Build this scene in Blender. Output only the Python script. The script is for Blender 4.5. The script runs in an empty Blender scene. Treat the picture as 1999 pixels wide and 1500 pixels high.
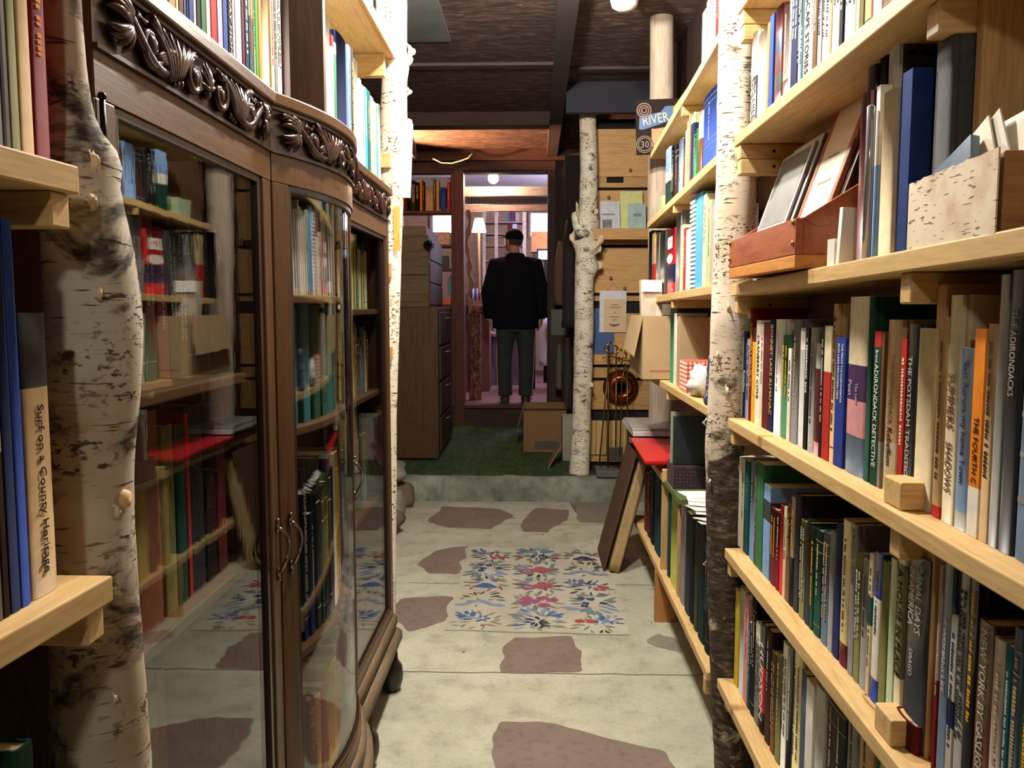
import bpy, bmesh, math, random
from mathutils import Vector, Matrix, Euler, noise
sc = bpy.context.scene
col = sc.collection
RN = random.Random(11)
PI = math.pi
# ---------------------------------------------------------------- camera
F = 1617.0
CAM = Vector((0, 0, 1.33))
PITCH = math.atan(146 / F)
YAW = math.atan(45.5 / F * math.cos(PITCH))
ROT = Euler((PI / 2 - PITCH, 0, YAW)).to_matrix()
RT = ROT.transposed()
cd = bpy.data.cameras.new('camera')
cam = bpy.data.objects.new('camera', cd)
col.objects.link(cam)
cam.location = CAM
cam.rotation_euler = (PI / 2 - PITCH, 0, YAW)
cd.sensor_width = 36
cd.lens = 36 * F / 1999
cd.clip_start = 0.02
sc.camera = cam

# measuring helpers: where in the room a spot of the photograph lies
def ray(px, py): return ROT @ Vector(((px - 999.5) / F, (750 - py) / F, -1))
def hx(px, py, X): d = ray(px, py); return CAM + d * (X / d.x)
def hy(px, py, Y): d = ray(px, py); return CAM + d * (Y / d.y)
def hz(px, py, Z=0.0): d = ray(px, py); return CAM + d * ((Z - CAM.z) / d.z)
def yx(px, X, Z):
    a = RT @ (Vector((X, 0, Z)) - CAM); b = RT @ Vector((0, 1, 0)); k = px - 999.5
    return -(a.x * F + k * a.z) / (b.x * F + k * b.z)
def xy(px, Y, Z):
    a = RT @ (Vector((0, Y, Z)) - CAM); b = RT @ Vector((1, 0, 0)); k = px - 999.5
    return -(a.x * F + k * a.z) / (b.x * F + k * b.z)
def zy(py, X, Y):
    a = RT @ (Vector((X, Y, 0)) - CAM); b = RT @ Vector((0, 0, 1)); k = 750 - py
    return -(a.y * F + k * a.z) / (b.y * F + k * b.z)

# ---------------------------------------------------------------- materials
def lin(c):
    return tuple(((v / 255) / 12.92 if v / 255 <= .04045 else ((v / 255 + .055) / 1.055) ** 2.4) for v in c)
MATS = {}
class NT:
    def __init__(s, name):
        s.m = bpy.data.materials.new(name); s.m.use_nodes = True
        s.t = s.m.node_tree; s.n = s.t.nodes; s.l = s.t.links
        s.b = s.n['Principled BSDF']
    def add(s, typ, **kw):
        n = s.n.new(typ)
        for k, v in kw.items():
            if k.startswith('i_'): n.inputs[k[2:].replace('_', ' ')].default_value = v
            else: setattr(n, k, v)
        return n
    def link(s, a, b): s.l.new(a, b)
    def coords(s, scale=(1, 1, 1), kind='Object'):
        tc = s.add('ShaderNodeTexCoord'); mp = s.add('ShaderNodeMapping')
        mp.inputs['Scale'].default_value = scale
        s.link(tc.outputs[kind], mp.inputs['Vector']); return mp.outputs['Vector']
    def noise(s, vec, scale, detail=3, rough=.55, dist=0):
        n = s.add('ShaderNodeTexNoise'); n.inputs['Scale'].default_value = scale
        n.inputs['Detail'].default_value = detail; n.inputs['Roughness'].default_value = rough
        n.inputs['Distortion'].default_value = dist
        s.link(vec, n.inputs['Vector']); return n.outputs['Fac']
    def ramp(s, fac, stops):
        r = s.add('ShaderNodeValToRGB'); e = r.color_ramp.elements
        while len(e) < len(stops): e.new(.5)
        for i, (p, c) in enumerate(stops):
            e[i].position = p; e[i].color = (*c, 1) if len(c) == 3 else c
        s.link(fac, r.inputs['Fac']); return r.outputs['Color']
    def mix(s, fac, a, b, mode='MIX'):
        n = s.add('ShaderNodeMix', data_type='RGBA', blend_type=mode)
        if isinstance(fac, float): n.inputs[0].default_value = fac
        else: s.link(fac, n.inputs[0])
        for i, v in ((6, a), (7, b)):
            if isinstance(v, tuple): n.inputs[i].default_value = (*v, 1)
            else: s.link(v, n.inputs[i])
        return n.outputs[2]
    def bump(s, h, strength=.3, dist=.01):
        b = s.add('ShaderNodeBump'); b.inputs['Strength'].default_value = strength
        b.inputs['Distance'].default_value = dist
        s.link(h, b.inputs['Height']); s.link(b.outputs['Normal'], s.b.inputs['Normal'])
    def col(s, c): s.link(c, s.b.inputs['Base Color'])

def plain(c, rough=.6, metal=0.0, var=.18, scale=25, name=None, spec=.5):
    key = ('p', c, rough, metal, var, scale)
    if key in MATS: return MATS[key]
    t = NT(name or 'surface'); a = lin(c)
    v = t.coords(); f = t.noise(v, scale, 4)
    t.col(t.ramp(f, [(.25, tuple(x * (1 - var) for x in a)), (.75, tuple(min(1, x * (1 + var * .6)) for x in a))]))
    t.b.inputs['Roughness'].default_value = rough; t.b.inputs['Metallic'].default_value = metal
    t.b.inputs['Specular IOR Level'].default_value = spec
    MATS[key] = t.m; return t.m

def wood(c1, c2, axis='Y', rough=.55, scale=1.0, knots=False, coat=0.0):
    key = ('w', c1, c2, axis, rough, scale, knots, coat)
    if key in MATS: return MATS[key]
    t = NT('wood'); s = {'X': (1.2, 14, 14), 'Y': (14, 1.2, 14), 'Z': (14, 14, 1.2)}[axis]
    v = t.coords(tuple(k * scale for k in s))
    f = t.noise(v, 3.0, 6, .6, .6); g = t.noise(v, 14, 3, .5)
    a, b = lin(c1), lin(c2)
    c = t.ramp(f, [(.3, b), (.5, a), (.62, tuple(x * .93 for x in a)), (.75, b)])
    c = t.mix(.25, c, t.ramp(g, [(.35, tuple(x * .6 for x in b)), (.7, (1, 1, 1))]), 'MULTIPLY')
    if knots:
        w = t.add('ShaderNodeTexVoronoi'); w.inputs['Scale'].default_value = 2.6
        t.link(t.coords(tuple(.55 if k > 2 else 1.3 for k in s) if axis else None), w.inputs['Vector'])
        k = t.ramp(w.outputs['Distance'], [(.03, (.5, .32, .18)), (.085, (1, 1, 1))])
        c = t.mix(.8, c, k, 'MULTIPLY')
    t.col(c); t.b.inputs['Roughness'].default_value = rough
    t.bump(f, .12, .004); t.b.inputs['Specular IOR Level'].default_value = .28
    if coat:
        t.b.inputs['Coat Weight'].default_value = coat; t.b.inputs['Coat Roughness'].default_value = .18
    MATS[key] = t.m; return t.m

def emit(c, s):
    key = ('e', c, s)
    if key in MATS: return MATS[key]
    t = NT('glow'); t.b.inputs['Base Color'].default_value = (0, 0, 0, 1)
    t.b.inputs['Emission Color'].default_value = (*lin(c), 1); t.b.inputs['Emission Strength'].default_value = s
    MATS[key] = t.m; return t.m

def glass_mat(name='window_glass', tint=(.93, .95, .94), rough=.02, ior=1.52):
    t = NT(name); n = t.n; out = n['Material Output']
    tr = t.add('ShaderNodeBsdfTransparent'); tr.inputs['Color'].default_value = (*tint, 1)
    gl = t.add('ShaderNodeBsdfGlossy'); gl.inputs['Roughness'].default_value = rough
    fr = t.add('ShaderNodeFresnel'); fr.inputs['IOR'].default_value = ior
    mx = t.add('ShaderNodeMixShader')
    f = t.noise(t.coords((3, 3, 1)), 3, 4)
    b = t.add('ShaderNodeBump'); b.inputs['Strength'].default_value = .03; b.inputs['Distance'].default_value = .01
    t.link(f, b.inputs['Height']); t.link(b.outputs['Normal'], gl.inputs['Normal'])
    ge = t.add('ShaderNodeNewGeometry'); mr = t.add('ShaderNodeMapRange'); mr.inputs['To Min'].default_value = ior; mr.inputs['To Max'].default_value = 1 / ior
    t.link(ge.outputs['Backfacing'], mr.inputs['Value']); t.link(mr.outputs[0], fr.inputs['IOR'])     # a thin sheet: the same reflectance from either face
    t.link(fr.outputs[0], mx.inputs[0]); t.link(tr.outputs[0], mx.inputs[1]); t.link(gl.outputs[0], mx.inputs[2])
    t.link(mx.outputs[0], out.inputs['Surface']); n.remove(t.b)
    return t.m

def birch(dark=.5, tan=.4, low=None, name='birch_bark', tone=1.0):
    t = NT(name)
    v = t.coords((1, 1, 1)); vh = t.coords((16, 16, 130)); vp = t.coords((4, 4, 6)); vr = t.coords((14, 14, 40))
    base = t.mix(t.ramp(t.noise(v, 5, 4, .6), [(.42, (0, 0, 0)), (.42 + .35 / max(tan, .1) * .5, (1, 1, 1))]) if tan else .0,
                 tuple(x * tone for x in lin((232, 222, 202))), tuple(x * tone for x in lin((196, 166, 130))))
    lent = t.ramp(t.noise(vh, 1.4, 2, .5), [(.63, (0, 0, 0)), (.69, (1, 1, 1))])
    c = t.mix(lent, base, lin((96, 74, 58)))
    pm = t.noise(vp, 1.5, 6, .65, .8)
    sk = t.noise(t.coords((30, 30, 55)), 2.6, 4, .6); cl = t.noise(t.coords((3, 3, 9)), 1.7, 2)
    sm_ = t.add('ShaderNodeMath', operation='MULTIPLY'); t.link(t.ramp(sk, [(.54, (0, 0, 0)), (.60, (1, 1, 1))]), sm_.inputs[0]); t.link(t.ramp(cl, [(.47, (0, 0, 0)), (.58, (1, 1, 1))]), sm_.inputs[1])
    c = t.mix(sm_.outputs[0], c, lin((74, 60, 50)))
    lo = .72 - .22 * dark
    if low:      # rough dark bark near the foot of the trunk
        sep = t.add('ShaderNodeSeparateXYZ'); t.link(t.coords(), sep.inputs[0])
        mr = t.add('ShaderNodeMapRange'); mr.inputs['From Min'].default_value = low[0]; mr.inputs['From Max'].default_value = low[1]
        mr.inputs['To Min'].default_value = low[2]; mr.inputs['To Max'].default_value = 0
        t.link(sep.outputs['Z'], mr.inputs['Value'])
        ad = t.add('ShaderNodeMath', operation='ADD'); t.link(pm, ad.inputs[0]); t.link(mr.outputs[0], ad.inputs[1]); pm = ad.outputs[0]
    patch = t.ramp(pm, [(lo, (0, 0, 0)), (lo + .08, (1, 1, 1))])
    rough = t.ramp(t.noise(vr, 2.2, 5, .7), [(.35, lin((38, 32, 27))), (.55, lin((84, 72, 60))), (.72, lin((150, 134, 112)))])
    c = t.mix(patch, c, rough)
    t.col(c); t.b.inputs['Roughness'].default_value = .8; t.b.inputs['Specular IOR Level'].default_value = .25
    hm = t.mix(patch, lent, rough)
    t.bump(hm, .5, .006)
    return t.m

# ---------------------------------------------------------------- objects
def put(o, parent=None):
    col.objects.link(o)
    if parent is not None: o.parent = parent
    return o
def wl(o):
    v = Vector((0, 0, 0))
    while o is not None: v = v + Vector(o.location); o = o.parent
    return v
LABELS = {}
def tag(o, label, cat, group=None):
    n = len(label.split())
    if n < 4 or n > 16: print('LABELLEN', n, label)
    if label in LABELS: print('DUPLABEL', label)
    LABELS[label] = o.name
    o['label'] = label; o['category'] = cat
    if group: o['group'] = group
    return o
def thing(name, loc, label, cat, group=None, rz=0):
    o = bpy.data.objects.new(name, None); o.empty_display_size = .05
    o.location = loc; o.rotation_euler = (0, 0, rz); col.objects.link(o)
    return tag(o, label, cat, group)
def struct(o): o['kind'] = 'structure'; return o

class MB:
    def __init__(s): s.v = []; s.f = []; s.sm = []; s.mi = []; s.k = 0
    def face(s, idx, smooth=False): s.f.append(tuple(idx)); s.sm.append(smooth); s.mi.append(s.k)
    def add(s, vs): i = len(s.v); s.v += [Vector(v) for v in vs]; return i
    def box(s, a, b, M=None):
        (x0, y0, z0), (x1, y1, z1) = a, b
        x0, x1 = min(x0, x1), max(x0, x1); y0, y1 = min(y0, y1), max(y0, y1); z0, z1 = min(z0, z1), max(z0, z1)
        vs = [Vector(p) for p in ((x0, y0, z0), (x1, y0, z0), (x1, y1, z0), (x0, y1, z0), (x0, y0, z1), (x1, y0, z1), (x1, y1, z1), (x0, y1, z1))]
        if M: vs = [M @ v for v in vs]
        i = s.add(vs)
        for f in ((0, 3, 2, 1), (4, 5, 6, 7), (0, 1, 5, 4), (1, 2, 6, 5), (2, 3, 7, 6), (3, 0, 4, 7)): s.face([i + k for k in f])
        return s
    def obox(s, c, size, rot=(0, 0, 0)):
        M = Matrix.Translation(c) @ Euler(rot).to_matrix().to_4x4()
        h = Vector(size) / 2
        return s.box(-h, h, M)
    def hexa(s, p):      # eight corners: bottom four (ccw from above), top four
        i = s.add(p)
        for f in ((0, 3, 2, 1), (4, 5, 6, 7), (0, 1, 5, 4), (1, 2, 6, 5), (2, 3, 7, 6), (3, 0, 4, 7)): s.face([i + k for k in f])
        return s
    def prism(s, poly, z0, z1, M=None, smooth=False):   # poly: xy ccw
        n = len(poly)
        vs = [Vector((x, y, z0)) for x, y in poly] + [Vector((x, y, z1)) for x, y in poly]
        if M: vs = [M @ v for v in vs]
        i = s.add(vs)
        s.face([i + k for k in reversed(range(n))]); s.face([i + n + k for k in range(n)])
        for k in range(n): s.face((i + k, i + (k + 1) % n, i + n + (k + 1) % n, i + n + k), smooth)
        return s
    def rings(s, rings, smooth=True, cap=True, closed=True):
        n = len(rings[0]); base = [s.add(r) for r in rings]
        for a, b in zip(base, base[1:]):
            for k in range(n if closed else n - 1):
                k2 = (k + 1) % n
                s.face((a + k, a + k2, b + k2, b + k), smooth)
        if cap and closed:
            s.face([base[0] + k for k in reversed(range(n))]); s.face([base[-1] + k for k in range(n)])
        return s
    def tube(s, pts, r, n=8, smooth=True, cap=True, squash=1.0, up=None):
        pts = [Vector(p) for p in pts]; m = len(pts)
        rr = r if isinstance(r, (list, tuple)) else [r] * m
        ref = up; rings = []
        for i, p in enumerate(pts):
            t = (pts[min(i + 1, m - 1)] - pts[max(i - 1, 0)])
            if t.length < 1e-9: t = Vector((0, 0, 1))
            t.normalize()
            if ref is None: ref = Vector((1, 0, 0)) if abs(t.x) < .9 else Vector((0, 1, 0))
            a = ref - t * ref.dot(t)
            if a.length < 1e-6: a = t.orthogonal()
            a.normalize(); b = t.cross(a)
            if up is None: ref = a
            rings.append([p + a * (math.cos(2 * PI * k / n) * rr[i] * squash) + b * (math.sin(2 * PI * k / n) * rr[i]) for k in range(n)])
        return s.rings(rings, smooth, cap)
    def lathe(s, prof, c=(0, 0, 0), n=20, M=None, smooth=True):
        rings = []
        for r, z in prof:
            ring = [Vector((r * math.cos(2 * PI * k / n), r * math.sin(2 * PI * k / n), z)) for k in range(n)]
            ring = [(M @ v if M else v + Vector(c)) for v in ring]
            rings.append(ring)
        return s.rings(rings, smooth)
    def ball(s, c, r, n=14, m=9, M=None):
        r = r if isinstance(r, (tuple, list)) else (r, r, r); rings = []
        for j in range(1, m):
            th = PI * j / m
            rings.append([Vector((r[0] * math.sin(th) * math.cos(2 * PI * k / n), r[1] * math.sin(th) * math.sin(2 * PI * k / n), -r[2] * math.cos(th))) for k in range(n)])
        rings = [[(M @ v if M else v) + Vector(c) for v in q] for q in rings]
        return s.rings(rings, True)
    def build(s, name, mats, parent=None, local=False, origin=None):
        me = bpy.data.meshes.new(name)
        off = Vector((0, 0, 0)) if local else (wl(parent) if parent is not None else Vector(origin or (0, 0, 0)))
        me.from_pydata([tuple(v - off) for v in s.v], [], s.f)
        for m in (mats if isinstance(mats, (list, tuple)) else [mats]): me.materials.append(m)
        me.polygons.foreach_set('use_smooth', s.sm); me.polygons.foreach_set('material_index', s.mi)
        me.update()
        o = bpy.data.objects.new(name, me)
        if parent is None and origin is not None: o.location = origin
        return put(o, parent)
def bevel(o, w=.003, seg=2):
    m = o.modifiers.new('bevel', 'BEVEL'); m.width = w; m.segments = seg; m.limit_method = 'ANGLE'; m.angle_limit = .6
    return o
def textmesh(body, size, shear=0, ext=.0002):
    c = bpy.data.curves.new('lettering', 'FONT'); c.body = body; c.size = size; c.shear = shear
    c.resolution_u = 2; c.align_x = 'CENTER'; c.align_y = 'CENTER'; c.extrude = ext
    o = bpy.data.objects.new('lettering', c)
    me = bpy.data.meshes.new_from_object(o)
    bpy.data.objects.remove(o); bpy.data.curves.remove(c)
    return me
def lettering(body, M, height, length, m, parent, name='lettering', shear=0):
    """letters fitted to length x height, local x along M's x axis"""
    me = textmesh(body, 1.0, shear)
    if not me.vertices: return None
    xs = [v.co.x for v in me.vertices]; ys = [v.co.y for v in me.vertices]
    w, h = max(xs) - min(xs), max(ys) - min(ys)
    cx, cy = (max(xs) + min(xs)) / 2, (max(ys) + min(ys)) / 2
    k = min(height / h, length / w)
    for v in me.vertices: v.co = M @ Vector(((v.co.x - cx) * min(length / w, k * 1.5), (v.co.y - cy) * min(height / h, k * 1.5), v.co.z))
    me.materials.append(m); me.name = name
    o = bpy.data.objects.new(name, me)
    return put(o, parent)
# ---------------------------------------------------------------- books
PAL = {'white': (232, 228, 216), 'cream': (222, 208, 172), 'pale yellow': (226, 212, 150), 'yellow': (222, 198, 60), 'mustard': (226, 164, 34), 'orange': (226, 132, 40),
 'tan': (184, 152, 108), 'beige': (196, 178, 142), 'brown': (104, 70, 46), 'dark brown': (58, 40, 32), 'red': (176, 46, 42), 'bright red': (214, 38, 40), 'dark red': (112, 24, 30), 'maroon': (92, 34, 38),
 'pink': (214, 150, 152), 'lavender': (176, 172, 206), 'purple': (74, 52, 84), 'navy': (30, 38, 74), 'blue': (48, 72, 148), 'royal blue': (40, 60, 140), 'light blue': (134, 168, 214), 'sky blue': (92, 166, 218), 'slate': (84, 98, 112), 'steel blue': (96, 122, 152),
 'teal': (38, 88, 92), 'turquoise': (70, 178, 190), 'green': (62, 118, 78), 'dark green': (28, 66, 50), 'bright green': (76, 150, 62), 'olive': (110, 108, 62), 'pale green': (166, 182, 140), 'yellow-green': (160, 158, 72),
 'grey': (132, 130, 124), 'pale grey': (182, 182, 174), 'dark grey': (70, 70, 70), 'charcoal': (48, 48, 50), 'black': (26, 25, 26), 'pinkish grey': (170, 150, 144), 'mottled grey': (116, 112, 112)}
GLOSSY = {}
def bmat(c, gloss=False, extra=.2):
    rgb = PAL[c] if isinstance(c, str) else c
    return plain(rgb, .32 if gloss else .72, 0, extra, 40, 'cover', .3 if gloss else .07)
PAGE = plain((206, 188, 148), .85, 0, .12, 120, 'page_edges', .1)
PAGEW = plain((228, 222, 206), .85, 0, .1, 120, 'page_edges')
def loft_cover(w, d, h, kind, segs):
    """cover in book space: spine toward -y, width along x, standing on z=0"""
    mb = MB()
    if kind == 'paper':
        tk = .0012; arc = [(-w / 2, 0), (w / 2, 0)]
        outer = [(w / 2, d)] + [(w / 2, .001), (w / 2 - .001, 0), (-w / 2 + .001, 0), (-w / 2, .001)] + [(-w / 2, d)]
        inner = [(w / 2 - tk, d)] + [(w / 2 - tk, tk + .001), (w / 2 - tk, tk), (-w / 2 + tk, tk), (-w / 2 + tk, tk + .001)] + [(-w / 2 + tk, d)]
    else:
        tk = min(.003, w * .16); b = min(.10 * w, .006)
        a = [(w / 2 * math.cos(t), b * (1 - math.sin(t))) for t in [PI * k / 8 for k in range(9)]]
        ai = [((w / 2 - tk) * math.cos(t), tk + b * (1 - math.sin(t))) for t in [PI * k / 8 for k in range(9)]]
        g = min(.0022, w * .1)
        outer = [(w / 2, d), (w / 2, b + .012), (w / 2 - g, b + .008), (w / 2, b + .003)] + a[1:-1] + [(-w / 2, b + .003), (-w / 2 + g, b + .008), (-w / 2, b + .012), (-w / 2, d)]
        inner = [(w / 2 - tk, d), (w / 2 - tk, b + .012), (w / 2 - tk - g * .5, b + .008), (w / 2 - tk, b + .004)] + ai[1:-1] + [(-w / 2 + tk, b + .004), (-w / 2 + tk + g * .5, b + .008), (-w / 2 + tk, b + .012), (-w / 2 + tk, d)]
    n = len(outer); zs = sorted(set([0, h] + [round(s[0] * h, 5) for s in segs if 0 < s[0] < 1] + [round(s[1] * h, 5) for s in segs if 0 < s[1] < 1]))
    base = []
    for z in zs:
        base.append((mb.add([(x, y, z) for x, y in outer]), mb.add([(x, y, z) for x, y in inner])))
    sm = kind != 'paper'
    for (o0, i0), (o1, i1), z0, z1 in zip(base, base[1:], zs, zs[1:]):
        zm = (z0 + z1) / 2 / h; mb.k = 0
        for q, sgm in enumerate(segs):
            if sgm[0] <= zm <= sgm[1]: mb.k = q + 1
        for k in range(n - 1):
            mb.face((o0 + k + 1, o0 + k, o1 + k, o1 + k + 1), sm and 4 <= k < n - 5)
            mb.face((i0 + k, i0 + k + 1, i1 + k + 1, i1 + k))
        mb.face((o0, i0, i1, o1)); mb.face((i0 + n - 1, o0 + n - 1, o1 + n - 1, i1 + n - 1))
    for zi, flip in ((0, True), (-1, False)):
        o0, i0 = base[zi]; mb.k = 0
        zm = 0 if zi == 0 else 1
        for q, sgm in enumerate(segs):
            if sgm[0] <= zm <= sgm[1]: mb.k = q + 1
        for k in range(n - 1):
            f = (o0 + k, o0 + k + 1, i0 + k + 1, i0 + k)
            mb.face(f if not flip else tuple(reversed(f)))
    return mb
MARKC = {}
def book(name, w, h, d, color, kind='hard', segs=(), gloss=False, marks=None, text=(), bands=(), tilt=0, seed=0, squat=False):
    rr = random.Random(seed * 7 + 3)
    w = max(w, .0035)
    mats = [bmat(color, gloss)] + [bmat(s[2], gloss) for s in segs]
    root = loft_cover(w, d, h, kind, segs).build(name, mats, None, True)
    tk = .0012 if kind == 'paper' else min(.003, w * .16)
    b = 0 if kind == 'paper' else min(.10 * w, .006)
    ov = .0006 if kind == 'paper' else .003
    if w > 2 * tk + .001:
        pg = MB(); pg.box((-w / 2 + tk, b + tk + .0004, ov), (w / 2 - tk, d - ov, h - ov))
        pg.build('page_block', PAGE if rr.random() < .6 else PAGEW, root, True)
    # printed bands on the spine
    if bands:
        mb = MB()
        for z0, z1, fr in bands:
            x = w / 2 * fr * .94
            pts = [(-x + 2 * x * k / 6) for k in range(7)]
            ys = [-.0005 + (b * (1 - math.sqrt(max(0, 1 - (p / (w / 2)) ** 2))) if b else 0) for p in pts]
            i = mb.add([(p, y, z0 * h) for p, y in zip(pts, ys)] + [(p, y, z1 * h) for p, y in zip(pts, ys)])
            for k in range(6): mb.face((i + k, i + k + 1, i + 8 + k, i + 7 + k))
        bc = marks or 'cream'
        mb.build('spine_bands', bmat(bc), root, True)
    # lines of print too small to read
    if marks and not text and w > .006:
        mb = MB(); z = h * rr.uniform(.86, .93)
        end = h * rr.uniform(.2, .5); hh = min(w * .42, .008) / 2
        rows = 1 if w < .022 or rr.random() < .6 else 2
        for q in range(rows):
            xc = 0 if rows == 1 else (.2 - .4 * q) * w; zz = z
            while zz > end:
                L = rr.uniform(.5, 1.4) * hh
                i = mb.add([(xc - hh, -.0006, zz - L), (xc + hh * rr.uniform(.4, 1), -.0006, zz - L), (xc + hh * rr.uniform(.4, 1), -.0006, zz), (xc - hh, -.0006, zz)])
                mb.face((i, i + 1, i + 2, i + 3))
                zz -= L + hh * (.35 if rr.random() > .2 else 1.6)
        mb.build('spine_print', bmat(marks), root, True)
    for tx in text:          # (string, top fraction, bottom fraction, colour, share of the spine width, x offset share)
        s, za, zb, tc = tx[:4]; wf = tx[4] if len(tx) > 4 else .55; xo = tx[5] if len(tx) > 5 else 0
        M = Matrix.Translation((xo * w, -.0008, (za + zb) / 2 * h)) @ Matrix(((0, 1, 0, 0), (0, 0, -1, 0), (-1, 0, 0, 0), (0, 0, 0, 1)))
        lettering(s, M, w * wf, abs(za - zb) * h, bmat(tc), root, 'spine_lettering')
    return root
NUMS = 'first second third fourth fifth sixth seventh eighth ninth tenth eleventh twelfth thirteenth fourteenth fifteenth sixteenth seventeenth eighteenth nineteenth twentieth'.split()
def label_row(items, where):
    """items: list of (colour word, kind word, own phrase or None); returns labels that single each book out within its shelf"""
    out = []
    base = [f'{c} {k}' for c, k, p in items]
    for i, (c, k, p) in enumerate(items):
        if p: out.append(f'{p} {where}'.strip()); continue
        l = items[i - 1][0] if i else None; r = items[i + 1][0] if i + 1 < len(items) else None
        cands = []
        if base.count(base[i]) == 1: cands.append(f'{base[i]} {where}')
        if l and r: cands.append(f'{base[i]} between {l} and {r} ones {where}')
        if l: cands.append(f'{base[i]} just after the {l} one {where}')
        if r: cands.append(f'{base[i]} just before the {r} one {where}')
        same = [j for j in range(len(items)) if items[j][0] == c]
        q = same.index(i)
        cands.append(f'{NUMS[q]} of {len(same)} {c} spines {where}')
        sig = (l, r)
        for cd_ in cands:
            amb = False
            if ' between ' in cd_: amb = sum(1 for j in range(len(items)) if base[j] == base[i] and (items[j - 1][0] if j else None, items[j + 1][0] if j + 1 < len(items) else None) == sig) > 1
            if ' after ' in cd_: amb = sum(1 for j in range(1, len(items)) if base[j] == base[i] and items[j - 1][0] == l) > 1
            if ' before ' in cd_: amb = sum(1 for j in range(len(items) - 1) if base[j] == base[i] and items[j + 1][0] == r) > 1
            if not amb and len(cd_.split()) <= 16 and cd_ not in LABELS and cd_ not in out: out.append(cd_); break
        else: out.append(cands[-1])
    return out
NB = [0]
MARKFOR = {'white': 'charcoal', 'cream': 'brown', 'pale yellow': 'dark brown', 'yellow': 'black', 'mustard': 'maroon', 'orange': 'brown', 'tan': 'dark brown', 'beige': 'brown', 'pink': 'maroon', 'lavender': 'navy', 'pale grey': 'charcoal', 'light blue': 'navy', 'sky blue': 'navy', 'pale green': 'dark green', 'yellow-green': 'dark green', 'grey': 'charcoal', 'turquoise': 'white'}
DARKMARK = ['beige', 'tan', 'pale grey', 'mustard']
def row(side, plane, z0, specs, where, group, depth=.15, defh=.24, flip=False, gap=.96, cat='book'):
    """specs: (px_start, px_end, py_top or None or height in m, colour, kind, opts). side R/L/B tells which way the spines face."""
    rz = {'R': -PI / 2, 'L': PI / 2, 'B': 0}[side]
    items = []
    for s in specs:
        o = s[5] if len(s) > 5 else {}
        kw = {'hard': 'hardback', 'paper': 'paperback', 'jacket': 'jacketed book', 'pam': 'pamphlet'}[s[4]]
        items.append((o.get('word', s[3]), o.get('noun', kw), o.get('label')))
    labs = label_row(items, where)
    out = []
    for s, lab in zip(specs, labs):
        x0, x1, top, c, kind = s[:5]; o = s[5] if len(s) > 5 else {}
        NB[0] += 1; sd = NB[0]; rr = random.Random(sd)
        zb = z0(0) if callable(z0) else z0
        pl = plane + o.get('dx', 0)
        if side == 'B':
            a, b = xy(x0, pl, zb), xy(x1, pl, zb); c0 = (a + b) / 2; w = abs(b - a) * gap; loc = (c0, pl)
        else:
            a, b = yx(x0, pl, zb), yx(x1, pl, zb); c0 = (a + b) / 2; w = abs(b - a) * gap
            if callable(z0): zb = z0(c0)
            loc = (pl, c0)
        if top is None: h = defh * rr.uniform(.9, 1.08)
        elif top < 1.5 and top > 0: h = top
        else: h = zy(top, loc[0], loc[1]) - zb
        h = max(.06, h)
        d = o.get('d', min(depth, h * .8) * rr.uniform(.92, 1))
        jk = kind == 'jacket'
        mk = o.get('mk', 'auto')
        if mk == 'auto': mk = MARKFOR.get(c, rr.choice(DARKMARK)) if rr.random() < .7 else None
        bands = o.get('bands', ())
        if bands == () and kind == 'hard' and rr.random() < .3 and w > .012 and mk: bands = ((.9, .905, 1), (.80, .805, 1), (.1, .105, 1))
        nm = {'hard': 'hardback_book', 'jacket': 'jacketed_book', 'paper': 'paperback_book', 'pam': 'pamphlet'}[kind]
        bk = book(nm, w, h, d, c, 'paper' if kind in ('paper', 'pam') else 'hard', o.get('segs', ()), jk or o.get('gloss', False), mk, o.get('t', ()), bands, seed=sd)
        bk.location = (loc[0], loc[1], zb + .0005)
        bk.rotation_euler = (0, o.get('lean', 0), rz)
        tag(bk, lab, o.get('cat', cat), group)
        out.append(bk)
    return out
# ---------------------------------------------------------------- woods and surfaces
PINE_Y = wood((216, 182, 124), (198, 158, 98), 'Y', .55, 1, True)
PINE_X = wood((216, 182, 124), (196, 156, 96), 'X', .55, 1, True)
PINE_Z = wood((204, 168, 112), (182, 142, 88), 'Z', .55, 1)
OAK_Y = wood((98, 66, 34), (76, 49, 25), 'Y', .42, 1.4, coat=.15)
OAK_Z = wood((90, 60, 32), (68, 44, 23), 'Z', .42, 1.4, coat=.15)
CARVE = plain((58, 36, 26), .34, 0, .25, 30, 'carved_oak')
DARKW_X = wood((74, 48, 38), (48, 32, 27), 'X', .7)
DARKW_Y = wood((70, 48, 40), (46, 32, 28), 'Y', .7)
DARKW_Z = wood((70, 46, 38), (44, 30, 26), 'Z', .7)
REDW_X = wood((100, 52, 38), (72, 36, 28), 'X', .6)
REDW_Z = wood((96, 50, 38), (66, 34, 27), 'Z', .6)
BLACKM = plain((24, 22, 22), .32, .8, .1, 30, 'dark_metal')
BRASS = plain((182, 148, 84), .28, .9, .15, 40, 'brass')
COPPER = plain((150, 74, 50), .3, .9, .2, 30, 'copper')
PAPER = plain((232, 230, 222), .75, 0, .05, 30, 'paper')
CARD = plain((176, 136, 88), .85, 0, .1, 18, 'cardboard')
CLEAR = glass_mat('clear_plastic', (.97, .97, .97), .08, 1.35)
GLASS = glass_mat('cabinet_glass', (.9, .92, .91), .012, 1.6)

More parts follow.
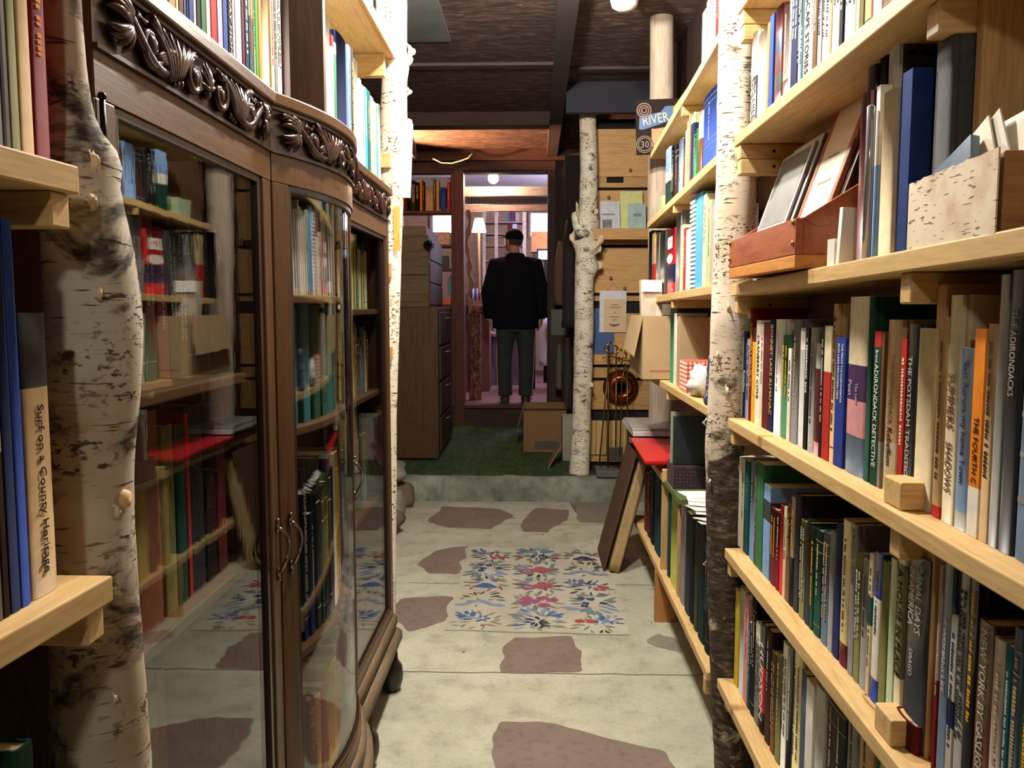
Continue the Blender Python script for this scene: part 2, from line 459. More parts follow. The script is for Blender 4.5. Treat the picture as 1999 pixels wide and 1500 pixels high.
# ---------------------------------------------------------------- the room
def concrete():
    t = NT('concrete'); v = t.coords((1, 1, 1))
    a = t.noise(v, 1.3, 5, .6, .3); b = t.noise(v, 9, 6, .65); c = t.noise(v, 60, 3, .6)
    k = t.ramp(a, [(.3, lin((158, 157, 138))), (.5, lin((182, 181, 160))), (.7, lin((202, 200, 180)))])
    k = t.mix(.7, k, t.ramp(b, [(.28, (.52, .5, .45)), (.5, (.95, .94, .92)), (.62, (1, 1, 1))]), 'MULTIPLY')
    k = t.mix(.35, k, t.ramp(c, [(.3, (.6, .58, .55)), (.5, (1, 1, 1))]), 'MULTIPLY')
    t.col(k); t.b.inputs['Roughness'].default_value = .72; t.bump(b, .12, .01); return t.m
CONC = concrete()
mb = MB(); N = 24
mb.box((-3.2, -1.6, -.06), (2.2, 8.1, 0))
floor = struct(mb.build('floor', CONC))
# joints scored across the slab and the flagstones set flush in it
GROOVE = plain((104, 98, 84), .9, 0, .2, 20, 'joint')
for i, (yj, xa, xb) in enumerate(((3.92, -.62, .62), (2.93, -.62, .75), (5.05, -.7, .6))):
    mb = MB(); pts = [(xa + (xb - xa) * k / 40, yj + .006 * noise.noise(Vector((k * .4, i * 9.1, 0)))) for k in range(41)]
    j = mb.add([(x, y - .0035, .0006) for x, y in pts] + [(x, y + .0035, .0006) for x, y in pts])
    for k in range(40): mb.face((j + k, j + k + 1, j + 42 + k, j + 41 + k))
    mb.build('floor_joint', GROOVE, floor)
pts = [hz(px, py, 0) for px, py in ((1112, 958), (1117, 968), (1113, 980), (1120, 990), (1124, 1000), (1136, 1008), (1146, 1014))]
mb = MB(); mb.tube([p + Vector((0, 0, .0006)) for p in pts], [.004, .007, .005, .008, .006, .005, .002], 5, squash=.2, up=Vector((0, 0, 1))); mb.build('floor_crack', GROOVE, floor)
def stone_mat(c):
    t = NT('flagstone'); v = t.coords(); a = t.noise(v, 4, 5, .6, .5); b = t.noise(v, 28, 5, .65)
    l = lin(c); k = t.ramp(a, [(.3, tuple(x * .8 for x in l)), (.65, l)])
    k = t.mix(.6, k, t.ramp(b, [(.33, (.62, .58, .56)), (.5, (1, 1, 1)), (.68, (1, 1, 1)), (.8, (1.25, 1.2, 1.1))]), 'MULTIPLY')
    t.col(k); t.b.inputs['Roughness'].default_value = .75; t.bump(b, .15, .006); return t.m
FLAG = stone_mat((130, 110, 100)); FLAGG = stone_mat((140, 132, 116))
Q = lambda pts: [(800 + x / 2.727, 950 + y / 2.727) for x, y in pts]
stones = [(Q([(35, 420), (130, 345), (320, 315), (250, 465), (110, 465)]), FLAG), (Q([(-60, 600), (130, 590), (225, 590), (200, 720), (0, 770), (-60, 720), (-90, 650)]), FLAG),
          (Q([(90, 190), (180, 108), (480, 120), (550, 160), (430, 225), (200, 220)]), FLAG), (Q([(595, 190), (670, 115), (850, 125), (840, 180), (720, 245), (600, 240)]), FLAG),
          (Q([(850, 60), (1060, 20), (1060, 200), (900, 190)]), FLAGG), (Q([(480, 940), (500, 850), (560, 800), (860, 805), (920, 880), (900, 990), (700, 1000), (500, 985)]), FLAG),
          (Q([(440, 1560), (440, 1330), (480, 1255), (640, 1250), (900, 1300), (1060, 1345), (1380, 1410), (1440, 1560), (1300, 1720), (700, 1740)]), FLAG),
          (Q([(1250, 830), (1310, 780), (1420, 810), (1450, 890)]), FLAGG)]
for si, (pts, m) in enumerate(stones):
    w = [hz(x, y, 0) for x, y in pts]; ring = []
    for a, b in zip(w, w[1:] + w[:1]):
        n = max(2, int((b - a).length / .016))
        for k in range(n):
            p = a.lerp(b, k / n)
            ring.append(p + Vector((noise.noise(p * 9 + Vector((si, 0, 0))), noise.noise(p * 9 + Vector((0, si, 5))), 0)) * .022 + Vector((noise.noise(p * 42 + Vector((si, 3, 0))), noise.noise(p * 42 + Vector((7, si, 0))), 0)) * .011)
    for _ in range(1): ring = [(ring[i - 1] + ring[i] * 2 + ring[(i + 1) % len(ring)]) / 4 for i in range(len(ring))]
    c = sum(ring, Vector()) / len(ring); mb = MB()
    i = mb.add([(c.x, c.y, .0016)] + [(p.x, p.y, .0012) for p in ring]); n = len(ring)
    up = (ring[1] - ring[0]).cross(c - ring[0]).z > 0
    for k in range(n): mb.face((i, i + 1 + k, i + 1 + (k + 1) % n) if up else (i, i + 1 + (k + 1) % n, i + 1 + k))
    mb.build('flagstone', m, floor)
mb = MB(); r = random.Random(9)
for _ in range(90):
    x, y = r.uniform(-.45, .62), 2.3 + 3.3 * r.random() ** .6
    if 3.3 < y < 4.75 and x < .45: continue
    q = .0012 + .0035 * r.random() ** 3; mb.ball((x, y, q * .5), (q * r.uniform(.7, 2.2), q * r.uniform(.7, 1.6), q * .5), 6, 4, Matrix.Rotation(r.random() * 3, 4, 'Z'))
gr = mb.build('grit', plain((92, 82, 70), .9, 0, .5, 60)); tag(gr, 'scattered dark grit and crumbs on the concrete floor', 'grit'); gr['kind'] = 'stuff'
# raised platform and step
PLZ = .165
mb = MB()
prof = [(5.75, PLZ), (6.3, PLZ + .005), (7.4, .19), (7.95, .21)]
i = mb.add([(-3.2, y, z) for y, z in prof] + [(2.2, y, z) for y, z in prof])
for k in range(3): mb.face((i + k, i + 4 + k, i + 5 + k, i + 1 + k), True)
struct(mb.build('floor_platform', plain((44, 46, 34), .9)))
def kerb():
    t = NT('kerb'); v = t.coords(); a = t.noise(v, 3, 5, .6); b = t.noise(v, 16, 6, .65)
    k = t.ramp(a, [(.35, lin((92, 93, 82))), (.5, lin((126, 127, 113))), (.65, lin((152, 152, 138)))])
    k = t.mix(.7, k, t.ramp(b, [(.3, (.5, .5, .45)), (.55, (1, 1, 1))]), 'MULTIPLY'); t.col(k); t.b.inputs['Roughness'].default_value = .85; t.bump(b, .4, .01); return t.m
mb = MB(); n = 60; rows_ = []
for j, (dy, z) in enumerate(((0, 0), (.008, .06), (.015, .12), (.03, .155), (.07, .168), (.16, .166), (.16, .03))):
    rows_.append([Vector((-2.4 + 4.2 * k / n, 5.64 + dy + .02 * noise.noise(Vector((k * .35, j * .5, 2))), z + (.012 * noise.noise(Vector((k * .3, j, 7))) if z > .05 else 0))) for k in range(n + 1)])
mb.rings(rows_, True, False, False)
mb.f = [tuple(reversed(f)) for f in mb.f]
struct(mb.build('trim_1', kerb()))
# ceiling and beams
def osb():
    t = NT('dark_board'); v = t.coords((1.2, 6, 1)); a = t.noise(v, 7, 5, .7, .8); b = t.noise(t.coords(), 1.2, 3)
    k = t.ramp(a, [(.35, lin((62, 49, 46))), (.52, lin((92, 72, 65))), (.70, lin((168, 134, 116)))])
    k = t.mix(.5, k, t.ramp(b, [(.35, (.7, .68, .7)), (.65, (1.1, 1, .95))]), 'MULTIPLY'); t.col(k)
    t.b.inputs['Roughness'].default_value = .8; t.bump(a, .2, .01); return t.m
OSB = osb(); CZ = 2.82
struct(MB().box((-3.2, -1.6, CZ), (2.2, 8.0, CZ + .06)).build('ceiling', OSB))
TR = plain((74, 64, 64), .75, 0, .2, 8, 'painted_beam')
struct(MB().box((.105, 2.4, CZ - .07), (.20, 7.99, CZ)).build('trim_2', TR))
struct(MB().box((-2.2, 6.42, CZ - .10), (.105, 6.58, CZ)).build('trim_3', DARKW_X))
mb = MB()
for x0, x1, y, in ((-.45, .105, 4.05), (.2, 1.3, 5.3), (-1.2, .105, 5.2)): mb.box((x0, y - .035, CZ - .018), (x1, y + .035, CZ))
struct(mb.build('trim_4', wood((92, 78, 74), (70, 58, 54), 'X', .8)))
struct(MB().box((-1.7, 3.1, CZ - .016), (-.47, 4.72, CZ)).build('trim_5', plain((110, 116, 108), .8, 0, .25, 6, 'grey_board')))
struct(MB().box((.2, 5.6, 2.62), (2.2, 5.66, CZ)).build('trim_6', plain((40, 40, 50), .8, 0, .2, 6, 'dark_header')))
WALLD = wood((64, 44, 34), (44, 30, 25), 'Z', .75)
struct(MB().box((-.92, -1.6, 0), (-.86, 3.6, CZ)).build('wall_left', WALLD))
struct(MB().box((-2.3, 3.6, 0), (-2.24, 8, CZ)).build('wall_left_back', WALLD))
struct(MB().box((-2.3, 3.56, 0), (-.86, 3.6, CZ)).build('wall_left_return', WALLD))
struct(MB().box((.80, -1.6, 0), (.86, 5.1, CZ)).build('wall_right', WALLD))
struct(MB().box((-.92, -1.66, 0), (.86, -1.6, CZ)).build('wall_front', WALLD))
struct(MB().box((1.5, 5.1, 0), (1.56, 8, CZ)).build('wall_right_back', WALLD))
struct(MB().box((.86, 5.04, 0), (1.56, 5.1, CZ)).build('wall_right_return', WALLD))

# ---------------------------------------------------------------- birch trunks
def trunk(name, path, mat_, label, n=22, amp=.05, seed=0, knots=(), parts=()):
    base = Vector(path[0][:3]); o = thing(name, base, label, 'tree trunk')
    mb = MB(); rings = []
    segs = []
    for a, b in zip(path, path[1:]):
        L = (Vector(b[:3]) - Vector(a[:3])).length; k = max(2, int(L / .018))
        for q in range(k): segs.append([a[j] + (b[j] - a[j]) * q / k for j in range(4)])
    segs.append(list(path[-1]))
    for _ in range(3): segs = [segs[0]] + [[(segs[i - 1][j] + 2 * segs[i][j] + segs[i + 1][j]) / 4 for j in range(4)] for i in range(1, len(segs) - 1)] + [segs[-1]]
    for x, y, z, r in segs:
        ring = []
        for k in range(n):
            t = 2 * PI * k / n
            d = Vector((math.cos(t), math.sin(t), 0))
            f = 1 + amp * noise.noise(Vector((d.x * 1.2, d.y * 1.2, z * 5 + seed))) + amp * .5 * noise.noise(Vector((d.x * 4, d.y * 4, z * 26 + seed)))
            for kz, kt, ks, kr in knots:
                dd = (math.cos(t - kt) - 1) * 3 - ((z - kz) / kr) ** 2
                f += ks * math.exp(dd)
            ring.append(Vector((x, y, z)) + d * r * f)
        rings.append(ring)
    mb.rings(rings, True)
    mb.build('bark', mat_, o)
    return o, segs
def peel(o, p, out, size, m, seed):
    """a curl of loose bark standing off the trunk at p"""
    r = random.Random(seed); out = Vector(out).normalized(); side = Vector((-out.y, out.x, 0)); mb = MB(); rows2 = []
    for j in range(7):
        a = j / 6; ph = a * 2.0
        c = Vector(p) + out * (size * .55 * (1 - math.cos(ph)) + .002) + side * (size * .75 * math.sin(ph) * .8)
        w = size * (.9 - .5 * a) * (1 + .2 * r.uniform(-1, 1))
        rows2.append([c + Vector((0, 0, -w)), c + Vector((0, 0, -w * .3)) + out * .004, c + Vector((0, 0, w * .4)) + out * .004, c + Vector((0, 0, w * (1 + .2 * r.uniform(-1, 1))))])
    mb.rings(rows2, True, False, False)
    b = mb.build('bark_peel', m, o)
    s = b.modifiers.new('thick', 'SOLIDIFY'); s.thickness = .0018
BK_W = birch(.5, .25, name='birch_bark_white')
BK_R = birch(.55, .5, low=(.75, 1.25, .28), name='birch_bark_rough')
BK_N = birch(.88, .8, name='birch_bark_near', tone=.66)  # tone darkens the cream bark, standing in for weaker bounce light
BK_B = birch(.75, .4, name='birch_bark_back')
PEELM = plain((222, 200, 166), .7, 0, .25, 40, 'bark_curl')

def PT(px, py, Y, r): p = hy(px, py, Y); return (p.x, Y, p.z, r)
# trunk between the two pine bookcases
path = [PT(1432, 1560, 2.30, .052), PT(1420, 1300, 2.30, .050), PT(1412, 1000, 2.30, .048), PT(1418, 800, 2.30, .052), PT(1428, 600, 2.30, .054), PT(1436, 400, 2.30, .054), PT(1440, 200, 2.30, .052), PT(1442, 0, 2.30, .052), PT(1444, -330, 2.30, .050)]
path[0] = (path[0][0], 2.30, 0.0, .056); path[-1] = (path[-1][0], 2.30, CZ, .05)
tr1, s1 = trunk('birch_trunk', path, BK_R, 'birch trunk with rough dark foot standing between the two pine bookcases', seed=3, knots=((.95, PI, .12, .06), (1.3, -2.2, .08, .05)))
for q, (z, a, s) in enumerate(((1.02, PI, .012), (1.21, -2.4, .015), (1.33, -2.0, .013), (.86, -2.6, .010), (.62, PI, .010), (1.5, -2.7, .012), (1.1, -1.9, .016))):
    c = min(s1, key=lambda t: abs(t[2] - z)); d = Vector((math.cos(a), math.sin(a), 0)); peel(tr1, Vector(c[:3]) + d * (c[3] * 1.0), d, s, PEELM, q)
# trunk at the end of the glass cabinet
path = [PT(745, 1000, 3.07, .042), PT(752, 800, 3.07, .044), PT(757, 600, 3.07, .045), PT(762, 400, 3.07, .047), PT(768, 250, 3.07, .05), PT(771, 100, 3.07, .043), PT(770, 0, 3.07, .045), PT(770, -200, 3.07, .045)]
path[0] = (path[0][0], 3.07, 0, .046); path[-1] = (path[-1][0], 3.07, CZ, .045)
tr2, s2 = trunk('birch_trunk', path, BK_W, 'brightly lit white birch trunk rising past the far end of the glass cabinet', seed=9, knots=((1.95, -.3, .25, .03), (2.2, 0, .2, .03)))
for q, (z, a, s) in enumerate(((2.22, -.5, .028), (2.26, -.1, .03), (2.0, -.3, .02), (1.96, -.6, .022), (1.75, -.2, .012), (2.12, -.2, .018))):
    c = min(s2, key=lambda t: abs(t[2] - z)); d = Vector((math.cos(a), math.sin(a), 0)); peel(tr2, Vector(c[:3]) + d * c[3] * .98, d, s, PEELM, q + 20)
# gnarled trunk close to the camera
path = [PT(196, 1500, .87, .052), PT(190, 1300, .87, .048), PT(182, 1100, .87, .044), PT(176, 950, .87, .043), PT(180, 800, .87, .047), PT(186, 650, .87, .048), PT(176, 500, .87, .044), PT(158, 400, .87, .042), PT(145, 320, .87, .036), PT(132, 260, .87, .028), PT(122, 120, .87, .022), PT(112, 0, .87, .022), PT(90, -300, .87, .024)]
path = [(.0 + path[0][0] + .02, .87, 0, .058)] + path
tr3, s3 = trunk('birch_trunk', path, BK_N, 'gnarled cream birch trunk at the near corner of the glass cabinet', seed=21, amp=.06, knots=((1.49, .3, .42, .022), (1.27, -1.2, .08, .05)))
for q, (z, a, s) in enumerate(((1.47, -.7, .012), (1.43, -.9, .010), (1.12, -.6, .008), (1.35, -1.0, .008), (.92, -.8, .006))):
    c = min(s3, key=lambda t: abs(t[2] - z)); d = Vector((math.cos(a), math.sin(a), 0)); peel(tr3, Vector(c[:3]) + d * c[3] * .98, d, s, PEELM, q + 40)
mb = MB(); c = min(s3, key=lambda t: abs(t[2] - 1.125)); mb.lathe([(.008, 0), (.011, .002), (.009, .007), (.0045, .009), (.0, .009)], M=Matrix.Translation((c[0] + c[3] * .93, c[1] - .012, 1.128)) @ Euler((0, PI / 2, 0)).to_matrix().to_4x4(), n=10)
mb.build('cut_knot', plain((206, 176, 120), .7), tr3)
# two trunks at the back
path = [PT(1130, 960, 5.83, .072), PT(1136, 800, 5.83, .066), PT(1140, 650, 5.83, .068), PT(1140, 540, 5.83, .066), PT(1146, 470, 5.83, .074), PT(1148, 420, 5.83, .066), PT(1150, 330, 5.83, .060), PT(1146, 200, 5.83, .056)]
path[0] = (path[0][0], 5.83, .10, .074); path[-1] = (path[-1][0], 5.83, 2.795, .056)
tr4, s4 = trunk('birch_trunk', path, BK_B, 'peeling birch trunk standing on the step beside the plank wall', seed=33, knots=((1.80, PI * .9, .5, .05), (1.62, 0.0, .45, .05), (1.9, .3, .25, .05)))
for q, (z, a, s) in enumerate(((1.83, PI, .06), (1.63, -.3, .055), (1.75, -.8, .05), (.5, -1.2, .03), (1.15, -2, .03), (.8, -.9, .03), (.4, -2.2, .03), (1.4, -1.5, .03), (2.0, -1.0, .03))):
    c = min(s4, key=lambda t: abs(t[2] - z)); d = Vector((math.cos(a), math.sin(a), 0)); peel(tr4, Vector(c[:3]) + d * c[3] * .98, d, s, PEELM, q + 60)
for q, (p0, p1, p2, r0) in enumerate((((1140, 462), (1130, 440), (1124, 414), .05), ((1146, 488), (1158, 482), (1170, 476), .05))):
    P0, P1, P2 = (hy(a, b, 5.80) for a, b in (p0, p1, p2))
    sb = MB().tube([P0, P0.lerp(P1, .5), P1, P1.lerp(P2, .6), P2], [r0 * 1.1, r0 * 1.05, r0 * .9, r0 * .8, r0 * .55], 14).build('branch_stub', BK_B, tr4)
    for w_ in range(4): peel(tr4, P1.lerp(P2, .2 + .25 * w_) + Vector((0, -r0 * .8, .01 * w_)), (-.4 + .5 * q, -1, 0), .022 + .006 * w_, PEELM, 90 + q * 5 + w_)
MB().box((s4[-1][0] - .09, 5.75, 2.795), (s4[-1][0] + .09, 5.91, CZ)).build('cap_block', wood((120, 104, 92), (90, 78, 70), 'X', .8), tr4)
path = [PT(1292, 700, 4.42, .066), PT(1290, 500, 4.42, .066), PT(1288, 380, 4.42, .064), PT(1292, 190, 4.42, .062), PT(1292, 30, 4.42, .060)]
path = [(path[0][0], 4.42, 0, .068)] + path + [(path[-1][0], 4.42, CZ, .06)]
tr5, s5 = trunk('peeled_log_post', path, wood((196, 176, 156), (160, 138, 118), 'Z', .7, .6), 'smooth peeled log post rising behind the painted board sign', seed=43, amp=.02)
# ---------------------------------------------------------------- large pine bookcase (nearer, on the right wall)
BX = .52; BK = .715; YF = 2.235; YN = .50
zB = lambda y: 1.395 + (2.2 - y) * .018
bc = thing('bookcase', (.6, 1.4, 0), 'large pine bookcase holding the birch-bark box and the leaning prints', 'bookcase')
def board(x0, x1, ya, yb, za, zb_, th, name='shelf_board', parent=None, m=None):
    mb = MB().hexa([(x0, yb, zb_ - th), (x1, yb, zb_ - th), (x1, ya, za - th), (x0, ya, za - th), (x0, yb, zb_), (x1, yb, zb_), (x1, ya, za), (x0, ya, za)])
    return bevel(mb.build(name, m or PINE_Y, parent), .0025)
LEV = {'L4': .30, 'L3': .679, 'L2': 1.038, 'L1': 1.781, 'L0': 2.115}
for k, z in LEV.items(): board(BX if k != 'L4' else BX - .008, BK, YF + (.02 if k == 'L4' else 0), YN, z, z, .028, parent=bc)
board(BX, BK, YF, YN, zB(YF), zB(YN), .03, parent=bc)
bp = MB().box((BK, YN, .1), (BK + .012, YF, 2.6)).build('back_panel', wood((150, 112, 74), (112, 80, 50), 'Z', .7), bc)
yd = yx(1838, .57, 1.3)
mb = MB().box((.568, yd - .014, .05), (BK, yd + .014, 1.365)); bevel(mb.build('divider', PINE_Z, bc), .002)
yd2 = yx(1906, .60, 1.6)
mb = MB().box((.60, yd2 - .010, 1.42), (BK, yd2 + .010, 1.752)); bevel(mb.build('divider', PINE_Z, bc), .002)
def cleat(x0, x1, y0, y1, z0, z1, nails=True):
    mb = MB().box((x0, y0, z0), (x1, y1, z1)); c = bevel(mb.build('cleat', PINE_X, bc), .003)
    if nails:
        nb = MB()
        for x in (x0 + (x1 - x0) * .45,): nb.lathe([(.004, 0), (.004, .002), (0, .0022)], M=Matrix.Translation((x, y0, (z0 + z1) / 2)) @ Euler((PI / 2, 0, 0)).to_matrix().to_4x4(), n=8)
        nb.build('screw_head', BLACKM, c)
for z in (1.781, 2.115):
    cleat(BX + .004, BK, YF - .05, YF - .012, z - .028 - .038, z - .0285); cleat(BX + .006, BK, YF - .05, YF - .012, z - .028 - .077, z - .0285 - .038)
for z in (1.038, .679, .30): cleat(BX + .006, BK, YF - .045, YF - .012, z - .028 - .04, z - .0285)
cleat(BX + .008, BK, YF - .045, YF - .012, zB(YF) - .031 - .045, zB(YF) - .031)
for z, d in ((zB(yd) - .031, .001), (1.038 - .0285, 0), (.679 - .0285, 0)): cleat(BX + .012, BK, yd + .0142, yd + .052, z - .045, z, False)
for z in (1.038, .679): cleat(BX + .010, BK, yd - .006 + .02, yd + .075, z + .0005, z + .042, False)
cleat(BX + .03, BK, yd2 + .0102, yd2 + .05, 1.752 - .045, 1.752, False)

H = 'hard'; J = 'jacket'; P = 'paper'; M_ = 'pam'
# ---- row under the bark box (spines read from the trunk toward the camera)
W2 = 'in the row under the bark box'
rowL2 = [
 (1443, 1448, 623, 'pale green', P), (1448, 1454, 648, 'navy', P, {'t': [('Rebellion', .55, .30, 'white', .5)], 'label': 'thin navy paperback lettered Rebellion'}), (1454, 1460, 662, 'lavender', M_), (1460, 1465, 602, 'dark red', M_),
 (1465, 1472, 640, 'mustard', M_, {'segs': [(.85, 1, 'maroon')]}), (1472, 1481, 626, 'white', P, {'t': [('CRANBERRY COVE', .86, .25, 'black', .6)], 'label': 'white paperback with big black spine capitals'}),
 (1481, 1486, 633, 'cream', M_), (1486, 1498, 630, 'maroon', P, {'word': 'plum'}), (1498, 1506, 624, 'navy', P, {'t': [('BONNET LAKE ALMANAC', .95, .15, 'mustard', .6)], 'segs': [(0, .999, 'navy')], 'label': 'navy paperback with yellow spine capitals'}),
 (1506, 1520, 624, 'white', H, {'mk': 'grey', 'label': 'broad white clothbound hardback with grey bands'}), (1521, 1534, 655, 'green', H), (1534, 1540, 681, 'white', M_), (1540, 1553, 625, 'mottled grey', H),
 (1554, 1566, 641, 'pale grey', J, {'segs': [(.82, .97, 'white')]}), (1566, 1573, 641, 'black', P, {'mk': 'white'}), (1573, 1585, 640, 'grey', J), (1585, 1596, 672, 'maroon', J, {'segs': [(.78, 1, 'pale grey'), (0, .12, 'pink')]}),
 (1596, 1602, 641, 'black', M_, {'mk': 'pale green'}), (1602, 1616, 637, 'red', P, {'segs': [(.66, 1, 'cream')], 'label': 'red paperback with a cream top third'}), (1616, 1625, 594, 'tan', H),
 (1625, 1643, 659, 'royal blue', P, {'t': [('THE PEAKS THE ADIRONDACKS', .95, .50, 'white', .26, .18), ('AND LAKE MOUNTAIN HIKE', .95, .52, 'white', .26, -.2)], 'label': 'royal blue paperback with two lines of white print'}),
 (1643, 1683, 580, 'slate', J, {'segs': [(.62, 1, 'cream'), (.42, .62, 'purple'), (.22, .42, 'pink')], 't': [('The Lake', .52, .40, 'lavender', .3, .1), ('Poet', .53, .44, 'lavender', .25, -.22)], 'label': 'thick cream and purple book lettered The Lake'}),
 (1683, 1693, 580, 'dark green', H), (1696, 1710, 648, 'dark green', P, {'segs': [(.90, 1, 'red')], 't': [('Brand', .88, .80, 'white', .35), ('ADIRONDACK DETECTIVE', .79, .12, 'white', .5)], 'label': 'green paperback with red top lettered ADIRONDACK DETECTIVE'}),
 (1710, 1716, 650, 'brown', P, {'segs': [(0, .3, 'grey')]}), (1717, 1746, 625, 'tan', J, {'segs': [(.08, .3, 'beige')], 't': [('THE ADIRONDACK', .80, .40, 'brown', .3), ('Rebellion', .38, .16, 'dark brown', .42)], 'label': 'thick tan jacketed book lettered THE ADIRONDACK Rebellion'}),
 (1747, 1758, 662, 'red', P, {'mk': 'cream'}), (1758, 1775, 633, 'charcoal', J, {'t': [('THE POTSDAM TRADITION', .82, .10, 'pale grey', .42)], 'label': 'black jacketed book lettered THE POTSDAM TRADITION'}),
 (1775, 1811, 642, 'beige', H, {'mk': None, 'bands': (), 'label': 'plain beige hardback behind the little wooden block'}),
 (1815, 1832, 619, 'tan', H, {'segs': [(0, .06, 'red')], 'word': 'red footed tan'}), (1833, 1857, 577, 'beige', J, {'t': [('SUMMERS', .66, .42, 'brown', .5), ('SHADOWS', .36, .14, 'brown', .5)], 'label': 'tall beige jacketed book lettered SUMMERS'}),
 (1858, 1883, 680, 'light blue', J, {'segs': [(.0, .1, 'pale grey')], 't': [('East Aurora my home Town', .92, .26, 'navy', .46)], 'label': 'pale blue book lettered East Aurora my home Town'}),
 (1884, 1906, 643, 'orange', P, {'segs': [(0, .24, 'white')], 't': [('THE FOURTH C', .58, .26, 'dark brown', .42)], 'label': 'bright orange paperback lettered THE FOURTH C'}),
 (1907, 1924, 633, 'tan', H), (1925, 1943, 537, 'grey', J), (1943, 1970, 528, 'charcoal', J, {'t': [('THE ADIRONDACKS', .86, .56, 'pinkish grey', .4)], 'label': 'tall charcoal jacketed book lettered THE ADIRONDACKS'}),
 (1971, 2040, 528, 'slate', H, {'bands': ((.86, .87, 1), (.66, .675, 1), (.50, .52, 1), (.36, .38, 1), (.2, .22, 1)), 'mk': 'grey', 'label': 'huge worn slate volume with ribbed spine'}),
 (2045, 2080, 600, 'brown', H), (2085, 2130, 580, 'olive', H)]
row('R', .562, 1.038, rowL2, W2, 'books in the row under the bark box', .15)
# ---- next row down
W3 = 'in the row below that of the orange paperback'
W3 = 'two shelves below the bark box'
rowL3 = [(1438, 1444, 892, 'white', P), (1444, 1449, 896, 'cream', P), (1450, 1458, 900, 'teal', P, {'mk': 'turquoise'}), (1459, 1470, 900, 'steel blue', J), (1470, 1473, 905, 'brown', M_), (1473, 1486, 905, 'green', P, {'mk': None}),
 (1487, 1500, 949, 'light blue', P, {'segs': [(.62, .84, 'dark grey')], 'label': 'light blue paperback with dark grey spine block', 'mk': None}), (1500, 1512, 994, 'maroon', H), (1512, 1518, 1000, 'dark red', H), (1518, 1526, 988, 'red', H, {'mk': None}), (1526, 1531, 990, 'cream', P),
 (1531, 1538, 985, 'brown', H), (1538, 1545, 971, 'pinkish grey', J, {'segs': [(0, .45, 'black')]}), (1545, 1555, 966, 'charcoal', H), (1556, 1567, 1017, 'olive', H), (1568, 1577, 1020, 'charcoal', H), (1577, 1584, 1030, 'dark green', H), (1584, 1598, 1036, 'dark green', H), (1599, 1612, 1040, 'slate', H), (1612, 1622, 1038, 'grey', H), (1622, 1634, 1022, 'navy', H, {'mk': None}),
 (1634, 1650, 1017, 'pale yellow', J, {'segs': [(0, .16, 'maroon')], 'label': 'pale yellow jacketed book with maroon foot'}), (1651, 1662, 1024, 'mottled grey', J, {'t': [('ADIRONDACK COUNTRY', .97, .6, 'charcoal', .35)]}), (1662, 1674, 1080, 'olive', H), (1674, 1686, 1093, 'grey', H), (1687, 1694, 1082, 'cream', P, {'segs': [(.5, .7, 'teal')]}),
 (1695, 1710, 1080, 'white', J, {'segs': [(.70, 1, 'blue'), (0, .16, 'blue')], 'mk': 'dark grey', 'label': 'white jacketed book with blue top and foot'}), (1710, 1724, 1098, 'olive', H), (1725, 1738, 1092, 'pale green', J), (1739, 1753, 1085, 'cream', J, {'t': [('A HOUSE IN PLACE', .92, .30, 'black', .7)], 'segs': [(.3, .95, 'olive')], 'label': 'drab jacketed book with heavy black spine capitals'}),
 (1754, 1797, 1085, 'charcoal', J, {'t': [('CANAL DAYS', .96, .60, 'pale grey', .24, .14), ('IN AMERICA', .92, .62, 'pale grey', .24, -.18), ('DRAGO', .50, .36, 'pale grey', .16, -.1)], 'label': 'thick charcoal jacketed book lettered CANAL DAYS IN AMERICA'}),
 (1816, 1822, 1105, 'pinkish grey', P, {'segs': [(0, .45, 'dark red')]}), (1823, 1840, 1095, 'slate', J, {'t': [('A WOMANS LIFE', .74, .40, 'pale grey', .34)], 'label': 'slate jacketed book lettered A WOMANS LIFE'}), (1841, 1853, 1205, 'pale grey', P, {'segs': [(.36, .52, 'navy')]}), (1854, 1871, 1118, 'grey', J), (1872, 1888, 1120, 'black', J, {'mk': 'mustard', 'word': 'black and gold'}),
 (1889, 1918, 1215, 'brown', J, {'t': [('NEW YORK BY GASLIGHT', .96, .2, 'pale grey', .42)], 'label': 'brown jacketed book lettered NEW YORK BY GASLIGHT'}), (1919, 1942, 1250, 'pinkish grey', J), (1943, 1954, 1262, 'teal', P, {'mk': 'pale grey'}), (1955, 1972, 1228, 'slate', H), (1973, 2000, 1240, 'dark green', H), (2003, 2040, 1230, 'brown', H), (2044, 2090, 1250, 'navy', H)]
row('R', .562, .679, rowL3, W3, 'books two shelves below the bark box', .15)
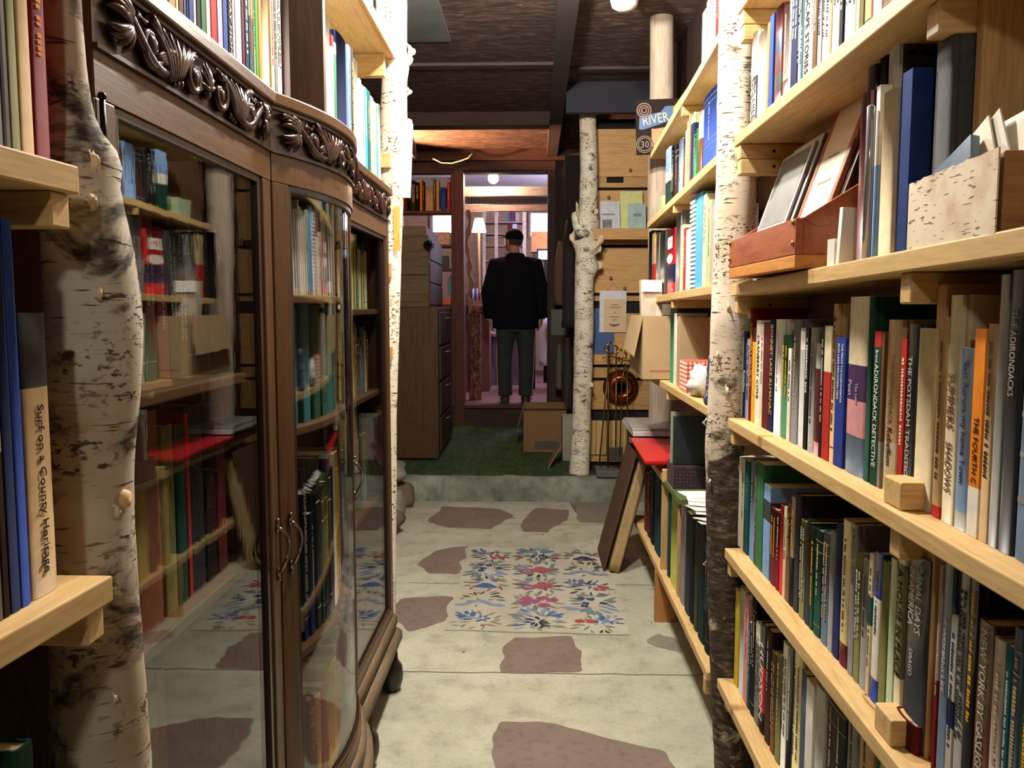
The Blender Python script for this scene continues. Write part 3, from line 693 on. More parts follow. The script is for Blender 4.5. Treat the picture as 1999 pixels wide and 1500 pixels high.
# ---- lowest row
W4 = 'on the lowest shelf of the large bookcase'
rowL4 = [(1432, 1438, 1152, 'yellow', P), (1439, 1449, 1150, 'pale grey', J), (1449, 1457, 1167, 'pink', P, {'mk': 'red'}), (1457, 1461, 1215, 'teal', M_), (1461, 1470, 1170, 'black', H), (1471, 1479, 1218, 'grey', P, {'segs': [(.8, 1, 'white')]}),
 (1479, 1488, 1220, 'black', J, {'segs': [(.2, .62, 'bright red')], 't': [('HUDSON', .82, .12, 'white', .7)], 'label': 'black and red book with white capitals'}), (1489, 1499, 1230, 'dark brown', H), (1500, 1509, 1275, 'brown', H), (1509, 1519, 1280, 'olive', H), (1520, 1530, 1257, 'white', J), (1530, 1540, 1262, 'black', J, {'mk': 'white'}),
 (1540, 1556, 1260, 'pale yellow', J), (1557, 1566, 1314, 'slate', P), (1566, 1580, 1332, 'white', P, {'mk': None}), (1581, 1600, 1344, 'pale grey', H, {'mk': None, 'label': 'large pale grey album with bare spine'}), (1601, 1639, 1350, 'charcoal', H), (1641, 1660, 1360, 'grey', H), (1661, 1690, 1370, 'tan', H), (1692, 1720, 1390, 'dark green', H), (1722, 1760, 1400, 'maroon', H)]
row('R', .552, .30, rowL4, W4, 'books on the lowest shelf of the large bookcase', .14)
# ---- row above the leaning prints
W1 = 'on the shelf above the leaning prints'
rowL1 = [(1460, 1473, 66, 'charcoal', J, {'segs': [(.55, 1, 'white')], 't': [('JADE HILL', .62, .12, 'white', .6)], 'label': 'white and charcoal jacketed book at the trunk end'}), (1473, 1493, 62, 'white', H, {'mk': None, 'noun': 'ring binder', 'cat': 'binder'}), (1494, 1498, 45, 'orange', M_), (1498, 1506, 30, 'blue', P, {'mk': None}), (1506, 1523, 14, 'maroon', J, {'segs': [(.55, .75, 'navy'), (.2, .35, 'dark grey')]}), (1523, 1537, 12, 'pinkish grey', J, {'segs': [(.0, .25, 'maroon')]}), (1537, 1541, .262, 'white', P),
 (1541, 1554, .268, 'navy', P, {'mk': 'white'}), (1554, 1562, .26, 'slate', J), (1562, 1566, .25, 'teal', M_), (1566, 1580, .262, 'white', P, {'t': [('LANDSCAPE STORIES', .9, .1, 'black', .66)], 'label': 'white paperback with tall black spine capitals'}), (1580, 1584, .25, 'cream', P), (1584, 1592, .256, 'brown', P), (1592, 1600, .26, 'grey', J), (1600, 1616, .255, 'white', J), (1616, 1621, .25, 'tan', P), (1622, 1636, .25, 'white', P), (1636, 1643, .262, 'black', P, {'mk': 'white'}),
 (1644, 1660, .255, 'pale grey', J), (1661, 1668, .25, 'white', M_), (1669, 1676, .25, 'cream', P), (1677, 1684, .255, 'olive', P), (1684, 1698, .26, 'tan', H), (1700, 1718, .25, 'white', J), (1719, 1740, .26, 'brown', H), (1742, 1770, .255, 'navy', H), (1772, 1810, .25, 'grey', H), (1812, 1860, .26, 'dark green', H)]
row('R', .550, 1.781, rowL1, W1, 'books on the shelf above the leaning prints', .14)

# ---------------------------------------------------------------- shelf with the prints and the bark box
zs = zB(1.6)
# open wooden print bin
yb0, yb1 = 1.62, 2.165; zl = zB(1.62) + .001
bin_ = thing('print_bin', (.56, 1.87, zl), 'reddish wooden bin holding framed prints at the shelf edge', 'wooden bin')
REDB = wood((166, 88, 46), (136, 66, 34), 'Y', .4, 1, coat=.15); ORB = wood((206, 140, 66), (180, 112, 48), 'Y', .5)
bevel(MB().box((.498, yb0, zl + .002), (.66, yb1, zl + .028)).build('base_board', ORB, bin_), .002)
bevel(MB().box((.498, yb0, zl + .028), (.512, yb1, zl + .098)).build('front_board', REDB, bin_), .002)
for y in (yb0 + .002, yb1 - .014):
    mb = MB().hexa([(.5125, y + .012, zl + .0285), (.66, y + .012, zl + .0285), (.66, y, zl + .0285), (.5125, y, zl + .0285), (.5125, y + .012, zl + .098), (.66, y + .012, zl + .19), (.66, y, zl + .19), (.5125, y, zl + .098)])
    bevel(mb.build('end_board', REDB, bin_), .0015)
mb = MB()
for y in (yb0 + .012, yb1 - .012):
    for z in (.05, .09): mb.ball((.496, y, zl + z), (.003, .006, .006), 10, 6)
mb.build('brass_stud', BRASS, bin_)
def leaning_print(y0, y1, x0, h, m_face, m_edge, label, th=.005, art=None):
    """a board facing the aisle, resting in the bin and leaning back"""
    tilt = math.radians(19); z0 = zl + .0285
    o = thing('framed_print', (x0, (y0 + y1) / 2, z0), label, 'print')
    M = Matrix.Translation((x0, (y0 + y1) / 2, z0)) @ Euler((0, tilt, 0)).to_matrix().to_4x4()
    hw = (y1 - y0) / 2
    MB().box((0, -hw, .0), (th, hw, h), M).build('backing_board', m_edge, o)
    MB().box((-.0012, -hw + .001, .001), (-.0001, hw - .001, h - .001), M).build('print_sheet', m_face, o)
    if art:
        for (a, b, c, d, m) in art:
            MB().box((-.0022, -hw + 2 * hw * a, h * b), (-.0013, -hw + 2 * hw * c, h * d), M).build('picture', m, o)
    return o
PW = plain((226, 224, 218), .45, 0, .05, 10); PGY = plain((120, 120, 118), .5, 0, .3, 12); ORF = wood((186, 100, 58), (150, 74, 40), 'Z', .5)
leaning_print(1.90, 2.14, .530, .285, PW, plain((120, 116, 110), .6), 'grey photograph in a clear sleeve leaning in the bin by the trunk', .004, [(.06, .35, .94, .97, PGY), (.1, .05, .9, .12, plain((190, 190, 188), .5))])
leaning_print(1.885, 2.10, .540, .30, PW, plain((110, 104, 98), .6), 'pale mounted sheet leaning right behind the grey photograph', .004)
leaning_print(1.875, 2.08, .549, .31, plain((150, 148, 142), .5), plain((96, 92, 88), .6), 'dull grey mounted sheet third in the stack by the trunk', .004)
leaning_print(1.67, 1.865, .545, .36, plain((236, 222, 196), .5, 0, .06, 8), ORF, 'cream title sheet in an orange wood frame leaning in the bin', .008, [(0, 0, .1, 1, ORF), (.9, 0, 1, 1, ORF), (.35, .62, .65, .63, plain((150, 120, 90), .6)), (.3, .46, .7, .475, plain((150, 120, 90), .6))])
for q in range(4): leaning_print(1.645 + .003 * q, 1.85, .556 + .009 * q, .345 - .012 * q, plain((66, 44, 34), .5), plain((58 + 8 * q, 40 + 4 * q, 30), .5), 'dark brown framed print, %s behind the cream title sheet' % NUMS[q], .006)
# string hanging from the bin
tw = MB(); P0, P1 = Vector((.513, 1.622, zl + .1)), Vector((.585, yx(1653, .58, zs + .1), zs + .112))
pts = [P0.lerp(P1, k / 14) + Vector((-.004, 0, -.025 * math.sin(PI * k / 14))) for k in range(15)]
tw.tube(pts, .0007, 5); o = tw.build('string', plain((40, 34, 30), .8)); tag(o, 'thin dark string trailing from the bin to the white booklets', 'string')
# small white cards and dark folded wallet on the shelf
def slab(name, c, size, rot, m, label, cat, group=None, bev=.0):
    o = MB().obox((0, 0, 0), size).build(name, m, None, True); o.location = c; o.rotation_euler = rot
    if bev: bevel(o, bev)
    return tag(o, label, cat, group)
wal = slab('folded_wallet', (.585, yx(1594, .58, zs), zs + .011), (.10, .09, .016), (0, 0, .1), plain((30, 32, 36), .35), 'black folded wallet lying flat between bin and white cards', 'wallet', bev=.006)
p = hx(1636, 500, .56)
cards = slab('card_block', (.578, yx(1632, .56, zs + .02), zs + .028), (.06, .026, .052), (0, 0, .15), PAPER, 'small block of white cards standing beside the black wallet', 'cards')
p1 = slab('white_booklet', (.60, yx(1657, .575, zs + .04), zs + .055), (.09, .012, .105), (0, .05, .1), PAPER, 'white booklet standing between small card block and dark albums', 'booklet')
WB = 'beside the birch-bark box'
zz = zB(1.25)
def upr(name, px0, px1, py, c, kind, label, x=.560, d=.12, segs=(), cat='book', gloss=False, mk=None, dmul=1, base=zz, text=()):
    a, b = yx(px0, x, base), yx(px1, x, base); y = (a + b) / 2
    h = zy(py, x, y) - base
    bk = book(name, abs(a - b) * .95, h, d, c, kind, segs, gloss, mk, text, (), seed=hash(label) % 97 if False else len(label))
    bk.location = (x, y, zB(y) + .0008); bk.rotation_euler = (0, 0, -PI / 2)
    tag(bk, label, cat, 'upright things on the bark box shelf'); return bk
upr('photo_album', 1666, 1686, 178, 'maroon', 'hard', 'dark plum album standing foremost beside the white booklet', gloss=True)
upr('photo_album', 1677, 1694, 126, 'dark brown', 'hard', 'tall dark brown album standing behind the plum album', x=.585, d=.11, gloss=True)
mb = MB(); yt = yx(1693, .555, zz); ht = zy(210, .555, yt) - zz
mb.lathe([(0, 0), (.0065, 0), (.0065, ht), (.004, ht + .003), (0, ht + .003)], n=14)
o = mb.build('plastic_tube', plain((150, 154, 164), .12, .4, .1, 20), None, True); o.location = (.552, yt, zz + .001); tag(o, 'shiny grey plastic tube standing in front of the albums', 'tube')
upr('booklet', 1699, 1707, 165, 'light blue', 'paper', 'pale blue booklet standing beside the shiny plastic tube', x=.562, segs=[(.55, 1, 'white')])
nb_ = upr('spiral_notebook', 1703, 1716, 108, 'black', 'paper', 'black notebook with a red comb binding', x=.585, d=.1)
mb = MB(); h = 0.30
for k in range(12): mb.box((-.006, -.004, .02 + k * .023), (.006, .004, .034 + k * .023))
mb.build('comb_binding', plain((150, 60, 58), .5), nb_, True)
fl = upr('flowered_book', 1716, 1738, 90, 'pinkish grey', 'hard', 'tall book whose dark cover shows pale leaves', x=.580, d=.115, segs=[(0, 1, 'pale grey')])
mb = MB(); r = random.Random(5); wf = fl.dimensions.x / 2
mb.box((wf, .008, .002), (wf + .0015, .114, fl.dimensions.z - .002))
mb.k = 1
for a_ in range(5):
    for b_ in range(7):
        cy, cz = .022 + .020 * a_ + (.010 if b_ % 2 else 0), fl.dimensions.z - .014 - .026 * b_
        if cy > .104: continue
        for q in range(6):
            a = PI * q / 5; n_ = Vector((0, math.cos(a), math.sin(a))); s_ = Vector((0, -math.sin(a), math.cos(a))); c_ = Vector((wf + .0024, cy, cz - .004))
            i = mb.add([c_, c_ + n_ * .006 + s_ * .0022, c_ + n_ * .0105, c_ + n_ * .006 - s_ * .0022]); mb.face((i, i + 1, i + 2, i + 3)); mb.face((i + 3, i + 2, i + 1, i))
mb.build('leaf_patterned_cover', [plain((50, 44, 42), .5), plain((186, 176, 156), .6)], fl, True)
mot = upr('mottled_book', 1708, 1735, 176, 'beige', 'hard', 'beige book with brown stained cover in front of the patterned one', x=.553, d=.05, mk=None)
mb = MB(); wf = mot.dimensions.x / 2
mb.box((wf, .012, .002), (wf + .001, .049, mot.dimensions.z - .002)); mb.build('stained_cover', plain((92, 66, 44), .7, 0, .5, 30), mot, True)
upr('slipcase', 1748, 1768, 138, (34, 54, 110), 'paper', 'tall blue slipcase standing in front of the black portfolio', x=.556, d=.12, cat='slipcase')
upr('portfolio', 1806, 1842, 36, 'grey', 'hard', 'very tall black portfolio with a worn grey spine', x=.572, d=.13, segs=[(0, .999, 'dark grey')], cat='portfolio', base=zz)
# birch bark box with its cards
yb = yx(1778, .55, zz); ybe = yx(1955, .52, zz + .02)
def bark_sheet():
    t = NT('bark_sheet'); v = t.coords((44, 44, 260)); w = t.coords((8, 8, 8))
    a = t.ramp(t.noise(v, 1, 1, .4), [(.66, (0, 0, 0)), (.70, (1, 1, 1))]); b = t.noise(w, 1.4, 4)
    k = t.ramp(b, [(.3, lin((190, 152, 116))), (.5, lin((218, 202, 172))), (.8, lin((226, 214, 190)))])
    t.col(t.mix(a, k, lin((120, 92, 70)))); t.b.inputs['Roughness'].default_value = .7; t.bump(a, .3, .003); return t.m
BS = bark_sheet()
bb = thing('bark_box', (.56, 1.05, zz), 'small wooden box faced with white birch bark and crammed with cards', 'box')
pbl = hx(1778, 486, .532); pbr = hx(1953, 436, .526)
A = Vector((.532, pbl.y, zB(pbl.y) + .001)); B = Vector((.526, pbr.y, zB(pbr.y) + .001))
tl = Vector((A.x, A.y, hx(1783, 360, A.x).z)); trr = Vector((B.x, B.y, hx(1958, 288, B.x).z))
D = Vector((.12, 0, 0)); mb = MB()
n = 26; lo = []; up = []
for k in range(n + 1):
    f = k / n; j = .003 * noise.noise(Vector((k * .7, 3, 0)))
    lo.append(A.lerp(B, f) + Vector((-.004, 0, -.004 + j))); up.append(tl.lerp(trr, f) + Vector((-.004, 0, j * 1.5)))
i = mb.add(lo + up)
for k in range(n): mb.face((i + k + 1, i + k, i + n + 1 + k, i + n + 2 + k))
o = mb.build('bark_facing', BS, bb); s = o.modifiers.new('thick', 'SOLIDIFY'); s.thickness = .002
mb = MB().hexa([B + Vector((.001, 0, 0)), B + D, A + D, A + Vector((.001, 0, 0)), trr * 1 + Vector((.001, 0, -.003)), trr + D + Vector((0, 0, -.003)), tl + D + Vector((0, 0, -.003)), tl + Vector((.001, 0, -.003))])
bevel(mb.build('wooden_case', wood((168, 122, 74), (140, 98, 56), 'X', .6), bb), .002)
r = random.Random(4)
for q in range(9):
    f = .30 + .075 * q; c = tl.lerp(trr, f) + Vector((.045 + .006 * q, 0, .014 + .004 * (q % 3)))
    m = [plain((222, 212, 190), .7, 0, .06, 20), plain((206, 200, 186), .7, 0, .06, 20), plain((232, 226, 212), .7, 0, .06, 20)][q % 3]
    o = MB().obox((0, 0, 0), (.0025, .10, .075)).build('index_card', m, None, True); o.location = c
    o.rotation_euler = (math.radians(-22 + r.uniform(-12, 12)), math.radians(r.uniform(4, 18)), math.radians(r.uniform(-8, 14)))
    tag(o, 'cream card, %s of the fanned cards rising from the bark box' % NUMS[q], 'card', 'cards in the bark box')
c = tl.lerp(trr, .22) + Vector((.03, 0, .012))
slab('sleeved_card', c, (.012, .10, .035), (math.radians(-24), .2, 0), plain((96, 116, 140), .2), 'blue card in a shiny sleeve poking out of the bark box', 'card')
mb = MB(); mb.lathe([(0, 0), (.03, 0), (.032, .01), (.032, .128), (.030, .134), (.027, .134), (.027, .02), (0, .02)], n=24)
o = mb.build('white_canister', plain((226, 222, 212), .35)); yy = yx(2012, .56, 1.45); o.location = (.585, yy, zB(yy) + .001); tag(o, 'white canister standing past the birch-bark box', 'canister')
# ---------------------------------------------------------------- farther pine bookcase beyond the trunk
FX = .52; FK = .70; FN = 2.40
fb = thing('bookcase', (.6, 3.2, 0), 'pine bookcase beyond the trunk with a bare leg on the floor', 'bookcase')
z5 = lambda y: 2.096 - .058 * (y - 2.35) + .028
z4 = lambda y: 1.748 - .0275 * (y - 2.35) + .028
z3 = lambda y: 1.402 - .013 * (y - 2.44)
z2 = 1.035; z1 = .25
def fboard(za, zbb, y1, y0=FN, x0=FX, th=.028, x1=FK): return board(x0, x1, y0, y1, za, zbb, th, parent=fb)
fboard(z5(FN), z5(3.85), 3.85); fboard(z4(FN), z4(3.93), 3.93); fboard(z3(FN), z3(3.97), 3.97); fboard(z2, z2, 3.95); fboard(z1, z1, 4.30, x0=.515)
board(FX, FK, 3.36, 4.30, .655, .655, .028, parent=fb)
MB().box((FK, FN, .1), (FK + .012, 4.30, 2.30)).build('back_panel', wood((120, 88, 60), (88, 62, 42), 'Z', .7), fb)
bevel(MB().box((.512, 3.44, 0), (.60, 3.47, z1 - .028)).build('leg', wood((190, 134, 78), (160, 106, 58), 'Z', .6), fb), .002)
bevel(MB().box((.525, 3.38, z1), (.56, 3.40, .655 - .028)).build('divider', PINE_Z, fb), .002)
def fcl(x0, x1, y, z, h=.035, w=.03):
    bevel(MB().box((x0, y, z - h), (x1, y + w, z - .0005)).build('cleat', PINE_X, fb), .002)
fcl(FX + .004, FK, 3.28, z2 - .028); fcl(FX + .004, FK, 3.20, z3(3.2) - .028, .03); fcl(FX + .004, FK, 3.2, z4(3.2) - .0285, .03); fcl(FX + .004, FK, 3.05, z5(3.05) - .0285); fcl(FX - .006, FK, 2.42, z1 - .0285, .05)
bevel(MB().box((FX, 3.335, .655 - .028), (FX + .03, 3.3595, .68)).build('end_block', PINE_X, fb), .002)
bevel(MB().box((.53, 3.02, z5(3.02) + .001), (.55, 3.3, z5(3.2) + .03)).build('ledge_strip', ORB, fb), .002)
XF = .548
W5 = 'on the topmost shelf beyond the trunk'
row('R', XF, z5, [(1371, 1378, .20, 'white', M_), (1379, 1384, .21, 'pink', P), (1385, 1390, .22, 'white', P), (1391, 1397, .24, 'pinkish grey', P), (1398, 1404, .25, 'maroon', P)], W5, 'books on the topmost shelf beyond the trunk', .13)
W6 = 'in the row with the big blue album'
row('R', XF, z4, [(1285, 1293, 385, 'pale green', M_, {'mk': None}), (1299, 1307, 290, 'light blue', P, {'segs': [(.45, .62, 'white'), (0, .45, 'dark green')], 'label': 'picture-spined paperback at the far end'}), (1308, 1315, 286, 'black', J), (1316, 1323, 285, 'dark brown', H), (1323, 1331, 273, 'light blue', J), (1331, 1337, 270, 'brown', J), (1337, 1340, 255, 'cream', M_), (1340, 1345, 228, 'tan', P),
 (1346, 1352, 222, 'navy', H, {'segs': [(.86, 1, 'pale green')]}), (1352, 1358, 254, 'green', H), (1361, 1368, 219, 'white', J, {'segs': [(0, .6, 'brown')], 'mk': 'orange'}), (1369, 1398, 180, 'blue', H, {'mk': 'pale grey', 'bands': ((.93, .932, 1), (.86, .862, 1), (.4, .402, 1), (.33, .332, 1)), 'label': 'big blue cloth album against the trunk', 'd': .13}), (1399, 1404, 200, 'pale grey', P)], W6, 'books in the row with the big blue album', .13)
W7 = 'in the row with the blue comb-bound book'
bks = row('R', XF, z3, [(1264, 1271, 452, 'black', H), (1272, 1277, 455, 'red', P, {'segs': [(.52, 1, 'tan')], 'dx': -.004}), (1278, 1285, 456, 'grey', J), (1285, 1297, 452, 'dark grey', J, {'label': 'dark grey book in a plastic sleeve', 'mk': None}),
 (1300, 1315, 448, 'bright red', J, {'segs': [(.18, .46, 'navy')], 'mk': None, 'label': 'red and navy book bearing a P'}), (1316, 1326, 414, 'mottled grey', J, {'mk': None}), (1327, 1333, 440, 'cream', P), (1333, 1338, 446, 'red', M_), (1338, 1346, 448, 'white', P), (1347, 1369, 381, 'sky blue', P, {'mk': None, 'label': 'sky blue book bound with white plastic comb', 'segs': [(.0, .999, 'sky blue')]}), (1370, 1377, 380, 'cream', P, {'mk': 'black'}), (1378, 1386, 392, 'pale green', P), (1387, 1392, 401, 'pink', P), (1393, 1397, 398, 'lavender', M_)], W7, 'books in the row with the blue comb-bound book', .13)
pb = bks[4]; wv, hv = pb.dimensions.x / 2, pb.dimensions.z
mb = MB().box((-wv * .6, -.0016, hv * .70), (wv * .6, -.0008, hv * .88)); mb.build('white_square', bmat('white'), pb, True)
lettering('P', Matrix.Translation((0, -.002, hv * .79)) @ Matrix(((1, 0, 0, 0), (0, 0, -1, 0), (0, 1, 0, 0), (0, 0, 0, 1))), hv * .1, wv * .8, bmat('bright red'), pb)
mb = MB(); i = mb.add([(wv * .8 * math.cos(2 * PI * k / 16), -.0012, hv * .55 + hv * .075 * math.sin(2 * PI * k / 16)) for k in range(16)]); mb.face(range(i, i + 16)); mb.build('round_label', bmat('white'), pb, True)
cb = bks[9]; wv, hv = cb.dimensions.x / 2, cb.dimensions.z; mb = MB(); n = 20
for k in range(n): mb.box((-wv * 1.02, -.005, hv * (.03 + .95 * k / n)), (-wv * .1, .002, hv * (.03 + .95 * (k + .55) / n)))
mb.build('plastic_comb', bmat('white', True), cb, True)
MB().box((wv, .01, hv * .45), (wv + .0012, .08, hv * .85)).build('cover_photo', plain((40, 52, 66), .4, 0, .5, 60), cb, True)
W8 = 'on the shelf with the red gingham box'
row('R', XF, z2, [(1305, 1313, 594, 'green', H, {'mk': None}), (1314, 1319, 612, 'white', P), (1320, 1325, 618, 'tan', P)], W8, 'books on the shelf with the red gingham box', .13)
def facing(name, x0, x1, y, z0, z1, m, label, cat, th=.02, group=None, edge=None):
    o = thing(name, ((x0 + x1) / 2, y, z0), label, cat, group)
    bevel(MB().box((x0, y, z0 + .0008), (x1, y + th, z1)).build('cover', m, o), .001)
    if edge: MB().box((x0 + .002, y + .002, z1), (x1 - .002, y + th - .002, z1 + .0015)).build('page_edge', edge, o)
    return o
def fp(px, py, Y): return hy(px, py, Y)
a, b = fp(1325, 700, 3.16), fp(1372, 620, 3.16)
facing('file_folder', a.x, .69, 3.16, z2, b.z, plain((176, 152, 112), .7, 0, .1, 10), 'tan card folder facing out behind the gingham box', 'folder')
a, b = fp(1320, 700, 3.24), fp(1379, 597, 3.24)
o = facing('hardback_book', a.x, .69, 3.24, z2, b.z, plain((34, 26, 26), .5), 'black hardback facing out with dim red capitals across its top', 'book')
l = lettering('THE PRISONER', Matrix.Translation(((a.x + .67) / 2, -.0012 + 3.24, b.z - .035)) @ Matrix(((1, 0, 0, 0), (0, 0, -1, 0), (0, 1, 0, 0), (0, 0, 0, 1))), .018, .12, plain((150, 90, 84), .5), o)
l.location = -Vector(o.location)
def gingham():
    t = NT('gingham'); tc = t.coords((1, 1, 1)); sep = t.add('ShaderNodeSeparateXYZ'); t.link(tc, sep.inputs[0]); outs = []
    for ax in ('X', 'Z'):
        m = t.add('ShaderNodeMath', operation='PINGPONG'); m.inputs[1].default_value = .0075; t.link(sep.outputs[ax], m.inputs[0])
        g = t.add('ShaderNodeMath', operation='GREATER_THAN'); g.inputs[1].default_value = .00375; t.link(m.outputs[0], g.inputs[0]); outs.append(g.outputs[0])
    ad = t.add('ShaderNodeMath', operation='ADD'); t.link(outs[0], ad.inputs[0]); t.link(outs[1], ad.inputs[1])
    dv = t.add('ShaderNodeMath', operation='MULTIPLY'); dv.inputs[1].default_value = .5; t.link(ad.outputs[0], dv.inputs[0])
    t.col(t.ramp(dv.outputs[0], [(.1, lin((236, 226, 214))), (.5, lin((224, 120, 96))), (.95, lin((196, 48, 34)))])); t.b.inputs['Roughness'].default_value = .6; return t.m
gb = thing('gingham_box', (.59, 2.95, z2), 'small red and white gingham box under a crumpled plastic bag', 'box')
bevel(MB().box((.530, 2.92, z2 + .001), (.66, 3.05, z2 + .112)).build('box_body', gingham(), gb), .002)
def crumple(name, c, r, m, label, cat, seed, res=26, amp=.4):
    mb = MB(); rings = []
    for j in range(1, res // 2):
        th = PI * j / (res // 2); ring = []
        for k in range(res):
            d = Vector((math.sin(th) * math.cos(2 * PI * k / res), math.sin(th) * math.sin(2 * PI * k / res), -math.cos(th)))
            f = 1 + amp * noise.noise(d * 2.6 + Vector((seed, 0, 0))) + amp * .5 * noise.noise(d * 6 + Vector((0, seed, 0)))
            ring.append(Vector(c) + Vector((d.x * r[0], d.y * r[1], max(-r[2] * .75, d.z * r[2]))) * f if d.z > -.7 else Vector(c) + Vector((d.x * r[0] * f, d.y * r[1] * f, -r[2] * .75)))
        rings.append(ring)
    o = mb.rings(rings, True).build(name, m, None, origin=c); return tag(o, label, cat)
crumple('plastic_bag', (.575, 2.82, z2 + .0425), (.05, .075, .056), plain((216, 212, 204), .25, 0, .1, 50), 'crumpled whitish plastic bag lying against the gingham box', 'bag', 3)
def floral(base, dots):
    t = NT('printed_cloth'); w = t.add('ShaderNodeTexVoronoi'); w.inputs['Scale'].default_value = 55; t.link(t.coords(), w.inputs['Vector'])
    k = t.ramp(w.outputs['Distance'], [(.28, (1, 1, 1)), (.36, (0, 0, 0))]); h = t.ramp(w.outputs['Color'], [(.2, lin(dots[0])), (.5, lin(dots[1])), (.8, lin(dots[2]))])
    t.col(t.mix(k, lin(base), h)); t.b.inputs['Roughness'].default_value = .8; return t.m
mb = MB(); rings = []
for k in range(16):
    f = k / 15; z = z2 + .002 + f * .15
    rings.append([Vector((.56 + (.035 + .008 * noise.noise(Vector((q, k * .4, 0)))) * math.cos(2 * PI * q / 14) * (1 - .25 * f), 2.56 + .07 * math.sin(2 * PI * q / 14) * (1 - .3 * f * f), z)) for q in range(14)])
o = mb.rings(rings).build('cloth_bundle', floral((38, 42, 84), ((200, 70, 80), (220, 214, 220), (120, 130, 190))), None, origin=(.56, 2.56, z2)); tag(o, 'navy flowered cloth bundle tucked beside the trunk', 'cloth')
# cardboard carton jutting from the shelf
ca = fp(1250, 738, 3.52); cz = fp(1280, 617, 3.52).z
cbx = thing('cardboard_box', (.55, 3.7, z2), 'cardboard carton jutting out past the green hardback', 'box')
CARDG = plain((178, 148, 108), .85, 0, .1, 10, 'cardboard')
mb = MB(); x0, x1, y0, y1 = .448, .69, 3.46, 3.92; zt = cz
mb.box((x0, y0, z2 + .001), (x1, y0 + .004, zt)); mb.box((x0, y1 - .004, z2 + .001), (x1, y1, zt)); mb.box((x0, y0 + .0045, z2 + .001), (x0 + .004, y1 - .0045, zt)); mb.box((x1 - .004, y0 + .0045, z2 + .001), (x1, y1 - .0045, zt)); mb.box((x0, y0, z2 + .0005), (x1, y1, z2 + .004))
mb.build('carton', CARDG, cbx)
mb = MB().hexa([(x0 - .001, y0 + .02, zt - .002), (x0 + .002, y0 + .02, zt), (x0 + .002, y1 - .02, zt), (x0 - .001, y1 - .02, zt - .002), (x0 - .035, y0 + .03, zt - .17), (x0 - .032, y0 + .03, zt - .17), (x0 - .032, y1 - .03, zt - .15), (x0 - .035, y1 - .03, zt - .15)])
mb.build('box_flap', CARDG, cbx)
MB().box((x0 + .03, y0 - .0008, z2 + .035), (x0 + .16, y0 - .0001, z2 + .042)).build('printed_stripe', plain((176, 104, 74), .8), cbx)
bg = MB().hexa([(.47, 3.62, z2 + .006), (.55, 3.60, z2 + .006), (.55, 3.66, z2 + .006), (.47, 3.66, z2 + .006), (.452, 3.60, 1.455), (.545, 3.60, 1.45), (.545, 3.655, 1.45), (.452, 3.655, 1.455)]).build('paper_bag', plain((206, 190, 168), .7), None, origin=(.5, 3.6, z2)); tag(bg, 'pale paper bag standing up out of the carton', 'bag')
slab('white_sheet', (.499, 3.592, 1.43), (.085, .003, .05), (0, .02, 0), PAPER, 'white sheet sticking out at the top of the paper bag', 'paper')
# red folders and other things lying above the dark volumes
zr = .656
def flat(name, pts, z, th, m, label, cat, group=None, page=None):
    c = sum((Vector(p) for p in pts), Vector((0, 0))) / 4
    o = MB().hexa([(p[0], p[1], z) for p in pts] + [(p[0], p[1], z + th) for p in pts]).build(name, m, None, origin=(c.x, c.y, z))
    tag(o, label, cat, group); return bevel(o, .0015)
flat('grey_folder', [(.50, 3.62), (.69, 3.62), (.69, 4.15), (.49, 4.12)], zr, .028, plain((74, 74, 78), .6), 'dark grey folder at the bottom of the red stack', 'folder', 'stack of folders')
RED = plain((206, 34, 40), .35, 0, .06, 10, 'red_card')
flat('red_folder', [(.462, 3.40), (.69, 3.40), (.69, 3.98), (.470, 4.0)], zr + .0295, .012, RED, 'lower of the two red folders lying over the dark volumes', 'folder', 'stack of folders')
flat('red_folder', [(.450, 3.36), (.69, 3.38), (.69, 3.96), (.462, 3.98)], zr + .0435, .012, RED, 'upper bright red folder lying open-edged above the dark volumes', 'folder', 'stack of folders')
flat('white_folder', [(.475, 3.99), (.69, 3.99), (.69, 4.45), (.47, 4.45)], zr + .06, .022, plain((196, 194, 188), .5), 'whitish folder lying behind the red ones', 'folder', 'stack of folders')
flat('clear_folder', [(.472, 4.02), (.69, 4.02), (.69, 4.43), (.474, 4.43)], zr + .0835, .012, plain((160, 160, 156), .2), 'shiny grey plastic folder on top of the whitish one', 'folder', 'stack of folders')
for q in range(1, 2):
    flat('flat_volume', [(.50, 4.03), (.69, 4.03), (.69, 4.44), (.50, 4.44)], zr, .058, plain((70, 52, 44), .6), 'brown flat volume under the whitish folder', 'book')
# green atlas, patterned box, large dark volume seen on top of the lowest row
zg = .615
gf = flat('flat_book', [(.528, 3.0), (.69, 2.97), (.69, 3.34), (.528, 3.345)], zg, .022, plain((92, 112, 70), .3, 0, .3, 8), 'flat green atlas lying on the dark volumes', 'book')
MB().hexa([(.532, 3.004, zg + .0035), (.685, 2.974, zg + .0035), (.685, 3.335, zg + .0035), (.532, 3.34, zg + .0035), (.5272, 2.9985, zg + .004), (.6905, 2.9685, zg + .004), (.6905, 3.34, zg + .004), (.5272, 3.3465, zg + .004)])
pbx = thing('patterned_box', (.60, 3.28, zg + .0225), 'dark purple patterned box on the flat green atlas', 'box')
def dots():
    t = NT('dotted'); w = t.add('ShaderNodeTexVoronoi'); w.inputs['Scale'].default_value = 75; w.inputs['Randomness'].default_value = .15; t.link(t.coords(), w.inputs['Vector'])
    t.col(t.ramp(w.outputs['Distance'], [(.3, lin((104, 80, 84))), (.42, lin((54, 38, 46)))])); t.b.inputs['Roughness'].default_value = .5; return t.m
bevel(MB().box((.535, 3.17, zg + .0235), (.685, 3.33, zg + .11)).build('box_body', dots(), pbx), .002)
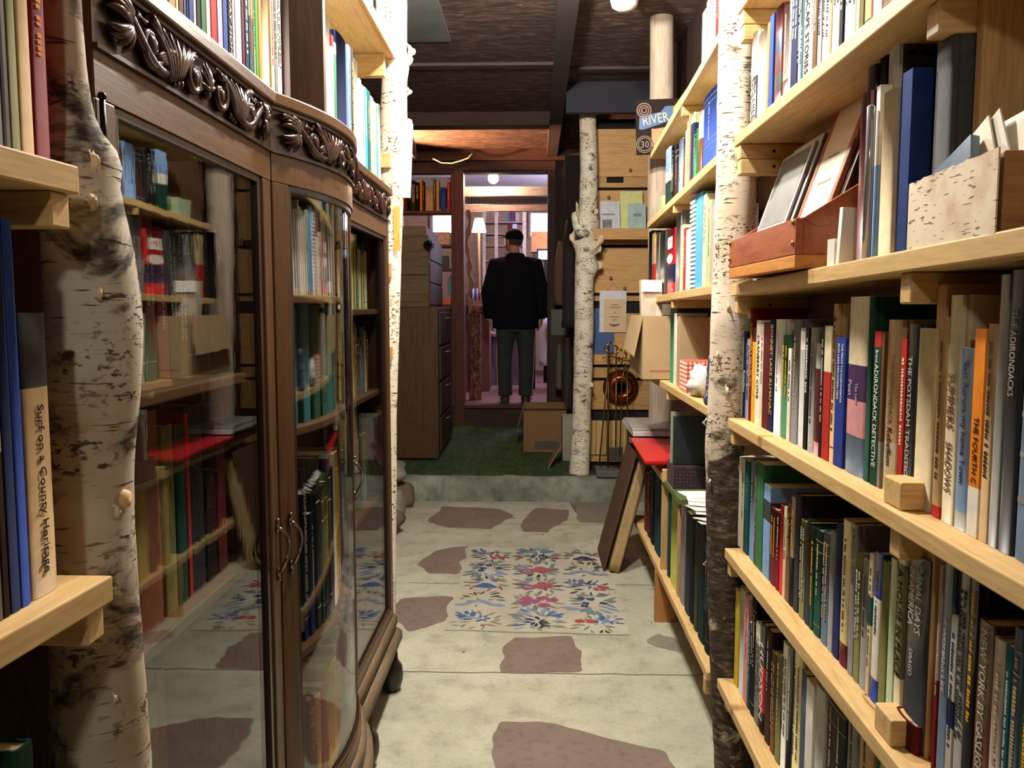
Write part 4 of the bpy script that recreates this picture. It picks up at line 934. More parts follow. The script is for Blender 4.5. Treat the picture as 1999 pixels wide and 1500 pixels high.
a = fp(1305, 870, 3.365); b = fp(1372, 790, 3.365)
o = facing('large_volume', .540, .69, 3.200, zg + .111, zg + .30, plain((26, 38, 42), .45), 'large dark green volume standing on the patterned box', 'book', .03)
o = facing('pale_board', .532, .69, 3.235, zg + .111, zg + .315, plain((150, 156, 136), .6), 'pale green board standing behind the large dark volume', 'board', .006)
r = random.Random(8)
for q in range(7):
    y = 2.60 + .055 * q
    o = MB().obox((0, 0, 0), (.15, .10, .0025)).build('envelope', PAPER, None, True)
    o.location = (.600 + .004 * (q % 3), y, .648 + .0036 * q); o.rotation_euler = (math.radians(-10 + 2 * q), math.radians(3), r.uniform(-.2, .3))
    tag(o, 'white envelope, %s of the fan counted from the trunk' % NUMS[q], 'envelope', 'white envelopes by the trunk')
W9 = 'in the lowest row beyond the trunk'
row('R', .540, z1, [(1256, 1261, 922, 'maroon', H), (1262, 1267, 920, 'dark brown', H), (1268, 1274, 918, 'black', H), (1275, 1286, 916, (26, 54, 60), H, {'mk': None, 'word': 'dark teal'}), (1302, 1305, 945, (30, 70, 74), P, {'word': 'dim teal', 'mk': None}), (1306, 1319, 962, 'yellow-green', H, {'mk': None}), (1320, 1324, 992, 'tan', P, {'mk': None}), (1325, 1333, 985, 'mottled grey', J, {'mk': None}), (1334, 1343, 1000, 'charcoal', H, {'mk': None}), (1344, 1351, 1012, 'black', H, {'mk': None}), (1352, 1358, 1018, (54, 56, 38), H, {'mk': None, 'word': 'dark olive'}), (1359, 1371, 1022, (26, 40, 36), H, {'mk': None, 'word': 'blackish green'}), (1372, 1381, 1030, 'black', H, {'mk': 'grey'}), (1382, 1392, 1035, (22, 38, 36), H, {'mk': None, 'word': 'deep green'})], W9, 'books in the lowest row beyond the trunk', .15)
# big newspaper volume leaning on the bookcase
th = .035
nv = thing('bound_volume', (.38, 4.25, 0), 'huge brown bound volume leaning from the floor against the bookcase', 'book')
def lean(o, x0, x1, y0, y1, h, ang, m, name, z0=0.0, bx=.345):
    M = Matrix.Translation((bx, 0, 0)) @ Euler((0, ang, 0)).to_matrix().to_4x4()
    return bevel(MB().box((x0, y0, z0), (x1, y1, h), M).build(name, m, o), .003)
ang = math.radians(14.5); BRC = wood((98, 72, 52), (74, 54, 40), 'Z', .7, .8); TNC = plain((168, 142, 96), .75, 0, .2, 60, 'old_pages')
lean(nv, 0, .007, 4.10, 4.50, .63, ang, BRC, 'front_board', .003); lean(nv, .076, .083, 4.10, 4.50, .63, ang, BRC, 'rear_board', .022)
lean(nv, .0075, .0755, 4.46, 4.50, .63, ang, BRC, 'spine', .021)
mb = MB(); M = Matrix.Translation((.345, 0, 0)) @ Euler((0, ang, 0)).to_matrix().to_4x4(); rows2 = []
for k in range(13):
    z = .022 + .585 * k / 12; rows2.append([M @ Vector((x, 4.112 + .012 * noise.noise(Vector((x * 60, z * 9, 1))) - .03 * math.exp(-((z - .1) / .12) ** 2) * (.5 + x * 7), z)) for x in (.0265, .034, .044, .054, .064, .0755)] + [M @ Vector((.0755, 4.45, z)), M @ Vector((.0265, 4.45, z))])
mb.rings(rows2, True); mb.build('page_block', TNC, nv)
# ---------------------------------------------------------------- glass fronted cabinet
CX = -.5; Y0, Y1, Y2, Y3 = .95, 1.58, 2.21, 2.84; BUL = .068; CB = -.85
def cpt(y, d=0.0):
    """point of the cabinet front at depth y, pushed out by d"""
    if Y1 < y < Y2:
        t = (y - Y1) / (Y2 - Y1); x = CX + BUL * 4 * t * (1 - t); sl = BUL * 4 * (1 - 2 * t) / (Y2 - Y1); n = Vector((1, -sl)).normalized()
        return Vector((x + n.x * d, y + n.y * d))
    return Vector((CX + d, y))
def ys(a, b):
    return [a + (b - a) * k / 18 for k in range(19)] if (a + b) / 2 > Y1 and (a + b) / 2 < Y2 else [a, b]
def strip(mb, a, b, z0, z1, d0, d1, smooth=False):
    """a bar following the front from depth a to b"""
    yy = ys(a, b); rings = []
    for y in yy:
        p, q = cpt(y, d0), cpt(y, d1); rings.append([Vector((p.x, p.y, z0)), Vector((q.x, q.y, z0)), Vector((q.x, q.y, z1)), Vector((p.x, p.y, z1))])
    mb.rings(rings, smooth); return mb
ct = thing('china_cabinet', (-.65, 1.9, 0), 'dark oak bow-fronted cabinet with carved frieze and three glass doors', 'cabinet')
mb = MB(); pl = [(CX + .014, Y0 - .012)] + [(cpt(y, .014).x, y) for y in [Y1 + (Y2 - Y1) * k / 24 for k in range(25)]] + [(CX + .014, Y3 + .012), (CB, Y3 + .012), (CB, Y0 - .012)]
bevel(mb.prism(pl, 1.712, 1.737).build('top_board', OAK_Y, ct), .004)
pl2 = [(x - .02, y) for x, y in pl[:-2]] + pl[-2:]
MB().prism([(min(x, x), y) for x, y in pl2], .20, .236).build('bottom_board', OAK_Y, ct)
MB().box((CB, Y0, .16), (CX - .001, Y0 + .022, 1.712)).build('side_panel', OAK_Z, ct)
MB().box((CB, Y3 - .022, .16), (CX - .001, Y3, 1.712)).build('side_panel', OAK_Z, ct)
MB().box((CB - .01, Y0, .16), (CB, Y3, 1.712)).build('back_panel', wood((52, 38, 30), (38, 28, 23), 'Z', .7), ct)
for y in (Y1, Y2): MB().box((CB + .002, y - .009, .236), (CX - .03, y + .009, 1.62)).build('partition', OAK_Z, ct)
# frieze panels and their carving
def vol(mb, f, cx, cz, r0, turns, a0, s, n=40, w=.0052, h=1.0):
    pts = []; rad = []
    for k in range(n + 1):
        t = k / n; a = a0 + s * turns * 2 * PI * t; r = r0 * (1 - .78 * t); pts.append(f(cx + r * math.cos(a), cz + r * math.sin(a), .005)); rad.append(w * (1.15 - .55 * t))
    mb.tube(pts, rad, 7)
def leafy(mb, f, p0, p1, bend, w, n=9, d=.006):
    p0, p1 = Vector(p0), Vector(p1); dr = p1 - p0; nrm = Vector((-dr.y, dr.x)); pts = []; rad = []
    for k in range(n + 1):
        t = k / n; q = p0 + dr * t + nrm * bend * math.sin(PI * t * .9); pts.append(f(q.x, q.y, d * (1.1 - .7 * t) + .002 * math.sin(PI * t))); rad.append(max(.0007, w * math.sin(PI * (.12 + .88 * t)) ** .8))
    mb.tube(pts, rad, 6)
def boss(mb, f, x, z, r):
    q = f(x, z, .004); mb.ball(q, (r * .8, r, r * 1.15), 10, 7)
def carve(ya, yb, name):
    L = yb - ya; zc = 1.668; mb = MB()
    f = lambda u, v, d: (lambda p: Vector((p.x, p.y, zc + v)))(cpt(min(max(ya + u, ya + .001), yb - .001), d + .002))
    half = L / 2
    for s in (1, -1):
        g = (lambda u, v, d: f(half - u, v, d)) if s == 1 else (lambda u, v, d: f(half + u, v, d))
        # big outer volute, inner volute, running stem
        vol(mb, g, half * .60, -.002, .034, 1.35, PI * .5, 1, w=.0072); boss(mb, g, half * .60, -.002, .0135)
        vol(mb, g, half * .16, -.006, .026, 1.2, PI * .35, -1, w=.0064); boss(mb, g, half * .16, -.006, .0115)
        pts = []; rad = []
        for k in range(25):
            t = k / 24; pts.append(g(half * (.95 - .80 * t), .030 * math.sin(2.1 * PI * t + 1.1) * (1 - .2 * t), .005)); rad.append(.006 + .002 * math.sin(PI * t))
        mb.tube(pts, rad, 7)
        # plume of long leaves between the volutes
        for k in range(8):
            t = k / 7; leafy(mb, g, (half * (.44 - .10 * t), -.034 + .010 * t), (half * (.62 - .52 * t), .036 - .010 * abs(t - .4)), .10 - .25 * t, .0064, d=.009)
        for k in range(5):
            t = k / 4; leafy(mb, g, (half * (.52 + .06 * t), -.016), (half * (.36 - .03 * k), -.036 + .006 * k), -.2, .0056, d=.008)
        # shell-like spray at the outer end
        for k in range(8):
            a = -1.25 + 2.5 * k / 7; leafy(mb, g, (half * .80, .002), (half * .80 + .046 * math.cos(a) * min(1, (half * .19) / .046), .002 + .037 * math.sin(a)), .16 * (1 if a > 0 else -1), .0068, d=.010)
        for k in range(4):
            t = k / 3; leafy(mb, g, (half * (.70 + .03 * k), .024 - .004 * k), (half * (.60 + .10 * k), .036 - .002 * k), .25, .0034)
        for k in range(3): boss(mb, g, half * (.30 + .035 * k), -.026 - .003 * k, .0055 - .001 * k)
    for k in range(7):
        a = PI * (k + .5) / 7; leafy(mb, f, (half, -.012), (half + .026 * math.cos(a), -.012 + .044 * math.sin(a)), .1, .0042, d=.009)
    boss(mb, f, half, -.016, .008)
    return mb
for nm, a, b in (('left', Y0, Y1), ('bow', Y1, Y2), ('right', Y2, Y3)):
    pn = strip(MB(), a + .001, b - .001, 1.625, 1.7115, -.02, 0).build('frieze_panel', CARVE, ct)
    fr = strip(strip(MB(), a + .001, b - .001, 1.7055, 1.7115, 0, .006), a + .001, b - .001, 1.625, 1.6305, 0, .006).build('frieze_moulding', CARVE, pn)
    cv = carve(a + .006, b - .006, nm).build('carving', plain((56, 32, 24), .2, 0, .2, 30, 'carved_oak_gloss'), pn)
# doors
DARKM = wood((48, 28, 20), (34, 20, 15), 'Z', .32, coat=.4)
def door(a, b, handle_y):
    st = .048
    d = strip(MB(), a + .002, b - .002, 1.572, 1.6245, -.022, 0).build('door', OAK_Y, ct)
    strip(MB(), a + .002, b - .002, .255, .285, -.022, 0).build('bottom_rail', OAK_Y, d)
    for p, q in ((a + .002, a + st), (b - st, b - .002)):
        bevel(strip(MB(), p, q, .2855, 1.5715, -.022, 0).build('stile', OAK_Z, d), .003)
    mb = MB()
    strip(mb, a + st, a + st + .012, .287, 1.57, -.016, -.004); strip(mb, b - st - .020, b - st, .287, 1.57, -.016, -.004)
    strip(mb, a + st + .0125, b - st - .0205, 1.560, 1.5715, -.016, -.004); strip(mb, a + st + .0125, b - st - .0205, .2855, .297, -.016, -.004)
    mb.build('glazing_bead', DARKM, d)
    mb = MB()
    for dd, fl in ((-.0105, 0), (-.0145, 1)):
        yy = [a + st + .0122 + (b - a - 2 * st - .0324) * k / 24 for k in range(25)]; P_ = [cpt(y, dd) for y in yy]
        i = mb.add([(p.x, p.y, .2972) for p in P_] + [(p.x, p.y, 1.5598) for p in P_])
        for k in range(24): mb.face((i + k, i + k + 1, i + 26 + k, i + 25 + k) if not fl else (i + k + 1, i + k, i + 25 + k, i + 26 + k), True)
    mb.build('glass_pane', GLASS, d)
    mb = MB(); p = cpt(handle_y, 0); zh = .865
    pts = [(p.x + .004 + .020 * math.sin(PI * t) ** .8, p.y + .010 * math.sin(2 * PI * t), zh + .043 - .086 * t) for t in [k / 16 for k in range(17)]]
    mb.tube(pts, [.0042 - .0014 * math.sin(PI * k / 16) for k in range(17)], 8)
    for s in (-1, 1):
        mb.ball((p.x + .003, p.y, zh + s * .044), (.004, .008, .010), 8, 6); mb.ball((p.x + .004, p.y, zh + s * .057), (.004, .0045, .006), 8, 6)
    mb.build('handle', plain((128, 118, 104), .25, .95, .3, 200, 'dark_brass'), d)
    return d
d1 = door(Y0, Y1, Y1 - .022); d2 = door(Y1, Y2, Y1 + .026); d3 = door(Y2, Y3, Y2 + .03)
for zc_ in (1.53, .45):
    mb = MB(); mb.tube([(CX + .006, Y0 + .006, zc_ - .04), (CX + .006, Y0 + .006, zc_ + .04)], .0035, 8)
    for s in (-1, 1): mb.ball((CX + .006, Y0 + .006, zc_ + s * .042), .0052, 8, 6)
    mb.build('hinge', BLACKM, d1)
# base mouldings and ball feet
OLD = wood((132, 112, 88), (100, 82, 62), 'Y', .6, 1)
for a, b in ((Y0 - .01, Y1), (Y1, Y2), (Y2, Y3 + .012)):
    for nm, z0, z1, d in (('upper', .205, .252, .016), ('lower', .150, .203, .034)):
        mb = MB(); yy = ys(a, b); rings = []
        for y in yy:
            p0 = cpt(min(max(y, a + 1e-4), b - 1e-4), -.03); ring = []
            for k in range(9):
                t = PI * (k / 8 - .5); q = cpt(min(max(y, a + 1e-4), b - 1e-4), d * math.cos(t) ** .7 + (.004 if k in (3, 5) else 0) - .006); ring.append(Vector((q.x, y if abs(q.y - y) < .03 and not (Y1 < y < Y2) else q.y, (z0 + z1) / 2 + (z1 - z0) / 2 * math.sin(t))))
            ring = [Vector((p0.x, p0.y, z0))] + ring + [Vector((p0.x, p0.y, z1))]
            rings.append(ring)
        mb.rings(rings, True); mb.build('base_moulding', OLD, ct)
for x, y in ((CX - .002, Y3 - .06), (CX + .005, Y2 + .09), (CX - .02, Y0 + .06), (CX + .03, Y1 + .12), (CB + .06, Y3 - .06), (CB + .06, Y0 + .06)):
    MB().lathe([(0, 0), (.020, 0), (.034, .014), (.042, .04), (.044, .06), (.040, .09), (.026, .112), (.024, .15), (0, .15)], (x, y, 0), 18).build('ball_foot', plain((34, 26, 22), .4), ct)
# shelves inside
SHW = wood((122, 88, 56), (94, 66, 42), 'Y', .5)
def ishelf(a, b, z, curve=False):
    mb = MB(); a += .012; b -= .012
    yy = [a + (b - a) * k / 16 for k in range(17)] if curve else [a, b]
    poly = [(cpt(y, -.028).x, y) for y in yy] + [(CB + .003, b), (CB + .003, a)]
    bevel(mb.prism(poly, z - .018, z).build('inner_shelf', SHW, ct), .003)
for z in (.865, 1.215): ishelf(Y0 + .012, Y1, z)
for z in (.61, 1.087, 1.36): ishelf(Y1, Y2, z, True)
for z in (.70, 1.06, 1.33): ishelf(Y2, Y3 - .012, z)
# books inside
def inrow(a, b, z, hs, cols, where, grp, x=-.555, depth=.2, mk='auto', lean=0, seed=0, names=None):
    r = random.Random(seed); y = a; i = 0; L = list(names or [])
    while not names and y < b - .01:
        w = r.uniform(*cols['w']); c = r.choice(cols['c']); L.append((y, min(w, b - y), r.uniform(*hs), c)); y += w + .0008; i += 1
    labs = label_row([(c if isinstance(c, str) else 'russet brown', cols.get('noun', 'hardback'), None) for _, _, _, c in L], where)
    for (y, w, h, c), lb in zip(L, labs):
        NB[0] += 1
        xx = x if not isinstance(x, str) else cpt(y + w / 2, -.05).x
        bk = book('hardback_book' if cols.get('kind', 'hard') == 'hard' else 'magazine', w * .97, h, depth * r.uniform(.85, 1), c, cols.get('kind', 'hard'), (), cols.get('gloss', False), mk if mk != 'auto' else r.choice(['tan', 'mustard', 'beige', None]), (), ((.88, .89, 1), (.74, .75, 1), (.12, .13, 1)) if r.random() < .5 and mk is not None else (), seed=NB[0])
        bk.location = (xx - (0 if not lean else 0), y + w / 2, z + .0006); bk.rotation_euler = (0, lean, PI / 2); tag(bk, lb, 'book', grp)
OLDB = {'w': (.032, .062), 'c': ['brown', 'maroon', 'dark brown', 'black', 'olive', 'dark red', 'charcoal'], 'noun': 'old leather volume'}
inrow(1.04, 1.50, .865, (.27, .325), OLDB, 'behind the first glass door above the pale shelf', 'old volumes behind the first glass door', mk=None, seed=3, names=[(1.05, .066, .30, 'dark brown'), (1.118, .084, .318, (128, 74, 52)), (1.205, .042, .29, 'olive'), (1.249, .036, .285, 'dark green'), (1.287, .014, .30, 'red'), (1.303, .058, .31, 'charcoal'), (1.363, .048, .305, 'black'), (1.413, .045, .30, 'maroon')])
inrow(1.03, 1.52, 1.215, (.24, .30), {'w': (.025, .05), 'c': ['black', 'charcoal', 'dark brown', 'navy', 'dark green', 'maroon'], 'noun': 'dark volume'}, 'on the upper shelf behind the first glass door', 'dark volumes behind the first glass door', x=-.60, mk='grey', seed=6)
inrow(1.08, 1.50, .236, (.30, .42), {'w': (.03, .06), 'c': ['tan', 'pale grey', 'olive', 'beige', 'brown'], 'noun': 'tall ledger'}, 'at the bottom behind the first glass door', 'ledgers at the bottom behind the first glass door', x=-.70, depth=.12, mk=None, seed=8)
inrow(1.63, 2.02, 1.087, (.245, .262), {'w': (.052, .064), 'c': ['teal', 'teal', 'dark green'], 'noun': 'encyclopedia'}, 'on the curved shelf in the bowed door', 'encyclopedias in the bowed door', x='c', depth=.18, mk=None, seed=12)
inrow(1.62, 2.16, 1.36, (.17, .20), {'w': (.005, .011), 'c': ['pale grey', 'white', 'slate', 'light blue', 'pinkish grey', 'navy', 'grey', 'dark red', 'cream'], 'noun': 'magazine', 'kind': 'paper', 'gloss': False}, 'in the row at the top of the bowed door', 'magazines at the top of the bowed door', x='c', depth=.15, mk=None, lean=-.06, seed=15)
inrow(1.63, 2.12, .61, (.27, .40), {'w': (.018, .045), 'c': ['black', 'charcoal', 'white', 'mustard', 'navy', 'dark brown', 'black', 'dark green'], 'noun': 'volume'}, 'on the lower curved shelf in the bowed door', 'volumes on the lower curved shelf', x='c', depth=.18, seed=19)
inrow(1.66, 2.10, .236, (.22, .30), {'w': (.03, .05), 'c': ['red', 'tan', 'brown', 'mustard', 'dark brown'], 'noun': 'old volume'}, 'at the foot of the bowed door', 'volumes at the foot of the bowed door', x='c', depth=.18, seed=23)
inrow(2.27, 2.74, 1.33, (.17, .22), {'w': (.012, .025), 'c': ['pale green', 'olive', 'teal', 'beige', 'mustard', 'dark green'], 'noun': 'slim volume'}, 'at the top behind the last glass door', 'slim volumes behind the last glass door', seed=27)
inrow(2.27, 2.74, 1.06, (.17, .23), {'w': (.02, .04), 'c': ['olive', 'tan', 'brown', 'slate', 'dark green'], 'noun': 'volume'}, 'in the middle behind the last glass door', 'middle volumes behind the last glass door', seed=31)
inrow(2.30, 2.72, .70, (.22, .3), {'w': (.03, .05), 'c': ['charcoal', 'dark brown', 'slate', 'dark green', 'grey'], 'noun': 'volume'}, 'on the low shelf behind the last glass door', 'low volumes behind the last glass door', seed=35)
# ---------------------------------------------------------------- things standing on the cabinet
ZT = 1.7372
WT = 'in the row on the cabinet top'
row('L', -.522, ZT, [(300, 316, .25, 'brown', H), (317, 330, .26, 'tan', H), (331, 344, .25, 'tan', P), (345, 350, .24, 'cream', M_), (351, 360, .24, 'brown', P), (361, 365, .25, 'steel blue', P), (366, 370, .25, 'navy', P, {'mk': None}), (371, 379, .25, 'blue', P, {'mk': None}), (380, 385, .25, 'white', P, {'mk': None}), (386, 394, .25, 'black', P, {'mk': 'white'}), (395, 404, .25, 'green', P, {'mk': 'pale grey'}), (405, 413, .25, 'white', M_, {'mk': None}),
 (414, 426, .25, 'pink', P, {'segs': [(0, .75, 'red')], 'mk': 'pink', 'word': 'coral'}), (427, 437, .25, 'lavender', P, {'mk': None}), (438, 447, .25, 'blue', P, {'mk': 'light blue', 'word': 'bright blue'}), (448, 456, .25, 'black', P, {'t': [('BLUE THE WAY HOME', .92, .06, 'white', .55)], 'label': 'black paperback lettered BLUE THE WAY HOME'}), (457, 461, .25, 'white', M_, {'mk': None}), (462, 474, .25, 'lavender', P, {'segs': [(.78, 1, 'red'), (.55, .78, 'white')], 'label': 'pale photo-spined paperback with red top'}),
 (475, 480, .25, 'maroon', P), (481, 488, .25, 'navy', P, {'mk': 'white', 'word': 'midnight'}), (489, 497, .25, 'teal', P, {'segs': [(.5, 1, 'pale green')], 'mk': 'red'}), (498, 501, .25, 'pale green', M_), (502, 507, .25, 'bright green', P, {'mk': None}), (508, 514, .25, 'orange', P, {'mk': 'cream'}), (515, 531, .25, 'beige', H, {'mk': None}), (532, 538, .25, 'cream', P, {'mk': 'red'}), (539, 543, .24, 'grey', M_), (544, 552, .25, 'white', P, {'mk': 'black'})], WT, 'books in the row on the cabinet top', .14)
ya = yx(566, -.53, 1.9); bk = book('photo_album', .05, .34, .2, 'dark brown', 'hard', (), False, None, seed=71); bk.location = (-.535, ya, ZT + .0005); bk.rotation_euler = (0, 0, PI / 2); tag(bk, 'dark brown album standing in for the shaded gap beside the wooden end panel', 'album')  # dark album takes the place of a shadowed gap before the panel
pnl = thing('end_panel', (-.6, 2.03, ZT), 'tall plain brown wooden panel standing on the cabinet bow', 'panel')
MB().box((-.845, 2.018, ZT + .0005), (-.505, 2.040, 2.55)).build('panel_board', wood((88, 64, 46), (66, 48, 36), 'Z', .6, .7), pnl)
row('L', -.528, ZT, [(640, 650, .33, 'white', J, {'mk': None}), (651, 655, .30, 'white', P, {'segs': [(.9, 1, 'red')], 'label': 'white paperback with a red cap'}), (656, 660, .29, 'white', M_, {'segs': [(.3, .9, 'green')], 'mk': None, 'word': 'green and white'}), (661, 682, 72, 'navy', H, {'mk': None, 'label': 'thick navy hardback with a picture label', 'segs': [(.1, .3, 'pale grey')]}), (683, 688, 90, 'light blue', P), (689, 693, 95, 'charcoal', M_), (694, 703, 118, 'white', J, {'mk': None}), (704, 708, 155, 'pale grey', P), (709, 714, 168, 'white', P),
 (715, 719, 172, 'turquoise', P), (720, 725, 178, 'teal', P), (726, 731, 190, 'cream', P), (732, 736, 200, 'pinkish grey', P), (737, 740, 207, 'turquoise', P, {'word': 'bright turquoise'}), (741, 745, 205, 'white', J, {'mk': None, 'word': 'bright white'})], 'on the cabinet top past the panel', 'books on the cabinet top past the panel', .14)
ws = thing('wall_shelf', (-.62, 2.5, 2.2), 'pine shelf high above the cabinet fixed to the white trunk', 'shelf')
za = 2.244
bevel(MB().box((-.80, 2.045, za - .024), (-.515, 3.02, za)).build('shelf_board', PINE_Y, ws), .002)
bevel(MB().box((-.514, 2.045, za - .03), (-.498, 3.02, za + .012)).build('front_lip', wood((200, 142, 82), (172, 112, 58), 'Y', .5), ws), .002)
for k in range(2): bevel(MB().box((-.80, 2.965, za - .064 - .037 * k), (-.53, 3.0, za - .0245 - .038 * k)).build('cleat', PINE_X, ws), .002)
row('L', -.535, za, [(716, 722, .2, 'white', P, {'mk': None}), (724, 731, .2, 'white', J, {'mk': None, 'word': 'stout white'}), (734, 738, .21, 'black', P), (739, 746, .2, 'pale grey', J), (748, 752, .2, 'white', M_, {'mk': None, 'word': 'thin white'}), (753, 760, .2, 'red', J, {'mk': None}), (761, 765, .2, 'white', P, {'word': 'end white', 'mk': None})], 'on the shelf high above the cabinet', 'books on the shelf high above the cabinet', .14)
# things pinned to the white trunk
slab('paper_notice', (-.465, 3.018, 1.86), (.045, .002, .26), (0, .05, -.25), PAPER, 'narrow white paper notice hanging on the white trunk', 'paper')
slab('wooden_ruler', (-.50, 3.015, 1.62), (.022, .003, .16), (0, 0, -.1), plain((224, 196, 96), .5), 'yellow ruler fixed to the white trunk', 'ruler')
for k, z in enumerate((1.86, 1.47, 1.17)):
    slab('trunk_cleat', (-.545, 3.012, z), (.05, .016, .05), (0, 0, 0), PINE_X, 'pine block screwed to the white trunk, %s from the top' % NUMS[k], 'block', 'pine blocks on the white trunk', bev=.002)
# ---------------------------------------------------------------- small bookcase at the picture's near corner
lb_ = thing('bookcase', (-.5, .5, 0), 'pine bookcase at the gnarled trunk with a county history on it', 'bookcase')
dx = .0637
def lshelf(z, x1, y1, th):
    y0 = .15; x0 = x1 - dx * (y1 - y0); w = .2
    mb = MB().hexa([(x0 - w, y0, z - th), (x0, y0, z - th), (x1, y1, z - th), (x1 - w, y1, z - th), (x0 - w, y0, z), (x0, y0, z), (x1, y1, z), (x1 - w, y1, z)])
    bevel(mb.build('shelf_board', PINE_Y, lb_), .002)
lshelf(1.4635, -.428, .78, .0265); lshelf(1.0705, -.413, .78, .0256); lshelf(.66, -.413, .78, .026)
for z, x in ((1.4635 - .027, -.436), (1.0705 - .0262, -.421)):
    bevel(MB().box((x - .11, .745, z - .032), (x, .775, z)).build('cleat', PINE_X, lb_), .002)
MB().box((-.75, .15, .3), (-.74, .9, 2.2)).build('back_panel', DARKW_Z, lb_)
row('L', -.462, 1.4635, [(-60, -22, .3, 'grey', H), (-20, 12, .3, 'dark grey', H, {'mk': None}), (14, 24, .3, 'mottled grey', P, {'mk': None}), (26, 44, .3, 'olive', H, {'mk': None}), (46, 72, .3, 'tan', H, {'mk': None}), (74, 104, .3, 'dark red', H, {'mk': 'orange', 'bands': (), 'label': 'dark red hardback with gilt print'})], 'on the upper shelf by the gnarled trunk', 'books on the upper shelf by the gnarled trunk', .2)
row('L', -.445, 1.0705, [(-90, -40, .3, 'brown', H), (-38, -12, .31, 'black', H), (-10, 8, .3, 'mottled grey', P), (10, 22, .335, 'tan', P, {'mk': None, 'segs': [(0, .42, 'dark brown')]}), (24, 44, .345, 'navy', H, {'mk': None}), (45, 63, .335, 'navy', H, {'mk': None, 'word': 'deep blue', 'segs': [(.0, 1, 'blue')]}), (66, 120, 612, 'charcoal', J, {'segs': [(0, .74, 'tan')], 't': [('Surf on a County Heritage', .68, .08, 'dark brown', .3)], 'label': 'thick charcoal and tan book lettered County Heritage'})], 'on the lower shelf by the gnarled trunk', 'books on the lower shelf by the gnarled trunk', .18)
row('L', -.45, .66, [(-80, -20, .27, 'black', H), (-15, 30, .28, 'dark red', H, {'mk': None}), (35, 62, .26, 'charcoal', H, {'mk': None}), (66, 98, .285, 'dark green', H, {'mk': None})], 'low down beside the gnarled trunk', 'books low down beside the gnarled trunk', .18)
